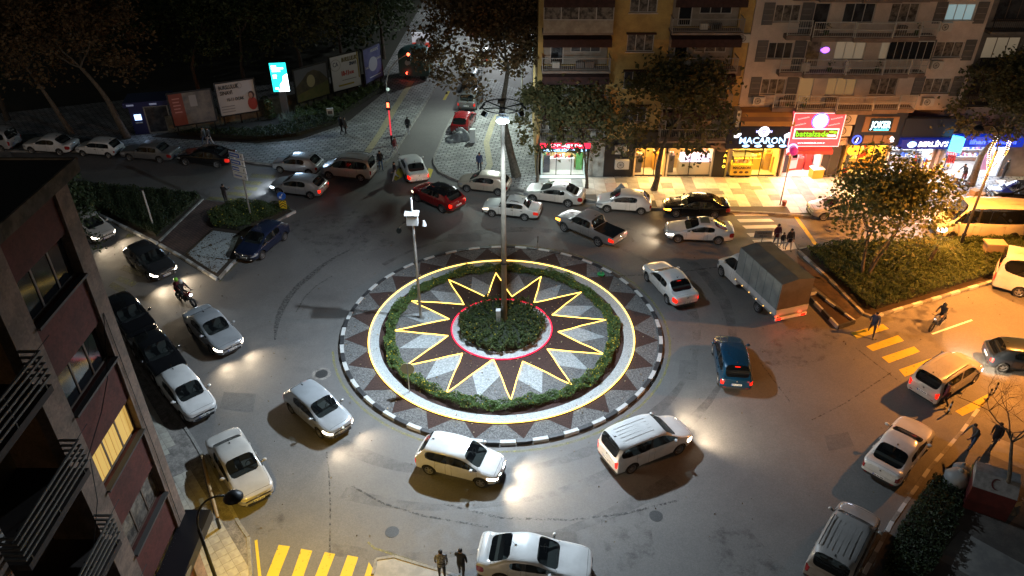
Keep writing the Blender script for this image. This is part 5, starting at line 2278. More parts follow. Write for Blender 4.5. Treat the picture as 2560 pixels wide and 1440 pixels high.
ao.location = (23.1, FY - .2, 3.0)
tag(ao, 'small red awning with pale valance below the big red sign', 'awning')
s = MB()
s.lathe([(0, -.03), (.38, -.03), (.38, .03), (0, .03)], 22, 'Y')
po = s.obj('round_hanging_sign', emat('disc_blue', (.45, .55, 1.0), 1.5))
po.location = (21.45, FY - 1.6, 3.25)
tag(po, 'small round blue lit sign hanging between two shops', 'sign')
MB().lathe([(0, -.035), (.27, -.035), (.27, -.03)], 22, 'Y').obj('disc_print', mat('disc_print', (.25, .1, .3), .5, emit=(.5, .2, .6), es=.8), po)

# house entrance
en = thing('entrance', 'dark house entrance with glass door right of the red shop', 'entrance', (25.35, FY, .13))
s = MB()
s.b2(-.75, .75, .3, .4, 0, 3.0)
s.obj('door_leaf', mat('door_dark', (.05, .05, .055), .35), en)
s = MB()
for x in (-.72, -.02, .02, .72):
    s.b2(x - .03, x + .03, .24, .298, .05, 2.6)
s.obj('door_frame', GREYP, en)
s = MB()
s.b2(-.95, .95, -.15, 0, 2.75, 3.35)
eb = s.obj('name_board', mat('board_cream', (.5, .42, .34), .6), en)
text('ÜNE  APT', .25, mat('board_print', (.1, .07, .05), .5), (0, -.17, 3.13), en, width=1.2)
text('No: 8', .18, mat('board_print', (.1, .07, .05), .5), (0, -.17, 2.88), en, width=.5)
s = MB()
s.b2(24.6, 26.4, -.02, .25, 3.5, 5.75)
pp_ = s.obj('wall_bay', GREYP)
pp_.location = (0, FY, 0)
tag(pp_, 'grey wall strip carrying two air conditioners beside the red sign', 'wall bay')
for k, z in enumerate((5.2, 4.25)):
    t = thing('air_conditioner', 'boxy air conditioner, ' + ('upper' if k == 0 else 'lower') + ' of the pair right of the red sign', 'air conditioner', (25.6 - .15 * k, FY - .25, z))
    ac_unit(t, 0, 0, w=1.15, h=.85)

# restaurant with the navy front
rt, w = shop('restaurant with amber lit food pictures under the navy front', 26.3, 29.6, 3.0, (1, .68, .15), 360, mat('wall_orange', (.7, .45, .12), .6), [GC[2], GC[0], GC[1]], 6, counter=GC[2])
for k in range(2):
    MB().ball((-.9 + 1.7 * k, .1, 2.2), (.62, .03, .42), 14, 8).obj('food_picture', emat('food_amber', (1, .62, .03), 1.2), rt)
sg, w, h = sign('tall navy restaurant front with lit blue white lettering', 26.2, 30.0, 3.1, 5.75, NAVY, y=-.7, th=.65)
MB().b2(-1.3, 1.3, -.06, -.003, -.2, 1.0).obj('brown_panel', mat('panel_tan', (.22, .14, .10), .6), sg)
MB().b2(-.85, .85, -.1, -.063, -.12, .92).obj('dark_panel', mat('panel_ink', (.01, .03, .07), .4), sg)
text('JOKER', .75, emat('sign_cyanwhite', (.55, .9, 1.0), 4), (0, -.12, .38), sg, width=1.5, bold=.012)
text('PIZZA&BURGER', .15, E_CY, (.1, -.12, .0), sg, width=1.15, bold=.006)
for k in range(3):
    MB().b2(-1.0 + k * .75, -.32 + k * .75, -.04, -.003, -1.15, -.5).obj('cladding_panel', mat('panel_tan', (.22, .14, .10), .6), sg)
m = MB()
m.lathe([(.3, -.06), (.36, -.06), (.36, -.0), (.3, -.0)], 24, 'Y', (-1.5, -.01, -.85))
m.obj('round_logo', E_BLU, sg)
text('J', .4, E_W, (-1.5, -.05, -.85), sg, shear=.2, bold=.02)
m = MB()
for k in range(6):
    m.ball((1.3 + rnd.uniform(-.25, .3), -.04, -.8 + rnd.uniform(-.2, .2)), (.12, .02, .07), 8, 5)
m.obj('white_crest', E_W, sg)

# clothes shop
rt, w = shop('white lit clothes shop with racks under the blue sign', 29.7, 33.3, 3.0, (.85, .92, 1.0), 420, mat('wall_white', (.7, .7, .7), .7), [GC[6], GC[1], GC[4]], 7, open_front=True)
sg, w, h = sign('dark blue shop sign with bold white slanted letters', 29.9, 33.9, 2.95, 3.75, mat('fascia_blue', (.01, .015, .12), .4, emit=(.0, .03, .5), es=.35), y=-1.1, th=1.0)
text("BERLİN'S", .55, E_W, (.45, -.02, 0), sg, width=2.3, bold=.012, shear=.15)
m = MB()
m.ball((-1.15, -.03, 0), (.36, .03, .26), 12, 7)
m.obj('globe_logo', E_WB, sg)
MB().b2(-2.0, 1.9, .3, .9, .43, 1.95).obj('upper_fascia', NAVY, sg)
# bright blue phone shop
rt, w = shop('bright blue and white phone shop behind the large tree', 34.2, 39.0, 3.0, (.75, .85, 1.0), 480, mat('wall_bluewhite', (.6, .65, .75), .6), [GC[5], GC[4], GC[1]], 8, open_front=True)
sg, w, h = sign('bright blue lettered sign half hidden by the large tree', 34.2, 39.6, 2.95, 3.8, mat('fascia_deepblue', (.01, .02, .2), .4, emit=(.0, .05, .9), es=.5), y=-.7, th=.6)
text('ilhan telekom', .5, E_BLU, (.3, -.02, 0), sg, width=3.6, bold=.02)
bx_ = MB().b2(-.45, .45, -.15, .15, -.6, .6).obj('cube_sign', emat('cube_cyan', (.1, .6, 1.0), 2.2))
bx_.location = (33.95, FY - 1.5, 3.55)
bx_.rotation_euler = (0, 0, R(-35))
tag(bx_, 'small cyan lit box sign at the corner of the blue signs', 'sign')
rt, w = shop('warm lit shop with red carpet at the right edge', 41.8, 46.5, 3.2, (1, .8, .45), 900, mat('wall_warm', (.75, .6, .4), .6), [GC[2], GC[1], GC[2]], 9, open_front=True)
c_ = MB().b2(-1.0, 1.0, -2.1, 0, 0, .02).obj('carpet', mat('red_carpet', (.45, .03, .02), .9))
c_.location = (43.5, FY, .155)
tag(c_, 'red carpet in front of the shop at the right edge', 'carpet')
cl = MB().b2(39.1, 41.7, 0, .3, .13, 4.6).obj('wall_bay', DGW)
cl.location = (0, FY, 0)
tag(cl, 'dim closed wall bay behind the tree with the fairy lights', 'wall bay')

# ---- near left building: oxide red bays, brown piers, balconies ----------------
NB = thing('apartment_block', 'near apartment block with oxide red panels and brown piers at the left', 'building', (-12.05, 18.65, 0), R(90))
# local x runs to world +Y, local -y faces world +X
SILLS = [15.4, 12.4, 9.4, 6.4]


def bay(xa, xb, top=True):
    holes = [(xa, xb, z, z + 1.3) for z in SILLS]
    prev = 17.99
    for z in SILLS:
        w = MB()
        w.b2(xa, xb, .02, .25, z + 1.3, prev)
        w.obj('spandrel', WALLR, NB)
        prev = z
    w = MB()
    w.b2(xa, xb, .02, .25, 4.6, prev)
    w.obj('spandrel', WALLR, NB)


bay(-3.25, -.65)
bay(-11.6, -8.4)
bay(-17.5, -15.0)
piers = [(-.65, 0), (-4.15, -3.25), (-8.4, -7.25), (-12.5, -11.6), (-15.0, -14.1)]
for a, b in piers:
    s = MB()
    s.b2(a, b, -.06, .25, 0, 17.99)
    s.obj('pier', WALLB, NB)
lits = {2: LITW}
for k, z in enumerate(SILLS):
    for (a, b) in ((-3.25, -.65), (-11.6, -8.4)):
        lit = LITW if (k == 2 and a > -5) else None
        gm = GLASSC if (k == 3 and a > -5) else GLASSD
        w = window(NB, a + .03, b - .03, z, z + 1.3, y=.17, n=3, fm=BFRAME if lit is None else mat('frame_tan', (.22, .16, .12), .5), gm=gm, lit=lit, fr=.07, sill=False,
                   label='lit curtained window' if lit else None)
        s = MB()
        s.b2(a, b, -.16, .13, z - .08, z - .005)
        s.obj('sill', mat('sill_grey', (.10, .09, .085), .7), w)
        if lit:
            c = MB()
            for q in range(9):
                x = a + .2 + q * .27 + rnd.uniform(-.05, .05)
                c.tube([(x, .185, z + .08), (x + .03, .185, z + 1.22)], rnd.uniform(.02, .04), 6)
            c.obj('curtain_fold', mat('fold', (.45, .3, .09), .8, emit=(1., .58, .14), es=.42), w)
# window grille on the ground floor
s = MB()
for q in range(14):
    x = -3.1 + q * .18
    s.tube([(x, -.1, 3.3), (x, -.1, 4.5)], .012, 4)
for z in (3.35, 3.75, 4.1, 4.45):
    s.tube([(-3.15, -.1, z), (-.7, -.1, z)], .012, 4)
s.obj('window_grille', WMET, NB)
window(NB, -3.2, -.7, 3.3, 4.55, y=.15, n=3, fm=WFRAME, gm=mat('glass_pale_curtain', (.35, .37, .36), .3, col2=(.2, .2, .2), vs=3), sill=False)
MB().b2(-3.25, -.65, .02, .25, 0, 3.3).obj('spandrel', WALLR, NB)
# balcony bay
for k, z in enumerate([14.35, 11.35, 8.35, 5.35]):
    a, b = -7.25, -4.15
    s = MB()
    s.b2(a + .01, b - .01, -.55, 1.4, z - .2, z)
    sl = s.obj('balcony_slab', mat('slab_dark', (.06, .045, .04), .85), NB)
    for q in range(5):
        r = MB()
        zz = z + .22 + q * .19
        r.b2(a - .05, b + .05, -.60, -.555, zz, zz + .06)
        r.b2(a - .05, a, -.555, .0, zz, zz + .06)
        r.b2(b, b + .05, -.555, .0, zz, zz + .06)
        r.obj('rail_slat', mat('slat_grey', (.17, .155, .14), .6), sl)
    s = MB()
    for x in (a + .2, (a + b) / 2, b - .2):
        s.b2(x - .02, x + .02, -.554, -.52, z, z + 1.05)
    s.obj('rail_post', DKMET, sl)
    s = MB()
    s.b2(a, b, 1.4, 1.5, z, z + 2.8)
    bw = s.obj('balcony_wall', mat('recess_wall', (.10, .08, .07), .85, var=.4, vs=1), NB)
    window(NB, a + .4, a + 1.3, z + .0, z + 2.1, y=1.36, n=1, fm=WFRAME, gm=GLASSD, sill=False)
    window(NB, a + 1.7, b - .3, z + .9, z + 2.1, y=1.36, n=2, fm=BFRAME, gm=GLASSD, sill=False)
    # washing line and storage
    s = MB()
    s.box((a + .5, .6, z + .35), (.5, .4, .7))
    s.obj('storage_box', WFRAME if k % 2 else GREYP, NB)
    s = MB()
    s.tube([(a - .2, -.62, z + 1.05), (b + .5, -.62, z + 1.15)], .012, 4)
    s.obj('cable', DKMET, NB)
for k, z in enumerate([14.35, 11.35, 8.35]):
    a, b = -14.1, -12.5
    MB().b2(a, b, .3, .4, z - 3.0, z).obj('balcony_wall', WALLR, NB)
MB().b2(-14.1, -12.5, .3, .4, 14.35, 17.99).obj('balcony_wall', WALLR, NB)
MB().b2(-7.25, -4.15, 1.4, 1.5, 17.15, 17.99).obj('balcony_wall', WALLR, NB)
s = MB()
s.b2(-17.5, -.003, .26, .5, 0, 4.6)
s.b2(-.25, -.002, .25, 14, 0, 17.99)
s.b2(-17.5, -17.2, .25, 14, 0, 17.99)
s.obj('side_wall', WALLB, NB)
s = MB()
s.b2(-17.9, .6, -.08, 14, 18.0, 18.25)
rf = s.obj('roof', TILE_R, NB)
s = MB()
s.b2(-17.9, .6, -.14, -.08, 17.9, 18.3)
s.b2(.6, .68, -.14, 14, 17.9, 18.3)
s.obj('eave', mat('eave_stain', (.14, .11, .08), .85, col2=(.05, .04, .03), vs=2.5), rf)
# canopy and service cable
s = MB()
s.b2(-17.0, .15, -.95, .0, 4.05, 4.5)
s.obj('canopy', BLKF, NB)
m = MB()
m.ball((-2.6, -.98, 4.3), (.5, .02, .16), 10, 6)
m.obj('canopy_mark', mat('canopy_tan', (.4, .28, .14), .6), NB)
s = MB()
pts = [(-.5, -.09, 13.9), (-1.4, -.1, 12.2), (-2.2, -.1, 11.6), (-3.6, -.12, 11.0)]
s.tube(pts, .014, 4)
s.tube([(-.5, -.09, 13.9), (-.45, -.09, 8), (-.5, -.09, 4.6)], .012, 4)
s.tube([(-3.4, -.1, 10.9), (-4.3, -.5, 10.2), (-6.5, -.62, 8.2)], .012, 4)
s.obj('cable', DKMET, NB)

# ---- far buildings up the side street ------------------------------------------
FB = thing('apartment_block', 'bright lit white block far up the side street', 'building', (0, 0, 0))
s = MB()
s.b2(2.2, 16, 76, 92, 0, 22)
s.obj('wall', mat('plaster_white', (.62, .62, .64), .8, var=.2, vs=1), FB)
for j in range(6):
    for i in range(3):
        for face in (0, 1):
            w_ = MB()
            z = 3.5 + j * 2.9
            if face == 0:
                w_.b2(2.8 + i * 1.7, 3.8 + i * 1.7, 75.93, 76.0, z, z + 1.3)
            else:
                w_.b2(2.12, 2.2, 77.5 + i * 4, 79.3 + i * 4, z, z + 1.3)
            o = w_.obj('window', GLASSG if (i + j) % 3 else LITC, FB)
FB2 = thing('apartment_block', 'dim block closing the far end of the side street', 'building', (0, 0, 0))
s = MB()
s.b2(-16, 14, 128, 140, 0, 20)
s.obj('wall', mat('plaster_grey', (.25, .24, .24), .8, var=.3, vs=1), FB2)
for j in range(5):
    for i in range(9):
        w_ = MB()
        w_.b2(-15 + i * 3.1, -13.4 + i * 3.1, 127.9, 128, 3.5 + j * 3, 4.9 + j * 3)
        w_.obj('window', [GLASSG, LITN, GLASSG, LITC][(i * 3 + j) % 4], FB2)
s = MB()
s.b2(2.0, 2.35, 66, 76, .13, 3.6)
gw = s.obj('garden_wall', mat('plaster_white', (.62, .62, .64), .8))
tag(gw, 'white lit wall behind the plane tree by the side street', 'wall')
# ------------------------------------------------------------------ poles, lamps, signs, billboards
GALV = mat('galvanised', (.36, .36, .35), .4, metal=.6, var=.2, vs=3)
POLEB = mat('pole_beige', (.22, .195, .155), .55, var=.25, vs=2)
WHITEP = mat('white_enamel', (.65, .66, .66), .35)

# ---- the high mast in the middle of the island
MX, MY = -.45, 35.75
ms_ = thing('floodlight_mast', 'tall beige floodlight mast rising from the centre shrubs', 'light mast', (MX, MY, .15))
MB().tube([(0, 0, 0), (0, 0, 6), (0, 0, 13.3)], [.17, .14, .11], 16).obj('mast', POLEB, ms_, True)
MB().lathe([(.175, 4.4), (.18, 4.42), (.18, 4.5), (.17, 4.52)], 16).obj('joint_ring', DKMET, ms_)
s = MB()
for a in range(6):
    t = R(60 * a + 20)
    s.tube([(0, 0, 13.35), (1.05 * math.cos(t), 1.05 * math.sin(t), 13.45)], .03, 6)
s.tube([(1.0 * math.cos(R(k * 15)), 1.0 * math.sin(R(k * 15)), 13.45) for k in range(25)], .025, 6)
s.obj('head_frame', DKMET, ms_)
for k, a in enumerate((95, 160, 20, 215, 325)):
    t = R(a)
    fl = MB()
    c = (1.08 * math.cos(t), 1.08 * math.sin(t), 13.28)
    fl.box(c, (.24, .34, .09), rz=t, ry=R(50))
    fl.obj('floodlight', DKMET, ms_)
fl = MB().box((0, -.86, 13.12), (.62, .42, .1), rx=R(12))
MB().box((0, -.4, 13.16), (.08, .9, .06)).obj('bracket_arm', DKMET, ms_)
fh = fl.obj('lit_floodlight', WHITEP, ms_)
fh['label'] = 'lit floodlight head'
MB().box((0, -.87, 13.055), (.5, .3, .03), rx=R(12)).obj('led_panel', emat('led_white', (.72, .88, 1.0), 60.0), fh)
s = MB()
s.ball((0, -1.10, 13.1), (.30, .07, .13), 14, 8)
s.obj('led_front', emat('led_front', (.60, .82, 1.0), 80.0), fh)
for k, (x, z) in enumerate(((-.34, .9), (-.34, .45))):
    MB().box((x, -.06, z + .2), (.26, .3, .42)).obj('control_box', WHITEP, ms_)
LEDC = (.72, .87, 1.0)
for aim in ((-9, 23, 0), (3.5, 25, 0), (-1, 18, 0)):
    lamp('floodlight_beam', 'SPOT', (MX, MY - .95, 12.95), 9200 if aim[1] > 18 else 7600, LEDC, None, .10, aim=aim, cone=R(118), blend=1)
lamp('floodlight_beam', 'SPOT', (MX, MY - 1.5, 12.9), 3000, LEDC, None, .10, aim=(MX, 32, 0), cone=R(120), blend=.8)
lamp('floodlight_beam', 'SPOT', (MX - .5, MY + .1, 12.9), 9200, LEDC, None, .10, aim=(-19, 36, 0), cone=R(100), blend=.8)
lamp('floodlight_beam', 'SPOT', (MX + .5, MY + .1, 12.9), 3200, LEDC, None, .10, aim=(13, 38, 0), cone=R(95), blend=.8)

lamp('floodlight_beam', 'SPOT', (MX + .2, MY + .9, 12.9), 7500, (.78, .95, 1.0), None, .10, aim=(1, 57, 0), cone=R(62), blend=.9)

# ---- camera pole with its box
q = G(1052, 795, .15)
cp = thing('camera_pole', 'slim steel camera pole standing on the star pattern left of the mast', 'camera pole', (q[0], q[1], .15))
MB().tube([(0, 0, 0), (0, 0, 8.0)], [.09, .06], 12).obj('pole', GALV, cp, True)
MB().box((0, 0, .02), (.45, .35, .04)).obj('foot_plate', GALV, cp)
MB().box((.0, -.16, 6.7), (.62, .34, .5)).obj('equipment_box', WHITEP, cp)
MB().box((.0, -.16, 7.12), (.78, .5, .05), rx=R(8)).obj('box_roof', WHITEP, cp)
m = MB()
m.tube([(-.3, -.1, 6.5), (-.6, -.15, 6.45), (-.75, -.15, 6.2)], .03, 6)
m.obj('camera_arm', GALV, cp)
m = MB()
m.ball((-.78, -.17, 6.05), (.15, .15, .17), 12, 8)
m.obj('dome_camera', M_GLASS, cp)
m = MB()
m.cyl((.62, -.12, 6.35), .13, .3, 12, .05)
m.obj('loudspeaker', WHITEP, cp)

# ---- small signs
def sign_on_post(pos, h, label, board, r_=.03, m=GALV, rz=0.0, name='traffic_sign', cat='traffic sign', z=0.0):
    t = thing(name, label, cat, (pos[0], pos[1], z), rz)
    MB().tube([(0, 0, 0), (0, 0, h)], r_, 8).obj('post', m, t)
    board(t, h)
    return t


def disc(r, m, y=-.05, n=24, z=0.0, x=0.0):
    b = MB()
    b.lathe([(0, -.01), (r, -.01), (r, .01), (0, .01)], n, 'Y', (x, y, z))
    return b


BLUE = mat('sign_blue_paint', (.02, .10, .45), .35)
WPT = mat('sign_white_paint', (.7, .7, .7), .35)
YPT = mat('sign_yellow_paint', (.7, .48, .02), .35)
KPT = mat('sign_black_paint', (.02, .02, .02), .4)


def keep_sign(t, h):
    disc(.32, BLUE, z=h - .3).obj('disc', BLUE, t)
    a = MB()
    a.tube([(.1, -.075, h - .12), (-.06, -.075, h - .38)], .028, 6)
    a.add([(-.17, -.075, h - .3), (-.17, -.075, h - .5), (.03, -.075, h - .46)], [(0, 1, 2)])
    a.obj('arrow', WPT, t)
    MB().b2(-.25, .25, -.06, -.03, h - 1.35, h - .7).obj('chevron_board', YPT, t)
    for k in range(3):
        c = MB()
        z = h - 1.28 + k * .2
        c.add([(-.22, -.066, z), (0, -.066, z + .17), (.22, -.066, z), (.22, -.066, z + .08), (0, -.066, z + .25), (-.22, -.066, z + .08)], [(0, 1, 4, 5), (1, 2, 3, 4)])
        c.obj('chevron', KPT, t)


sign_on_post(G(712, 533, .1), 1.75, 'blue arrow disc above a yellow chevron board at the median tip', keep_sign, z=.1)


def dir_board(t, h):
    for k in range(4):
        z = h - .28 - k * .52
        b = MB()
        b.b2(-.75, .55, -.09, -.05, z - .22, z + .22)
        bo = b.obj('sign_plate', WPT, t)
        if k < 3:
            MB().b2(-.70, .20 if k != 2 else -.05, -.1, -.092, z - .15, z + .15).obj('blue_field', BLUE, bo)
        m = MB()
        for q in range(6):
            m.b2(-.62 + q * .12, -.62 + q * .12 + .09, -.106, -.102, z - .05, z + .05)
        m.obj('place_name', WPT if k < 3 else BLUE, bo)
        m = MB()
        m.add([(.38, -.1, z - .12), (.42, -.1, z + .02), (.34, -.1, z + .02), (.38, -.1, z + .15)], [(0, 1, 3, 2)])
        m.obj('arrow', KPT, bo)


sign_on_post(G(629, 548, .1), 5.3, 'leaning stack of four blue and white direction plates on a post', dir_board, r_=.06, rz=R(-28), name='direction_sign', cat='direction sign', z=.1)


def back_sign(t, h):
    disc(.36, GALV, y=.05, z=h - .35).obj('disc', mat('sign_back', (.42, .40, .25), .5), t)


sign_on_post(G(1024, 980, .15), 1.9, 'round traffic sign seen from behind in the flowering hedge', back_sign, z=.15)


def green_sign(t, h):
    disc(.3, GALV, z=h - .3).obj('disc', mat('sign_green_paint', (.02, .22, .08), .4), t)


sign_on_post(G(1502, 689, .15), .35, 'low green disc lying on the gravel at the island edge', lambda t, h: MB().lathe([(0, 0), (.24, 0), (.24, .05), (0, .05)], 20, 'Z', (0, 0, .1)).obj('disc', mat('sign_green_paint', (.02, .28, .10), .4), t), z=.15, r_=.04)
sign_on_post(G(1344, 628, .15), 1.2, 'thin dark marker post at the far edge of the island', lambda t, h: MB().box((0, -.03, h - .25), (.06, .04, .5)).obj('marker_plate', DKMET, t), z=.15, r_=.02)


def board_sign(t, h):
    MB().b2(-.6, .6, -.06, -.03, h - .35, h + .2).obj('board', mat('board_grey', (.30, .30, .27), .6), t)
    text('TAKSİ DURAĞI', .16, KPT, (0, -.065, h + .02), t, width=.95)
    text('30 m', .14, KPT, (0, -.065, h - .2), t, width=.5)


sign_on_post(G(1900, 622, .1), 1.3, 'small grey notice board on a post behind the box truck', board_sign, name='notice_board', cat='notice board', z=.05)
# white leaning post in left median
q = G(385, 570, .12)
t = thing('post', 'white square post leaning out of the dark hedge', 'post', (q[0], q[1], .12))
MB().tube([(0, 0, 0), (-.02, .0, 3.0)], .07, 4).obj('shaft', mat('post_white', (.4, .4, .38), .6), t)
MB().box((-.1, 0, 3.02), (.3, .12, .06)).obj('cap', DKMET, t)

# pink globe post on the shop pavement, notice posts
q = G(1950, 512, .14)
t = thing('post', 'slim post with pink ball and flower pot on the shop pavement', 'post', (q[0], q[1], .14))
MB().tube([(0, 0, 0), (0, 0, 4.3)], [.05, .035], 8).obj('shaft', mat('post_rust', (.15, .08, .06), .6), t)
m = MB()
m.ball((.12, -.05, 4.35), (.32, .3, .3), 14, 9)
m.obj('pink_ball', mat('pink_ball', (.75, .05, .25), .4, emit=(1, .05, .35), es=.35), t)
MB().box((.3, 0, 3.95), (.3, .2, .2)).obj('bracket', DKMET, t)
MB().cyl((.25, -.1, 0), .14, .4, 12, .18).obj('flower_pot', mat('pot_rust', (.25, .07, .05), .7), t)


def street_lamp(label, pos, h, arm, m=DKMET, col=(1, .6, .2), power=2500, aim=None, cone=R(150), z=.12, lit_face=None, es=12, blend=.6, r0=.09):
    t = thing('street_lamp', label, 'street lamp', (pos[0], pos[1], z))
    ax, ay = arm
    MB().tube([(0, 0, 0), (0, 0, 1.2), (0, 0, h * .8)], [r0 * 1.1, r0, r0 * .75], 10).obj('pole', m, t, True)
    MB().cyl((0, 0, 1.1), r0 * 1.5, .12, 12).obj('collar', m, t)
    pts = [(0, 0, h * .8)]
    for k in range(1, 9):
        u = k / 8 * PI / 2 * 1.15
        pts.append((ax * (1 - math.cos(u)) * .8, ay * (1 - math.cos(u)) * .8, h * .8 + h * .2 * math.sin(u)))
    MB().tube(pts, r0 * .5, 8).obj('arm', m, t, True)
    e = Vector(pts[-1])
    d = Vector((ax, ay, 0)).normalized()
    c = e + d * .25 + Vector((0, 0, -.12))
    m_ = MB()
    m_.lathe([(0, .2), (.12, .2), (.27, .06), (.33, -.03), (.31, -.05)], 18, 'Z', tuple(c))
    m_.obj('lamp_shade', m, t, True)
    f = MB()
    f.lathe([(.29, -.04), (.15, -.1), (0, -.12)], 16, 'Z', tuple(c))
    f.obj('bulb', emat('bulb_%d' % int(col[2] * 100), col, es), t, True)
    a = aim or (pos[0] + c.x, pos[1] + c.y, 0)
    wc = Vector((pos[0], pos[1], z)) + c
    o = lamp('lamp_light', 'SPOT', tuple(wc + Vector((0, 0, -.16))), power, col, None, .12, aim=a, cone=cone, blend=blend)
    return t


NA = (1.0, .35, .06)
street_lamp('dark gooseneck street lamp over the right planted median', G(2397, 623, .12), 9.0, (-1.6, -.3), col=NA, power=20000, cone=R(150), aim=(28.0, 46, 0), blend=.7)
q = (-10.55, 16.8)
street_lamp('dark gooseneck street lamp beside the near left pavement', q, 7.2, (1.1, .25), col=(1.0, .60, .05), power=4200, cone=R(104), z=.12, blend=.9, aim=(-8.0, 19.4, 0), r0=.075)
# unseen street lamps, added to account for the orange and white light
street_lamp('added street lamp by the right hand road past the second median', (31.5, 33.5), 8.8, (-1.6, .1), col=NA, power=19000, cone=R(134), aim=(24.5, 37, 0))
street_lamp('added white street lamp up the side street beside the garden wall', (.9, 68.0), 8.6, (-1.8, 0), m=GALV, col=(.82, 1.0, .90), power=5500, cone=R(135), aim=(-4.5, 62, 0))
street_lamp('added white street lamp far up the side street', (1.2, 88.0), 9, (-2, 0), m=GALV, col=(.9, .97, 1.0), power=5500, cone=R(165), aim=(-2, 86, 0))
street_lamp('added white street lamp by the far cars of the side street', (.5, 108.0), 9, (-2, 0), m=GALV, col=(.9, .97, 1.0), power=6500, cone=R(165), aim=(-2, 106, 0))

# ---- traffic light with red lit shaft
q = G(980, 362, .13)
tl = thing('traffic_light', 'traffic light with red lit shaft and long curved arm at the side street', 'traffic light', (q[0], q[1], .13))
MB().tube([(0, 0, 0), (0, 0, .9)], .08, 10).obj('pole_foot', DKMET, tl)
MB().tube([(0, 0, .9), (0, 0, 3.5)], .065, 10).obj('lit_shaft', emat('shaft_red', (1, .05, .08), .9, (.3, .02, .02)), tl)
MB().tube([(0, 0, 3.5), (.0, 0, 5.6), (.35, .1, 6.6), (1.0, .3, 7.3), (1.9, .6, 7.75)], [.06, .05, .045, .04, .035], 8).obj('curved_arm', GALV, tl, True)
MB().box((0, -.12, 3.6), (.34, .2, .75)).obj('signal_head', DKMET, tl)
MB().box((0, -.235, 3.68), (.2, .02, .42)).obj('red_signal', emat('signal_red', (1, .12, .05), 7), tl)
MB().ball((.1, -.1, 5.0), .14, 10, 7).obj('lamp_globe', mat('globe_white', (.7, .8, .75), .4, emit=(.7, 1, .9), es=.5), tl)
MB().box((1.95, .6, 7.55), (.3, .25, .75)).obj('hanging_signal', DKMET, tl)
MB().ball((1.95, .45, 7.75), .13, 10, 7).obj('red_signal', emat('signal_red', (1, .12, .05), 7), tl)
for px, py in ((1182, 74), (1208, 79), (1224, 163)):
    a = VZ(px, py, 98)
    t = thing('traffic_light', 'small red traffic light far up the side street, ' + {1182: 'the left one', 1208: 'the middle one', 1224: 'the lowest one'}[px], 'traffic light', (a[0], 98, 0))
    MB().tube([(0, 0, 0), (0, 0, a[1])], .06, 6).obj('post', DKMET, t)
    MB().box((0, -.1, a[1]), (.4, .25, 1.0)).obj('signal_head', DKMET, t)
    MB().ball((0, -.26, a[1] + .2), .2 if px == 1182 else .13, 10, 6).obj('red_signal', emat('signal_red2', (1, .05, .03), 9), t)

# ---- kiosk wagon and red hoarding by the side street
q = G(1010, 205)
t = thing('kiosk', 'dark green kiosk wagon at the edge of the park', 'kiosk', (q[0] + 1.2, q[1] + 1.5, .13), R(-5))
MB().b2(-1.6, 1.6, -1.2, 1.2, .4, 2.7).obj('cabin', mat('kiosk_green', (.03, .07, .06), .5), t)
MB().lathe([(1.75, 0), (1.3, .35), (.4, .6), (0, .65)], 16, 'Z', (0, 0, 2.7)).obj('roof', mat('kiosk_roof', (.05, .12, .12), .5), t)
disc(.3, WPT, y=-1.23, z=1.8, x=-.6).obj('round_mark', mat('mark_grey', (.35, .38, .38), .5), t)
m = MB()
for sx in (-.8, .9):
    m.lathe([(.3, -.08), (.3, .08), (0, .08)], 16, 'Y', (sx, -1.15, .3))
m.obj('wheel', M_TYRE, t)
MB().tube([(1.6, -1, .5), (2.8, -1.3, .45)], .05, 6).obj('drawbar', GALV, t)
MB().ball((-.7, -1.4, .75), .14, 8, 6).obj('red_lantern', emat('lantern', (1, .06, .03), 9), t)
a = VZ(1053, 110, 88)
t = thing('advertising_panel', 'red and white lit panel among the branches by the side street', 'advertising panel', (a[0], 88, 0))
MB().b2(-.12, .12, 0, .2, 0, a[1] - 1.4).obj('post', DKMET, t)
MB().b2(-1.0, 1.0, -.1, .1, a[1] - 1.6, a[1] + .2).obj('red_field', mat('ad_red', (.4, .05, .04), .5, emit=(1, .12, .08), es=.35), t)
MB().b2(-1.0, 1.0, -.1, .1, a[1] + .205, a[1] + 1.3).obj('white_field', mat('ad_white', (.6, .6, .62), .5, emit=(.9, .9, 1), es=.35), t)
MB().ball((0, -.12, a[1] + .3), (.6, .03, .5), 12, 8).obj('round_mark', mat('ad_mark', (.6, .5, .5), .5), t)

# ---- boundary wall with billboards, ATM kiosk, LED totem
BWL = [Vector(G(425, 340)), Vector(G(650, 300)), Vector(G(745, 283)), Vector(G(960, 214))]
def billboard(a, b, z0, z1, label, art, th=.14, frame=DKMET):
    a, b = Vector(a), Vector(b)
    d = b - a
    t = thing('billboard', label, 'billboard', ((a.x + b.x) / 2, (a.y + b.y) / 2, 0), math.atan2(d.y, d.x))
    w = d.length / 2
    f = MB()
    f.b2(-w, w, -th, 0, z1 - .14, z1)
    f.b2(-w, w, -th, 0, z0, z0 + .12)
    f.b2(-w, -w + .12, -th, 0, z0 + .12, z1 - .14)
    f.b2(w - .12, w, -th, 0, z0 + .12, z1 - .14)
    f.obj('frame', frame, t)
    for sx in (-w + .3, 0, w - .3):
        MB().b2(sx - .06, sx + .06, .0, .12, 0, z1 - .2).obj('leg', DKMET, t)
    art(t, w - .12, z0 + .12, z1 - .14)
    return t


def panel(t, x0, x1, z0, z1, m, y=-.08, name='poster'):
    return MB().b2(x0, x1, y - .01, y + .01, z0, z1).obj(name, m, t)


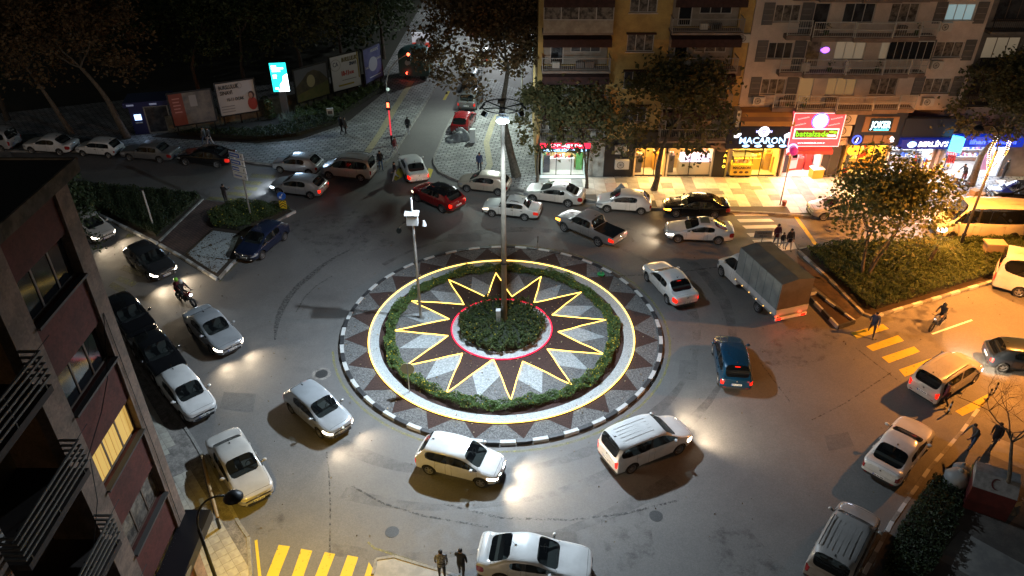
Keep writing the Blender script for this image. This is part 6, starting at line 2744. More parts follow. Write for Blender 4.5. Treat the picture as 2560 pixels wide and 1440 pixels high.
def art_red(t, w, z0, z1):
    panel(t, -w, w, z0, z1, mat('poster_dim_grey', (.11, .11, .12), .6, col2=(.2, .19, .18), vs=1.2))
    panel(t, -w, -w * .35, z0, z1, mat('poster_rust', (.20, .05, .035), .6), -.095, 'poster_field')
    m_ = mat('poster_ink_pink', (.45, .2, .18), .6)
    for k in range(5):
        panel(t, -w * .85, -w * (.55 if k % 2 else .5), z1 - .5 - k * .3, z1 - .4 - k * .3, m_, -.11, 'text_line')
    panel(t, -.1, .5, z1 - 1.3, z1 - .3, mat('poster_white_dim', (.3, .3, .32), .6), -.095, 'poster_field')


def art_bursluluk_a(t, w, z0, z1):
    panel(t, -w, w, z0, z1, mat('poster_white', (.5, .5, .52), .5))
    k_ = mat('ink_black', (.03, .03, .03), .5)
    text('BURSLULUK', .5, k_, (-w * .35, -.11, z1 - .42), t, width=w * 1.05, bold=.012)
    text('SINAVI', .5, k_, (-w * .52, -.11, z1 - .92), t, width=w * .65, bold=.012)
    text('10-11 OCAK', .42, k_, (-w * .1, -.11, (z0 + z1) / 2 - .1), t, width=w * .9, bold=.008)
    for k in range(3):
        panel(t, -w * .9, -w * .2, z0 + .25 + k * .25, z0 + .33 + k * .25, mat('ink_grey', (.25, .25, .27), .5), -.105, 'text_line')
    MB().ball((w * .76, -.1, z0 + .75), (.42, .03, .62), 12, 8).obj('figure_red', mat('ink_red', (.35, .05, .04), .5), t)
    MB().ball((w * .72, -.13, z0 + 1.5), (.2, .02, .27), 10, 7).obj('figure_head', mat('ink_skin', (.35, .2, .15), .5), t)
    MB().ball((w * .76, -.12, z0 + 1.55), (.28, .02, .36), 10, 7).obj('figure_hair', mat('ink_hair', (.04, .02, .02), .5), t)
    m_ = MB()
    m_.lathe([(.26, -.01), (.22, -.01)], 20, 'Y', (w * .2, -.1, z1 - .4))
    m_.obj('round_mark', mat('ink_grey', (.25, .25, .27), .5), t)


def art_hill(t, w, z0, z1):
    panel(t, -w, w, z0, z1, mat('poster_sky', (.13, .14, .17), .6))
    m_ = MB()
    m_.add([(-w, -.1, z0), (w, -.1, z0), (w, -.1, z0 + 1.5), (w * .6, -.1, z1 - .7), (w * .2, -.1, z1 - .35), (-w * .2, -.1, z1 - .5), (-w * .6, -.1, z1 - 1.1), (-w, -.1, z1 - 1.6)], [tuple(range(8))])
    m_.obj('poster_hill', mat('poster_hill', (.09, .075, .045), .6, col2=(.05, .045, .03), vs=2), t)
    m_ = MB()
    m_.add([(-w, -.112, z0), (w, -.112, z0), (w, -.112, z0 + 1.35), (0, -.112, z0 + 1.0), (-w, -.112, z0 + .7)], [(0, 1, 2, 3, 4)])
    m_.obj('poster_meadow', mat('poster_meadow', (.08, .10, .03), .6, col2=(.13, .12, .04), vs=2), t)
    MB().ball((-.1, -.115, z0 + 1.7), (.45, .02, .6), 12, 8).obj('poster_sun', mat('poster_sun', (.4, .35, .2), .6), t)


def art_bursluluk_b(t, w, z0, z1):
    panel(t, -w, w, z0, z1, mat('poster_white_b', (.62, .64, .68), .5))
    text('BURSLULUK', .55, mat('ink_olive', (.16, .13, .03), .5), (w * .32, -.11, z1 - .5), t, width=w * 1.1, bold=.02, shear=.15)
    text('SINAVI', .45, mat('ink_navy', (.04, .05, .12), .5), (w * .55, -.11, z1 - 1.0), t, width=w * .5, bold=.015)
    text('10-11', .62, mat('ink_signalred', (.5, .03, .02), .5), (-w * .05, -.11, (z0 + z1) / 2 - .15), t, width=w * .5, bold=.03)
    text('OCAK', .35, mat('ink_signalred', (.5, .03, .02), .5), (w * .4, -.11, (z0 + z1) / 2 - .2), t, width=w * .34, bold=.015)
    text('CA', .6, mat('ink_navy', (.04, .05, .12), .5), (-w * .66, -.11, z1 - .8), t, width=w * .36)
    m_ = MB()
    m_.lathe([(.56, -.01), (.52, -.01)], 24, 'Y', (-w * .66, -.1, z1 - .85))
    m_.obj('round_mark', mat('ink_grey', (.25, .25, .27), .5), t)
    panel(t, -w * .6, w * .5, z0 + .35, z0 + .5, mat('ink_gold', (.35, .28, .04), .5), -.105, 'text_line')
    panel(t, -w * .3, w * .7, z0 + .85, z0 + .92, mat('ink_grey', (.25, .25, .27), .5), -.105, 'text_line')
    panel(t, w * .88, w * .95, z0 + .8, z1, mat('ink_gold', (.35, .28, .04), .5), -.105, 'gold_band')


def art_blue(t, w, z0, z1):
    panel(t, -w, w, z0, z1, mat('poster_indigo', (.07, .08, .22), .5, col2=(.12, .13, .3), vs=1))
    text('AKADEMİ', .4, WPT, (w * .25, -.11, z1 - .4), t, width=w * .9)
    m_ = MB()
    m_.lathe([(0, -.01), (.72, -.01)], 24, 'Y', (.0, -.1, (z0 + z1) / 2 - .05))
    m_.obj('round_mark', mat('poster_disc', (.45, .47, .55), .5), t)
    text('5-6-7', .35, WPT, (-w * .68, -.11, (z0 + z1) / 2 - .2), t, width=w * .42)
    text('8-9-10', .35, WPT, (w * .7, -.11, (z0 + z1) / 2 + .3), t, width=w * .5)
    panel(t, -w * .5, w * .8, z0 + .35, z0 + .42, WPT, -.105, 'text_line')


wallp = MB()
for a, b in ((BWL[0], BWL[1]), (BWL[1], BWL[2]), (BWL[2], BWL[3])):
    d = (b - a).normalized()
    n_v = Vector((-d.y, d.x))
    q4 = [a + n_v * .35, b + n_v * .35, b + n_v * .6, a + n_v * .6]
    wallp.prism([tuple(p) for p in q4], 0, 1.7)
o = wallp.obj('boundary_wall', mat('wall_rough', (.22, .20, .16), .9, var=.4, vs=2))
tag(o, 'rough low boundary wall running behind the billboards', 'wall')


def seg(px0, py0, px1, py1):
    """two points on the billboard line, measured at their feet"""
    return G(px0, py0), G(px1, py1)


def bb(pxa, pya, pxb, pyb, z0, z1, label, art):
    """billboard measured at its lower left and lower right corner"""
    a, b = P(pxa, pya, z0), P(pxb, pyb, z0)
    return billboard((a.x, a.y), (b.x, b.y), z0, z1, label, art)


bb(435, 318, 545, 302, 1.0, 4.1, 'dim billboard with a rust red field beside the blue kiosk', art_red)
bb(551, 293, 650, 277, 1.0, 4.2, 'white billboard with black BURSLULUK lettering and a red figure', art_bursluluk_a)
bb(742, 260, 826, 235, 1.0, 4.3, 'dim landscape billboard right of the bright screen', art_hill)
bb(831, 233, 905, 213, 1.0, 4.6, 'white billboard with red date and olive BURSLULUK lettering', art_bursluluk_b)
bb(912, 213, 957, 190, 1.0, 4.6, 'indigo billboard with white disc at the end of the row', art_blue)

a = P(696, 290, .2)
tt = thing('led_screen', 'tall bright cyan and white advertising screen on a grey stand', 'advertising screen', (a.x + .75, a.y, .13), R(8))
MB().b2(-.3, .3, -.18, .2, 0, 2.5).obj('stand', mat('stand_grey', (.16, .16, .18), .5), tt)
MB().b2(-.76, .76, -.12, .22, 2.45, 5.2).obj('casing', DKMET, tt)
MB().b2(-.72, .72, -.15, -.125, 2.5, 5.15).obj('screen', emat('screen_cyan', (.02, .75, .75), 2.6), tt)
E_SW = emat('screen_white', (.85, .92, 1.0), 5.5)
sp = MB()
pts = [(.72, -.165, 2.5), (-.22, -.165, 2.5)] + [(-.24 + .06 * math.sin(k * .9) + k * .05, -.165, 2.6 + k * .105) for k in range(14)] + [(.72, -.165, 4.15)]
sp.add(pts, [tuple(range(len(pts)))[::-1]])
sp.obj('screen_shape', E_SW, tt)
for x0_, x1_, z_ in ((-.6, -.15, 4.85), (-.6, .45, 4.65), (-.56, .15, 4.42), (-.56, -.22, 4.0), (-.56, -.26, 3.8), (-.52, -.22, 2.8)):
    MB().b2(x0_, x1_, -.17, -.152, z_ - .06, z_ + .07).obj('screen_text', E_SW, tt)
lamp('screen_glow', 'AREA', (.1, -.3, 3.8), 220, (.5, .7, 1.0), tt, (1.4, 2.4), aim=(.2, -3, 3.4))

a = P(372, 330, 0)
kt = thing('cash_kiosk', 'dark blue cash machine kiosk with lit screen and glass side', 'kiosk', (a.x + .3, a.y + .3, .13), R(12))
KB = mat('kiosk_blue', (.015, .02, .10), .4)
MB().b2(-1.3, -.1, -1.0, 1.0, 0, 2.6).obj('cabin', KB, kt)
MB().b2(-1.6, 2.2, -1.35, 1.2, 2.62, 3.05).obj('roof', KB, kt)
MB().b2(-.98, -.42, -1.06, -1.004, 1.35, 1.85).obj('screen', emat('atm_screen', (.45, .65, 1.0), 3.0), kt)
MB().b2(-1.0, -.4, -1.12, -1.004, 1.05, 1.15).obj('keypad', GALV, kt)
for k in range(2):
    MB().b2(-1.3 + k * 1.9, -.7 + k * 1.9, -1.37, -1.352, 2.75, 2.9).obj('lettering_bar', mat('letters_pale', (.35, .4, .5), .5, emit=(.5, .6, 1), es=.12), kt)
f = MB()
for x in (-.05, 1.9):
    f.b2(x - .05, x + .05, -1.0, -.9, 0, 2.6)
f.b2(.0, 1.85, -1.0, -.9, .0, .12)
f.b2(.0, 1.85, -1.0, -.9, 2.45, 2.6)
f.obj('glass_frame', GALV, kt)
MB().b2(.0, 1.85, -.96, -.94, .12, 2.45).obj('glass_side', GLASSG, kt)
lamp('atm_glow', 'AREA', (-.7, -1.15, 1.6), 8, (.5, .7, 1.0), kt, .4, aim=(-.7, -2, 1.2))
q = P(828, 300, .2)
t = thing('info_pillar', 'small white information pillar in the shrub border', 'pillar', (q.x, q.y, .13), R(10))
MB().b2(-.3, .3, -.12, .12, 0, 1.2).obj('pillar_body', WHITEP, t)
MB().b2(-.2, .2, -.135, -.125, .7, 1.0).obj('pillar_print', GREYP, t)

# park planting
PB = [G(380, 345), G(470, 352), G(560, 356), G(640, 362), G(750, 352), G(850, 318), G(880, 300), G(975, 222), G(960, 218), G(745, 290), G(650, 305), G(425, 335)]
pavement('median', PB, mat('soil5', (.03, .025, .02), .95), .16)
hedge_fill([G(430, 342), G(650, 356), G(745, 346), G(850, 312), G(840, 300), G(740, 320), G(640, 335)], .16, .7, 200, .16, L_DARK, 'shrub_border', '', 31)
hedge_fill([G(735, 318), G(850, 300), G(965, 228), G(955, 222), G(850, 262), G(745, 292)], .16, 1.0, 170, .18, L_HEDGE, 'shrub_border', '', 32)
mb = MB()
for _ in range(60):
    q = G(rr.uniform(700, 830), rr.uniform(296, 318))
    for k in range(16):
        a = rr.uniform(0, 2 * PI)
        ln = rr.uniform(.4, .8)
        b = Vector((q[0], q[1], .2))
        e = b + Vector((math.cos(a) * ln * .6, math.sin(a) * ln * .6, ln))
        s_ = Vector((-math.sin(a), math.cos(a), 0)) * .04
        mb.tri(tuple(b - s_), tuple(b + s_), tuple(e))
mb.obj('spiky_plants', L_SILVER)['kind'] = 'stuff'
strip([G(640, 366), G(750, 356), G(852, 321), G(884, 302), G(978, 224)], .14, .2, KERBG, 'bed_edging')
for (px, py, hh) in ((678, 300, 1.8), (668, 285, 1.5)):
    q = G(px, py)
    t = thing('topiary_bush', 'clipped topiary bush left of the bright screen, the ' + ('taller one' if hh > 1.6 else 'shorter one'), 'bush', (q[0], q[1], .16))
    mb = MB()
    for _ in range(1400):
        k = rr.randrange(3)
        a, b = rr.uniform(0, 2 * PI), rr.uniform(-1, 1)
        c = math.sqrt(1 - b * b)
        r_ = .55 - .1 * k
        leaf(mb, Vector((c * math.cos(a) * r_, c * math.sin(a) * r_, hh * (.2 + .33 * k) + b * .3)), .1, rr)
    mb.obj('foliage', L_HEDGE, t)

# sweet cart, boxes, pots, bins
q = G(1850, 446, .14)
t = thing('sweet_cart', 'yellow lettered sweet cart with glass top on the shop pavement', 'cart', (q[0], q[1] + .5, .14))
CY = mat('cart_yellow', (.65, .45, .06), .5)
MB().b2(-.85, .85, -.45, .45, .25, 1.15).obj('cart_body', CY, t)
f = MB()
for x in (-.75, .75):
    for y in (-.4, .4):
        f.b2(x - .02, x + .02, y - .02, y + .02, 1.15, 1.8)
f.b2(-.77, .77, -.42, .42, 1.8, 1.84)
f.obj('glass_case', DKMET, t)
goods(t, -.65, .65, 0, 1.16, 14, [GC[2], GC[1]], rr, (.1, .3))
text('MACARON', .3, mat('cart_ink', (.08, .04, .01), .5), (0, -.47, .9), t, width=1.4, bold=.012)
m = MB()
for k in range(3):
    m.ball((-.45 + .45 * k, -.46, .52), (.17, .02, .11), 8, 5)
m.obj('cart_print', mat('cart_ink', (.08, .04, .01), .5), t)
m = MB()
for x in (-.6, .6):
    m.lathe([(.2, -.04), (.2, .04), (0, .04)], 14, 'Y', (x, -.3, .2))
m.obj('wheel', M_TYRE, t)
q = G(2038, 442, .14)
t = thing('snack_box', 'yellow square snack box with white lid before the red shop', 'box', (q[0], q[1], .14), R(8))
MB().b2(-.45, .45, -.35, .35, 0, .75).obj('box_body', CY, t)
MB().b2(-.5, .5, -.4, .4, .752, .8).obj('lid', WHITEP, t)
q = G(1985, 430, .14)
t = thing('drinks_cabinet', 'white and red drinks cabinet tilted at the red shop front', 'cabinet', (q[0] - .4, q[1] + .6, .14), R(15))
MB().b2(-.6, .6, -.35, .35, .15, 1.7).obj('cabinet_body', mat('cabinet_white', (.6, .5, .55), .4, emit=(1, .75, .85), es=.3), t)
MB().b2(-.62, .62, -.37, .37, 0, .15).obj('plinth', GC[0], t)
MB().b2(-.5, .5, -.365, -.352, .9, 1.5).obj('front_print', GC[5], t)
q = G(2111, 430, .14)
t = thing('potted_plant', 'slender plant in a red pot by the house entrance', 'potted plant', (q[0], q[1], .14))
MB().cyl((0, 0, 0), .17, .38, 14, .24).obj('pot', mat('pot_red', (.6, .03, .02), .4), t)
m = MB()
for _ in range(140):
    z = rr.uniform(.4, 2.2)
    leaf(m, Vector((rr.gauss(0, .2), rr.gauss(0, .2), z)), .2, rr)
m.obj('foliage', L_HEDGE, t)
MB().tube([(0, 0, .3), (0.03, 0, 2.0)], .02, 5).obj('stem', BARK, t)
for k, px in enumerate((1918, 1955)):
    q = G(px, 433, .14)
    t = thing('gumball_stand', 'narrow amber vending stand, ' + ('left' if k == 0 else 'right') + ' of the pair beside the pink shop', 'vending stand', (q[0] + .4, q[1] + .3, .14))
    MB().b2(-.15, .15, -.15, .15, 0, 1.25).obj('stand_body', CY, t)
    MB().ball((0, -.05, 1.35), .17, 10, 7).obj('globe', GC[2], t)
# clothes racks
for k, (px, c) in enumerate(((2290, 0), (2335, 1), (2360, 2))):
    q = G(px, 440 - k * 6, .14)
    t = thing('clothes_rack', ['rack of dark and pale jackets', 'rack of striped shirts', 'red crate stand of goods'][k] + ' before the white lit shop', 'clothes rack' if k < 2 else 'stand', (q[0], q[1] + .6, .14), R(-15))
    m = MB()
    for x in (-.8, .8):
        m.tube([(x, 0, 0), (x, 0, 1.5)], .02, 6)
    m.tube([(-.8, 0, 1.5), (.8, 0, 1.5)], .02, 6)
    m.obj('rack_frame', GALV, t)
    for i in range(9):
        x = -.7 + i * .17
        g_ = MB()
        g_.add([(x, -.24, 1.3), (x, .24, 1.3), (x, 0, 1.45), (x + .01, -.26, .6), (x + .01, .26, .6), (x + .09, -.24, 1.3), (x + .09, .24, 1.3), (x + .09, 0, 1.45), (x + .1, -.26, .6), (x + .1, .26, .6)],
               [(0, 2, 1), (0, 1, 4, 3), (5, 6, 7), (5, 8, 9, 6), (0, 3, 8, 5), (1, 6, 9, 4), (0, 5, 7, 2), (1, 2, 7, 6), (3, 4, 9, 8)])
        g_.obj('garment', [GC[6], GC[1], GC[4], GC[0], GC[6]][(i * (k + 1)) % 5] if k < 2 else GC[0], t)
# parcels by the tree, cafe table and chairs
for k, (px, py, z) in enumerate(((2428, 497, 0), (2440, 500, 0), (2432, 494, .33), (2450, 492, 0))):
    q = G(px, py, .14)
    o = MB().b2(-.3, .3, -.25, .25, 0, .33).obj('cardboard_box', mat('cardboard', (.38, .24, .11), .8))
    o.location = (q[0], q[1], .14 + z)
    o.rotation_euler = (0, 0, R([10, -15, 25, 40][k]))
    tag(o, ['left cardboard box at the foot of the large tree', 'right cardboard box at the foot of the large tree', 'top cardboard box stacked by the large tree', 'last cardboard box of the row near the cafe table'][k], 'box')
q = G(2500, 478, .14)
t = thing('cafe_table', 'small square cafe table below the fairy light tree', 'table', (q[0], q[1], .14))
MB().b2(-.4, .4, -.4, .4, .7, .74).obj('table_top', mat('table_pale', (.45, .38, .32), .5), t)
MB().tube([(0, 0, 0), (0, 0, .7)], .04, 6).obj('table_leg', DKMET, t)
for k, (px, py) in enumerate(((2478, 488), (2528, 482))):
    q = G(px, py, .14)
    t = thing('cafe_chair', ('left' if k == 0 else 'right') + ' dark metal chair at the cafe table', 'chair', (q[0], q[1], .14), R(30 + 120 * k))
    m = MB()
    for x in (-.22, .22):
        for y in (-.22, .22):
            m.tube([(x, y, 0), (x * .9, y * .9, .45 if y < 0 else .9)], .015, 5)
    m.tube([(-.2, .2, .9), (.2, .2, .9)], .015, 5)
    m.obj('chair_frame', DKMET, t)
    MB().b2(-.21, .21, -.21, .21, .45, .48).obj('seat', DKMET, t)

# fairy lit tree trunk by the lamp
q = G(2456, 470, .14)
t = thing('fairy_light_tree', 'bare tree wrapped in white and amber fairy lights', 'tree', (q[0], q[1], .14))
tr2 = MB()
tr2.tube([(0, 0, 0), (0, 0, 1.2)], .1, 8)
br_ = [((0, 0, 1.2), (-.5, 0, 3.0)), ((0, 0, 1.2), (.15, .1, 3.3)), ((0, 0, 1.2), (.75, 0, 3.0)), ((.75, 0, 3.0), (.7, 0, 4.0)), ((-.5, 0, 3), (-.35, 0, 4.4))]
for a, b in br_:
    tr2.tube([a, b], [.06, .035], 6)
tr2.obj('trunk', BARK, t)
la, lb = MB(), MB()
for a, b in br_ + [((0, 0, .3), (0, 0, 1.2))]:
    a, b = Vector(a), Vector(b)
    n = int((b - a).length * 34)
    for i in range(n):
        p = a.lerp(b, i / n) + Vector((math.cos(i * 1.1), math.sin(i * 1.1), 0)) * .12
        (la if rr.random() < .55 else lb).ball(tuple(p), .022, 5, 3)
la.obj('fairy_light', emat('fairy_white', (.85, .9, 1.0), 9), t)['kind'] = 'stuff'
lb.obj('fairy_light', emat('fairy_amber', (1, .55, .1), 8), t)['kind'] = 'stuff'
lamp('fairy_glow', 'POINT', (.2, -.3, 2.6), 60, (1, .8, .55), t, .4)

# utility cabinet and palm on the right median
q = G(2475, 640, .12)
t = thing('utility_cabinet', 'small utility cabinet standing in the right hedge', 'cabinet', (q[0], q[1], .12), R(-5))
MB().b2(-.55, .55, -.3, .3, 0, 1.0).obj('cabinet_body', mat('cabinet_ochre', (.30, .22, .14), .7), t)
MB().b2(-.65, .65, -.4, .4, 1.002, 1.1).obj('cabinet_roof', mat('cabinet_roof', (.38, .3, .2), .7), t)
q = G(2318, 665, .12)
t = thing('palm', 'small young palm with arching fronds in the right hedge', 'palm', (q[0], q[1], .12))
MB().tube([(0, 0, 0), (.1, 0, 1.0), (.35, .1, 1.5)], [.13, .12, .1], 8).obj('trunk', BARKD, t)
for k in range(16):
    a = 2 * PI * k / 16
    m = MB()
    for j in range(16):
        u = j / 16
        c = Vector((.35 + math.cos(a) * u * 1.6, .1 + math.sin(a) * u * 1.6, 1.5 + 1.3 * u - 1.5 * u * u))
        s_ = Vector((-math.sin(a), math.cos(a), -.35)) * .28 * (1 - u * .6)
        d = Vector((math.cos(a), math.sin(a), 0)) * .12
        for sg in (1, -1):
            e = c + Vector((s_.x * sg, s_.y * sg, s_.z)) + d
            m.tri(tuple(c), tuple(c + d * .4), tuple(e))
    m.obj('frond', L_HEDGE, t)

# wooden posts and a bollard by the near left pavement
q = G(533, 1172, .12)
t = thing('barrier_rail', 'tan pipe barrier rail lying along the near left pavement', 'barrier', (0, 0, .12))
MB().tube([(*G(513, 1165), .55), (*G(530, 1235), .52), (*G(552, 1318), .5)], .07, 8).obj('rail', mat('rail_tan', (.35, .24, .12), .6), t)
for px, py in ((515, 1175), (551, 1325)):
    q = G(px, py)
    MB().tube([(q[0], q[1], 0), (q[0], q[1], .6)], .07, 8).obj('post', DKMET, t)
# bottom right waste: white sacks, green bin, textile container
q = G(2400, 1225, .12)
for k, (px, py, sx) in enumerate(((2385, 1215, .62), (2398, 1185, .4), (2456, 1200, .55))):
    q = G(px, py, .12)
    m = MB()
    m.ball((0, 0, sx * .75), (sx, sx * .9, sx * .85), 14, 10)
    for i, v in enumerate(m.v):
        f_ = 1 + .08 * math.sin(v[0] * 11 + v[2] * 9) + .06 * math.sin(v[1] * 13)
        m.v[i] = (v[0] * f_, v[1] * f_, max(0.0, v[2]))
    m.ball((.02, .02, sx * 1.6), (sx * .22, sx * .2, sx * .22), 8, 5)
    o = m.obj('rubbish_sack', mat('sack_white', (.28, .28, .27), .5), smooth=True)
    o.location = (q[0], q[1], .12)
    tag(o, ['large white knotted sack on the kerb side', 'smaller white sack leaning behind the large one', 'white sack right of the green bin'][k], 'sack')
q = G(2432, 1228, .12)
t = thing('waste_bin', 'dark green wheeled waste bin between the white sacks', 'waste bin', (q[0], q[1], .12), R(-30))
MB().add([(-.28, -.28, .05), (.28, -.28, .05), (.28, .28, .05), (-.28, .28, .05), (-.36, -.36, 1.05), (.36, -.36, 1.05), (.36, .36, 1.05), (-.36, .36, 1.05)],
         [(3, 2, 1, 0), (4, 5, 6, 7), (0, 1, 5, 4), (1, 2, 6, 5), (2, 3, 7, 6), (3, 0, 4, 7)]).obj('bin_body', mat('bin_green', (.02, .10, .04), .5), t)
MB().box((0, 0, 1.1), (.78, .78, .07), rx=R(6)).obj('lid', mat('bin_lid', (.05, .14, .04), .5), t)
q = G(2460, 1262, .12)
t = thing('textile_container', 'red donation container with white top and crescent mark', 'container', (q[0], q[1], .12), R(-28))
RC_ = mat('container_red', (.08, .012, .012), .5, var=.3, vs=3)
MB().b2(-.85, .85, -.6, .6, 0, 1.35).obj('container_body', RC_, t)
MB().add([(-.85, -.6, 1.355), (.85, -.6, 1.355), (.85, .6, 1.355), (-.85, .6, 1.355), (-.85, .0, 1.8), (.85, .0, 1.8), (.85, .6, 1.8), (-.85, .6, 1.8)],
         [(3, 2, 1, 0), (4, 5, 6, 7), (0, 1, 5, 4), (1, 2, 6, 5), (2, 3, 7, 6), (3, 0, 4, 7)]).obj('white_top', mat('container_white', (.27, .27, .27), .5, col2=(.18, .18, .18), vs=4), t)
m = MB()
cr = []
for k in range(13):
    a = R(50 + 260 * k / 12)
    cr.append((.2 * math.cos(a), .2 * math.sin(a)))
for k in range(12):
    w0, w1 = .07 * math.sin(PI * k / 12), .07 * math.sin(PI * (k + 1) / 12)
    a0, a1 = R(50 + 260 * k / 12), R(50 + 260 * (k + 1) / 12)
    m.add([(.2 * math.cos(a0), -.3 + .2 * math.sin(a0), 1.59), (.2 * math.cos(a1), -.3 + .2 * math.sin(a1), 1.59),
           ((.2 - w1) * math.cos(a1), -.3 + (.2 - w1) * math.sin(a1), 1.59), ((.2 - w0) * math.cos(a0), -.3 + (.2 - w0) * math.sin(a0), 1.59)], [(0, 1, 2, 3)])
for i, v in enumerate(m.v):
    m.v[i] = (v[0], v[1], 1.36 + (v[1] + .6) * .742 + .012)
m.obj('crescent', mat('crescent_dark', (.08, .02, .02), .5), t)
q = G(2518, 1258, .12)
o = MB().b2(-.45, .45, -.3, .3, 0, .35).obj('cardboard_box', mat('cardboard', (.38, .24, .11), .8))
o.location = (q[0], q[1], .12)
o.rotation_euler = (0, 0, R(20))
tag(o, 'flattened cardboard box behind the red donation container', 'box')
hedge_fill([G(2200, 1440), G(2240, 1330), G(2330, 1200), G(2395, 1215), G(2400, 1300), G(2330, 1440), G(2250, 1500)], .12, .6, 330, .12, L_DARK, 'low_hedge', '', 41)
# striped bollards near the van
for k, (px, py) in enumerate(((2360, 1032), (2458, 1000), (2474, 985))):
    q = G(px + 10, py, .0)
    t = thing('bollard', 'slim striped bollard, ' + ['nearest the white estate car', 'middle one by the crossing', 'last one by the crossing'][k], 'bollard', (q[0], q[1], .0))
    for j in range(5):
        MB().cyl((0, 0, .16 * j), .045, .158, 10).obj('band', WPT if j % 2 else DKMET, t)
    MB().box((0, 0, .01), (.3, .22, .03)).obj('foot', DKMET, t)
# ------------------------------------------------------------------ vehicles placed by their measured wheel contacts
W1 = paint('white', (.62, .62, .61))
W2 = paint('pearl', (.46, .44, .41))
SIL = paint('silver', (.36, .37, .38), metal=.1)
LSIL = paint('light_silver', (.40, .42, .44), metal=.3)
GRY = paint('grey', (.13, .13, .13), metal=.1)
BLK = paint('black', (.008, .008, .009), .15)
DBL = paint('dark_blue', (.012, .018, .045), .2)
NVY = paint('metallic_blue', (.006, .04, .085), .25, metal=.2)
RED = paint('red', (.20, .008, .01), .25)
GOLD = paint('champagne', (.42, .36, .29), metal=.3)
DGR = paint('pickup_grey', (.22, .205, .20), metal=.1)


def put(spec, f, r, side, pm, label, **k):
    pos, h = place_by_wheels(f, r, side, spec)
    return car(spec, pos, h, pm, label, **k)


PARK = 'cars parked along the left road'
put('mpv', (-75, 372), (23, 381), 1, SIL, 'silver van with dark rear window at the far left of the parked row', group=PARK)
put('sedan', (80, 384), (156, 389), 1, W1, 'white saloon with dark windows parked second from the left', group=PARK)
put('hatch_old', (211, 391), (275, 396), 1, W1, 'boxy white hatchback with black rear shelf in the left parked row', group=PARK)
put('sedan_old', (326, 402), (404, 408), 1, GRY, 'boxy dark grey saloon in the left parked row', group=PARK, rim=1)
put('sedan_long', (469, 414), (543, 420), 1, BLK, 'glossy black saloon at the right end of the left parked row', group=PARK, tail='dim', rim=1)
put('hatch', (703, 433), (774, 440), 1, LSIL, 'pale hatchback parked before the plaza beside the silver van', rim=1)
put('mpv', (826, 447), (902, 454), 1, SIL, 'silver high roofed van with roof rails parked by the side street', rim=0)
put('hatch_golf', (697, 488), (782, 498), 1, LSIL, 'pale grey hatchback with lit cool headlights driving left', head='cool', tail='on', power=90)
put('sedan', (1003, 424), (1017, 452), 1, W1, 'white saloon driving up the side street with tail lights on', tail='on')
put('suv', (1045, 505), (1107, 532), 1, RED, 'red crossover with black roof and bright tail lights', roofm=BLK, tail='on', head='dim', rim=2)
put('hatch', (1168, 480), (1245, 489), 1, GOLD, 'beige hatchback parked at the pavement corner behind the mast', rim=1)
put('saloon_old', (1229, 542), (1313, 552), 1, paint('old_white', (.50, .50, .48)), 'old boxy white saloon with roof rack behind the mast', head='dim', tail='dim')
put('sedan_coupe', (1332, 506), (1420, 518), 1, W2, 'pearl white saloon with five spoke wheels by the small trees', rim=0)
put('hatch', (1516, 531), (1602, 537), 1, W1, 'white hatchback with folded cover behind it on the pavement', rim=2)
put('sedan_long', (1685, 544), (1788, 547), 1, BLK, 'black saloon with amber side light parked near the crossing', rim=1, indicator=1)
put('pickup', (1413, 580), (1492, 614), 1, DGR, 'grey pickup truck with empty black bed and amber lights', tail='on', head='dim', indicator=1)
put('sedan_coupe', (1692, 607), (1795, 611), 1, W1, 'white saloon with black sunroof driving left above the box truck', head='on', rim=1, power=110, sunroof=True)
put('sedan', (1617, 702), (1668, 759), 1, W1, 'white saloon braking with lit high brake lamp right of the island', tail='on', head='dim', rim=1, top_light=True)
put('hatch_tall', (1783, 888), (1795, 955), 1, NVY, 'metallic blue hatchback with lit brake lights', tail='on', rim=1, top_light=True)
put('connect', (1695, 1134), (1576, 1182), -1, W1, 'white passenger van with ribbed roof rounding the island', tail='on', head='on', rim=1, power=220)
put('hatch_tall', (1206, 1218), (1071, 1184), -1, W1, 'white tall hatchback with lit headlights below the island', head='on', tail='dim', rim=0, power=260)
put('hatch', (804, 1094), (731, 1031), -1, LSIL, 'silver white hatchback with lit headlights left of the island kerb', head='on', tail='dim', rim=0, power=90)
put('sedan', (536, 888), (478, 832), -1, LSIL, 'silver saloon driving towards the island at the left', head='on', rim=1, power=110)
put('hatch_golf', (377, 702), (328, 664), -1, paint('dark_roof_silver', (.05, .052, .055), .2, metal=.4), 'dark hatchback with lit headlights beside the white gravel bed', head='on', rim=1, power=120)
a = Vector(G(270, 606))
car('hatch', (a.x - 1.55, a.y + 1.1), R(-35), W2, 'pale car with two lit headlights half hidden by the near block', head='on', power=70)
put('hatch_golf', (652, 652), (716, 598), 1, DBL, 'dark blue hatchback parked against the gravel bed', rim=1)
bq = bpy.data.objects[-1] if False else None
put('suv', (325, 862), (268, 800), -1, BLK, 'black crossover mostly hidden by the near block', rim=1)
put('sedan_long', (398, 967), (332, 880), -1, BLK, 'black saloon parked between the crossover and the white hatchback', rim=1)
put('hatch', (471, 1062), (404, 980), -1, W1, 'white hatchback with paper in the windscreen parked near left', rim=0)
put('sedan', (600, 1271), (530, 1150), -1, W2, 'cream white saloon with rear spoiler parked by the gooseneck lamp', rim=1)
put('sedan_coupe', (1430, 1478), (1246, 1455), -1, W1, 'white saloon with amber rear light at the bottom edge', rim=1)
put('sedan_coupe', (2318, 1120), (2252, 1208), -1, W1, 'white saloon parked nose up the kerb with red reflections', rim=1)
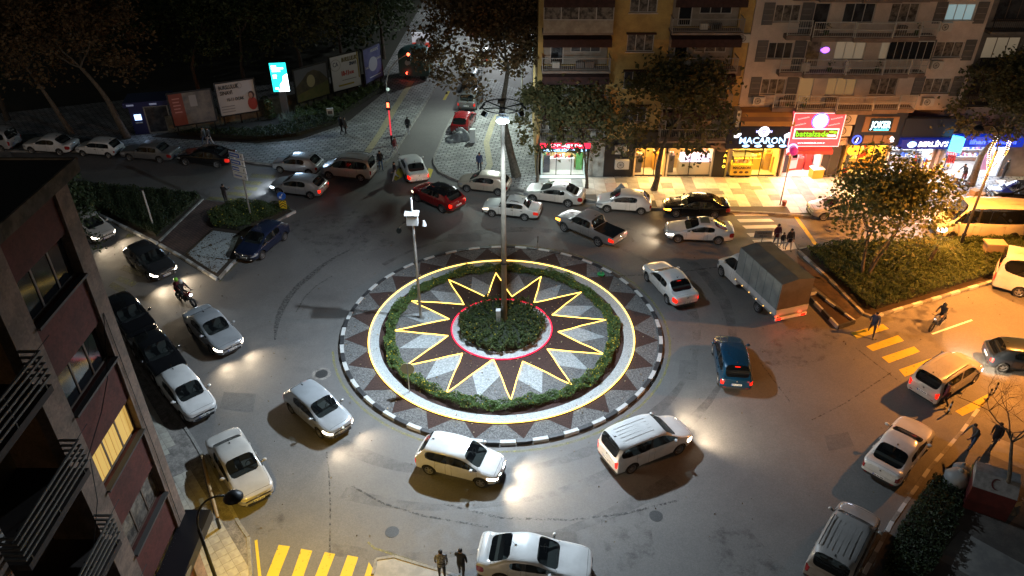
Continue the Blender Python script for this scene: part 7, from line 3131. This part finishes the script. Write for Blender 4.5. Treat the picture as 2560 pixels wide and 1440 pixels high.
put('wagon_tall', (2440, 950), (2348, 1011), -1, W2, 'white estate van with roof rails and bright tail lights', tail='on', head='on', rim=0, power=160, trim=W2)
pos, h = place_by_wheels((2190, 1330), (2108, 1500), -1, 'connect')
car('connect', pos, h, paint('dark_silver', (.30, .285, .27), metal=.1), 'dark silver van with roof rails at the lower right kerb', rails=True)
pos = G(2555, 915)
car('hatch', pos, R(-12), paint('slate', (.012, .018, .026)), 'dark slate car cut by the right edge of the picture', tail='dim')
pos, h = place_by_wheels((2053, 552), (2150, 552), 1, 'hatch_golf')
car('hatch_golf', pos, h, SIL, 'silver hatchback half hidden behind the leafy median tree', rim=1)
car('sedan_long', G(2545, 500), R(178), BLK, 'dark saloon parked at the right edge behind the minibus')
# side street
car('hatch', G(1160, 318), R(80), RED, 'dark red hatchback parked up the side street')
car('suv', G(1178, 262), R(80), GRY, 'dark crossover parked beyond the red hatchback', tail='dim')
for k, (px, py, c) in enumerate(((1180, 205, LSIL), (1208, 150, W1))):
    car('hatch', G(px, py), R(82 + k), c, ['pale hatchback', 'white hatchback', 'silver hatchback', 'black hatchback'][k] + ' far up the side street seen through the plane leaves', tail='dim' if k % 2 else None)

# minibuses
pos, h = place_by_wheels((2345, 655), (2490, 612), 1, 'minibus')
p0 = Vector(G(2450, 590))
car('minibus', (p0.x, p0.y + .2), R(177), paint('bus_cream', (.66, .60, .46)), 'cream minibus with long dark windows and lit headlights', cat='minibus', name='minibus', head='cool', power=90, tail='dim', antenna=False)
p0 = Vector(G(2625, 745))
car('minibus', (p0.x, p0.y), R(-32), paint('bus_white', (.6, .58, .54)), 'white minibus leaving at the right edge below the hedge', cat='minibus', name='minibus', tail='on', antenna=False)

# ---- box truck
pos, h = place_by_wheels((1806, 693), (1893, 778), 1, 'truck_cab')
F_, R_ = Vector(G(1804, 690)), Vector(G(1895, 779))
h = math.atan2(F_.y - R_.y, F_.x - R_.x)
d = Vector((math.cos(h), math.sin(h)))
nrm = Vector((-d.y, d.x))
wbase = (F_ - R_).length
front_c = F_ - nrm * (.95 - .1)
cabc = front_c - d * (1.3 - .85)
trk = car('truck_cab', (cabc.x, cabc.y), h, W1, 'white box truck with grey tarpaulin load bed right of the island', cat='truck', name='truck', antenna=False, plates=False, rim=2)
L0 = -1.15 - 4.35
TARP = mat('tarpaulin_grey', (.19, .215, .215), .8, col2=(.14, .16, .165), vs=1.5, bump=.3, bs=3)
TARPR = mat('tarpaulin_roof', (.06, .095, .105), .75, col2=(.045, .07, .08), vs=1.2, bump=.3, bs=3)
TARPB = mat('tarpaulin_rear', (.09, .075, .065), .85, var=.2, vs=2)
zb0, zt0 = 1.0, 3.15
hw_ = 1.08
MB().b2(L0, -1.2, -hw_, hw_, .82, 1.0).obj('load_bed', GALV, trk)
m = MB()
m.add([(L0, hw_, 1.35), (-1.2, hw_, 1.35), (-1.2, hw_, zt0), (L0, hw_, zt0)], [(3, 2, 1, 0)])
m.add([(L0, -hw_, 1.35), (-1.2, -hw_, 1.35), (-1.2, -hw_, zt0), (L0, -hw_, zt0)], [(0, 1, 2, 3)])
m.add([(-1.2, -hw_, 1.0), (-1.2, hw_, 1.0), (-1.2, hw_, zt0), (-1.2, 0, zt0 + .16), (-1.2, -hw_, zt0)], [(0, 1, 2, 3, 4)])
m.obj('tarpaulin_side', TARP, trk)
m = MB()
n = 8
for k in range(n):
    x0_, x1_ = L0 + (-1.2 - L0) * k / n, L0 + (-1.2 - L0) * (k + 1) / n
    s0, s1 = (.0 if k % 2 else .03), (.03 if k % 2 else .0)
    m.add([(x0_, hw_ + .02, zt0 - s0), (x1_, hw_ + .02, zt0 - s1), (x1_, 0, zt0 + .17 - s1), (x0_, 0, zt0 + .17 - s0)], [(0, 1, 2, 3)])
    m.add([(x0_, -hw_ - .02, zt0 - s0), (x1_, -hw_ - .02, zt0 - s1), (x1_, 0, zt0 + .17 - s1), (x0_, 0, zt0 + .17 - s0)], [(3, 2, 1, 0)])
m.obj('tarpaulin_roof', TARPR, trk)
m = MB()
m.add([(L0, -hw_, 1.35), (L0, hw_, 1.35), (L0, hw_, zt0 - .02), (L0, 0, zt0 + .15), (L0, -hw_, zt0 - .02)], [(4, 3, 2, 1, 0)])
m.obj('tarpaulin_rear', TARPB, trk)
for sg in (1, -1):
    for k in range(7):
        xx = L0 + .08 + k * .7
        MB().b2(xx, xx + .015, min(sg * hw_, sg * (hw_ + .012)), max(sg * hw_, sg * (hw_ + .012)), 1.3, zt0 - .03).obj('strap', TARPR, trk)
for sg in (1, -1):
    for k in range(3):
        a = L0 + .02 + k * 1.43
        MB().b2(a, a + 1.4, min(sg * (hw_ - .01), sg * (hw_ + .03)), max(sg * (hw_ - .01), sg * (hw_ + .03)), .98, 1.36).obj('side_board', mat('board_alu', (.45, .46, .47), .45), trk)
    for k in range(6):
        MB().ball((L0 + .4 + k * .75, sg * (hw_ + .035), .92), .035, 6, 4).obj('marker_lamp', emat('marker_amber', (1, .5, .1), 3), trk)
MB().b2(L0 - .04, L0 - .002, -hw_, hw_, .98, 1.36).obj('tail_board', mat('board_alu', (.45, .46, .47), .45), trk)
MB().b2(L0 - .06, L0, -hw_, hw_, .62, .8).obj('bumper', WHITEP, trk)
for sg in (1, -1):
    MB().b2(L0 - .08, L0 - .06, min(sg * .68, sg * .98), max(sg * .68, sg * .98), .64, .78).obj('tail_light', M_TAILON, trk)
    lamp('tail_glow', 'POINT', (L0 - .25, sg * .8, .7), 10, (1, .06, .02), trk, .06)
MB().b2(L0 - .075, L0 - .06, -.26, .26, .65, .76).obj('number_plate', M_PLATE, trk)
MB().b2(L0 + .2, .3, -.35, .35, .45, .7).obj('chassis', DKMET, trk)
ty, ri, dc = wheel_meshes(.36, .23, 2)
rax = (1.3 - .85) - wbase
for sg in (1, -1):
    wh = link('wheel', ty, trk, loc=(rax, sg * .9, .36), rz=0 if sg > 0 else PI)
    link('rim', ri, wh)
    link('brake_disc', dc, wh)
    MB().b2(rax - .5, rax + .5, min(sg * .78, sg * 1.05), max(sg * .78, sg * 1.05), .76, .8).obj('mudguard', WHITEP, trk)


# ---- motorcycles
def motorcycle(pos, h, label, body, lit=False, scooter=False, tail=False, z=0.0):
    t = thing('motorcycle', label, 'motorcycle', (pos[0], pos[1], z), h)
    r_ = .30 if not scooter else .24
    for x in (.66, -.66):
        w = MB()
        w.lathe([(r_ * .72, -.05), (r_, -.05), (r_ + .02, 0), (r_, .05), (r_ * .72, .05)], 20, 'Y', (0, 0, 0))
        wh = w.obj('wheel', M_TYRE, t, True)
        wh.location = (x, 0, r_)
        s_ = MB()
        for k in range(5):
            a = 2 * PI * k / 5
            s_.box((math.cos(a) * r_ * .38, 0, math.sin(a) * r_ * .38), (r_ * .75, .03, .03), ry=-a)
        s_.obj('rim', M_RIM, wh)
    f = MB()
    f.tube([(.66, .07, r_), (.42, .07, .85)], .025, 6)
    f.tube([(.66, -.07, r_), (.42, -.07, .85)], .025, 6)
    f.tube([(-.66, .08, r_), (-.1, .08, .4), (.35, .05, .75)], .025, 6)
    f.tube([(.42, -.34, .98), (.40, 0, .93), (.42, .34, .98)], .015, 6)
    f.obj('frame', DKMET, t)
    m_ = MB()
    m_.ball((.02, 0, .42), (.3, .16, .2), 12, 8)
    m_.obj('engine', M_TRIM, t, True)
    m_ = MB()
    m_.ball((.18, 0, .74), (.3, .15, .15), 12, 8)
    m_.ball((.48, 0, .82), (.16, .15, .18), 10, 7)
    m_.ball((-.62, 0, .72), (.25, .1, .07), 10, 6)
    m_.obj('fairing', body, t, True)
    m_ = MB()
    m_.ball((-.3, 0, .77), (.38, .14, .07), 12, 6)
    m_.obj('seat', M_TRIM, t, True)
    m_ = MB()
    m_.ball((.62, 0, .84), (.05, .09, .08), 10, 6)
    m_.obj('headlight', M_HEADCOOL if lit else M_LENS, t)
    MB().box((-.84, 0, .68), (.04, .16, .06)).obj('tail_light', M_TAILON if tail else M_TAILOFF, t)
    m_ = MB()
    m_.tube([(.0, .16, .3), (-.6, .18, .38)], .045, 8)
    m_.obj('exhaust', M_RIM, t)
    if lit:
        lamp('headlight_beam', 'SPOT', (.72, 0, .84), 130, (.8, .9, 1.0), t, .04, aim=(6, 0, -.3), cone=R(70), blend=.9)
    return t


JK = mat('jacket_black', (.015, .015, .018), .7)
JN = mat('jacket_navy', (.03, .05, .12), .7)
JR = mat('jacket_wine', (.12, .02, .03), .7)
JG = mat('jacket_grey', (.10, .10, .10), .7)
JW = mat('jacket_white', (.45, .45, .45), .7)
TD = mat('trousers_dark', (.025, .025, .03), .8)
TJ = mat('trousers_jeans', (.07, .11, .20), .8)
TL_ = mat('trousers_pale', (.35, .36, .40), .8)
HG = mat('helmet_lime', (.20, .55, .05), .25)
HW = mat('helmet_white', (.6, .6, .6), .2)
HK = mat('helmet_black', (.02, .02, .02), .2)

mc = G(468, 758)
mh = R(-32)
motorcycle(mc, mh, 'motorcycle with lit headlight carrying two riders on the left road', RED, lit=True, tail=True)
for off, hm, lab in ((-.28, HW, 'rider in dark jacket with white helmet on the motorcycle'), (-.72, HG, 'pillion rider with lime green helmet on the motorcycle')):
    person(lab, (mc[0] + math.cos(mh) * off, mc[1] + math.sin(mh) * off), mh, JK if off > -.5 else JR, TD, seat=True, arms=(.9, .9), bend=.35, helmet=hm, z=-.03, elbow=(.3, .3))
mc = G(2340, 818)
mh = R(218)
motorcycle(mc, mh, 'dark motorcycle riding left below the right hedge', GRY, lit=False)
person('rider in black with dark helmet on the lone motorcycle', (mc[0] - math.cos(mh) * .3, mc[1] - math.sin(mh) * .3), mh, JK, TD, seat=True, arms=(.9, .9), bend=.3, helmet=HK, z=-.03)
for k, (px, py, a) in enumerate(((2366, 478, 120), (2388, 470, 140))):
    motorcycle(G(px, py, .14), R(a), 'dark scooter parked by the large tree, ' + ('left one' if k == 0 else 'right one'), BLK if k == 0 else GRY, scooter=True, z=.14)
motorcycle(G(1150, 352), R(195), 'motorcycle hidden under a grey cover by the side street', GRY, scooter=True)


def cover(pos, rz, lx_, ly_, h_, label, m, seed, z=0.0):
    r = random.Random(seed)
    n, k = 22, 14
    mb = MB()
    vs = []
    for j in range(k + 1):
        for i in range(n + 1):
            u, v = i / n * 2 - 1, j / k * 2 - 1
            e = max(0, 1 - abs(u) ** 2.2) * max(0, 1 - abs(v) ** 2.4)
            hh = h_ * e ** .55 * (.72 + .22 * math.sin(u * 4.0 + 1) + .10 * math.sin(u * 9 + v * 6)) + r.uniform(-.02, .02)
            vs.append((u * lx_, v * ly_ + .06 * math.sin(u * 12), max(.01, hh)))
    fs = [(j * (n + 1) + i, j * (n + 1) + i + 1, (j + 1) * (n + 1) + i + 1, (j + 1) * (n + 1) + i) for j in range(k) for i in range(n)]
    mb.add(vs, fs)
    o = mb.obj('cover_sheet', m, None, True)
    o.location = (pos[0], pos[1], z)
    o.rotation_euler = (0, 0, rz)
    tag(o, label, 'cover')
    return o


CVR = mat('cover_grey', (.20, .21, .22), .5, col2=(.12, .13, .14), vs=4)
CVR = mat('cover_sheet_grey', (.22, .23, .24), .5, col2=(.13, .14, .15), vs=4)
cover(G(1150, 352), R(15), 1.35, .6, 1.2, 'grey sheet draped over a parked motorcycle by the red hatchback', CVR, 1)
cover(G(1548, 498, .14), R(10), .8, .55, 1.25, 'grey sheet draped over a scooter behind the white hatchback', CVR, 2, z=.14)
q = G(1182, 355, .13)
o = MB().b2(-.25, .25, -.2, .2, 0, 1.2).obj('post_box', WHITEP)
o.location = (q[0], q[1], .13)
tag(o, 'pale post box beside the covered motorcycle', 'post box')

# ---- people
person('man in black standing on the left median walkway', G(567, 512, .1), R(80), JK, TD, stride=.06, z=.1, arms=(.5, .5), elbow=(1.2, 1.2))
person('man in plaid shirt at the lower left corner of the pair', G(1106, 1446, .12), R(95), mat('plaid', (.10, .10, .11), .8, col2=(.3, .3, .3), vs=14, vmin=.48, vmax=.52), TD, stride=.05, z=.12)
person('man in black beside the plaid shirted man', G(1154, 1442, .12), R(75), JK, TD, stride=.12, z=.12, arms=(.35, .05), elbow=(.9, .3))
person('man in dark jacket and blue jeans by the silver van', G(953, 425), R(-70), JK, TJ, stride=.18)
person('man in black crossing before the white saloon', G(989, 452), R(220), JK, TL_, stride=.42, arms=(.6, -.5))
person('man in dark coat on the far pavement corner', G(1199, 430, .13), R(-80), JN, TD, stride=.08, z=.13)
person('figure in light skirt walking up the side street edge', G(1021, 337, .13), R(85), JK, TL_, stride=.3, z=.13, female=True)
person('figure stepping off the pavement by the traffic light', G(987, 387, .13), R(-20), JR, TL_, stride=.35, z=.13, bend=.15)
person('walker in dark coat along the park bed, left one', G(855, 335, .13), R(60), JK, TD, stride=.3, z=.13)
person('walker in grey coat along the park bed, right one', G(865, 338, .13), R(60), JG, TD, stride=.25, z=.13)
person('pedestrian in jeans on the dark pavement, left of two', G(515, 362, .13), R(170), JG, TJ, stride=.35, z=.13)
person('pedestrian in pale jeans on the dark pavement, right of two', G(527, 364, .13), R(170), JK, TL_, stride=.3, z=.13)
person('woman in red brown jacket on the crossing', G(1937, 614), R(-75), JR, TL_, stride=.15, female=True)
person('child in dark jacket between two women on the crossing', G(1953, 620), R(-75), JK, TL_, height=1.25, stride=.15)
person('woman in black coat with long hair on the crossing', G(1969, 626), R(-80), JK, TL_, stride=.2, female=True)
person('man in dark coat walking off the right median', G(2176, 838), R(250), JN, TD, stride=.4, arms=(.4, -.5))
person('person in white top at the cash machine', G(355, 333, .13), R(90), JW, TD, z=.13, arms=(.6, .6), elbow=(.9, .9))
person('person with red bag crouching by the large tree', G(2405, 458, .14), R(200), JK, JR, z=.14, bend=.5, arms=(.9, .7))
person('person near the fairy light tree in dark coat', G(2505, 448, .14), R(120), JK, TD, z=.14)
person('person in dark red walking behind the white estate van', G(2352, 1018), R(150), JR, TD, stride=.3)
person('man in grey crouched over the low stool by the sacks', G(2425, 1120, .12), R(200), JG, TJ, z=.12, bend=.6, stride=.2, arms=(.8, .6))
person('woman in fur trimmed black coat near the bare tree', G(2478, 1118, .12), R(215), JK, TD, z=.12, stride=.35, bend=.2, female=True)

# ---- trees
tree('plane_tree', 'large plane tree with brown leaves over the side street', (G(1292, 440, .13)[0], G(1292, 440, .13)[1], .1), 15.5, 5.2, 5.2, 19000, .34, L_BROWN, BARK, 101,
     lean=(-3.0, 4.0), r0=.3, crown_z=10.2)
tree('plane_tree', 'young tree with dense leaves left of the red signed takeaway', (*G(1342, 462, .14), .13), 8.2, 2.0, 2.3, 2600, .32, L_GREEN, BARK, 102, r0=.11, crown_z=5.2)
tree('plane_tree', 'young tree before the red signed takeaway', (*G(1467, 470, .14), .13), 8.0, 2.6, 2.2, 3300, .34, L_GREEN, BARK, 103, r0=.12, lean=(-.6, 0), crown_z=5.4)
tree('plane_tree', 'big plane tree with thick trunk before the ochre block', (*G(1634, 474, .14), .13), 10.4, 5.0, 2.8, 7000, .38, L_GREEN, BARK, 104, r0=.22, lean=(.6, .0), crown_z=6.4)
tree('leafy_tree', 'large leafy tree lit amber before the phone shop', (*G(2425, 462, .14), .13), 9.8, 3.9, 2.6, 9500, .32, L_GREEN, BARK, 105, r0=.28, lean=(.3, .3), crown_z=6.6)
tree('leafy_tree', 'many stemmed leafy tree on the right median before the shops', (*G(2158, 694, .12), .12), 7.9, 3.7, 1.7, 9500, .27, leaf_mat('leaves_median', (.09, .115, .035), (.16, .165, .055), (.20, .16, .06)), BARK, 106, r0=.10, stems=4, lean=(.9, 1.2), crown_z=4.7)
tree('bare_tree', 'leafless tree behind the red donation container', (*G(2535, 1285, .12), .12), 7.6, 3.6, 1.9, 0, .2, L_BROWN, BARK, 107, r0=.12, bare=True, lean=(-2.4, .9))
tree('street_tree', 'sparse street tree squeezed behind the near block', (*G(215, 720, .12), .12), 7.5, 2.2, 2.4, 2600, .24, L_DARK, BARKD, 108, r0=.12, crown_z=4.5)
tree('park_tree', 'pale branched park tree beside the cash kiosk', (*G(318, 345, .13), .13), 13, 5.6, 3.4, 9000, .34, L_BROWN, BARK, 109, r0=.28, lean=(-2.6, 1), crown_z=8.5)
tree('park_tree', 'leaning park tree behind the white parked saloon', (*G(180, 335, .13), .13), 12, 5.2, 3.2, 6500, .34, L_BROWN, BARK, 110, r0=.22, lean=(-3.0, .5), crown_z=8.0)
tree('park_tree', 'park tree at the far left edge', (*G(20, 300, .13), .13), 11, 5, 3, 4500, .36, L_DARK, BARKD, 111, r0=.22)
for k, (px, py, hh) in enumerate(((620, 250, 12), (760, 215, 12), (860, 190, 12.5), (960, 150, 11), (500, 250, 12))):
    tree('park_tree', ['park tree rising behind the white billboard', 'park tree behind the bright screen', 'park tree behind the landscape billboard', 'dark park tree behind the indigo billboard', 'park tree behind the rust red billboard'][k],
         (*G(px, py), 0), hh, 4.8, 3.5, 5200, .38, L_GREEN if k in (1, 2) else L_DARK, BARKD, 120 + k, r0=.2)
# far wood behind the park
mb = MB()
for _ in range(26000):
    x, y = rr.uniform(-70, -10), rr.uniform(84, 125)
    if x > -12 - (y - 84) * .02:
        continue
    hz = 9 + 3 * math.sin(x * .45) + 2 * math.cos(y * .3 + x * .2)
    leaf(mb, Vector((x, y, rr.uniform(.3, 1) * hz)), rr.uniform(.4, .8), rr)
mb.obj('far_wood', L_DARK)['kind'] = 'stuff'
s = MB()
s.sheet([(-75, 60.5), (-14, 82), (-12, 127), (-75, 127)], .14)
struct('park_ground', s, mat('park_soil', (.03, .03, .02), .95))

# ---- phrases shared by repeats
for nm_, gp_ in (('air_conditioner', 'air conditioners on the shop fronts'), ('billboard', 'billboards along the park wall'), ('bollard', 'striped bollards by the right crossing'),
                 ('manhole_cover', 'manhole covers in the road'), ('access_cover', 'access covers in the shop pavement'), ('park_tree', 'trees in the dark park'),
                 ('street_lamp', 'street lamps along the roads'), ('rubbish_sack', 'sacks beside the waste bin'), ('cardboard_box', 'cardboard boxes'), ('shop', 'ground floor shops'),
                 ('shop_sign', 'signs above the shops'), ('cafe_chair', 'cafe chairs'), ('topiary_bush', 'clipped bushes in the park bed'), ('gumball_stand', 'vending stands before the pink shop'),
                 ('minibus', 'minibuses on the right'), ('plane_tree', 'plane trees along the pavement'), ('person', 'people on the streets'), ('car', 'cars at the roundabout')):
    for o in bpy.data.objects:
        if o.parent is None and o.name.split('.')[0] == nm_ and not o.get('group'):
            o['group'] = gp_
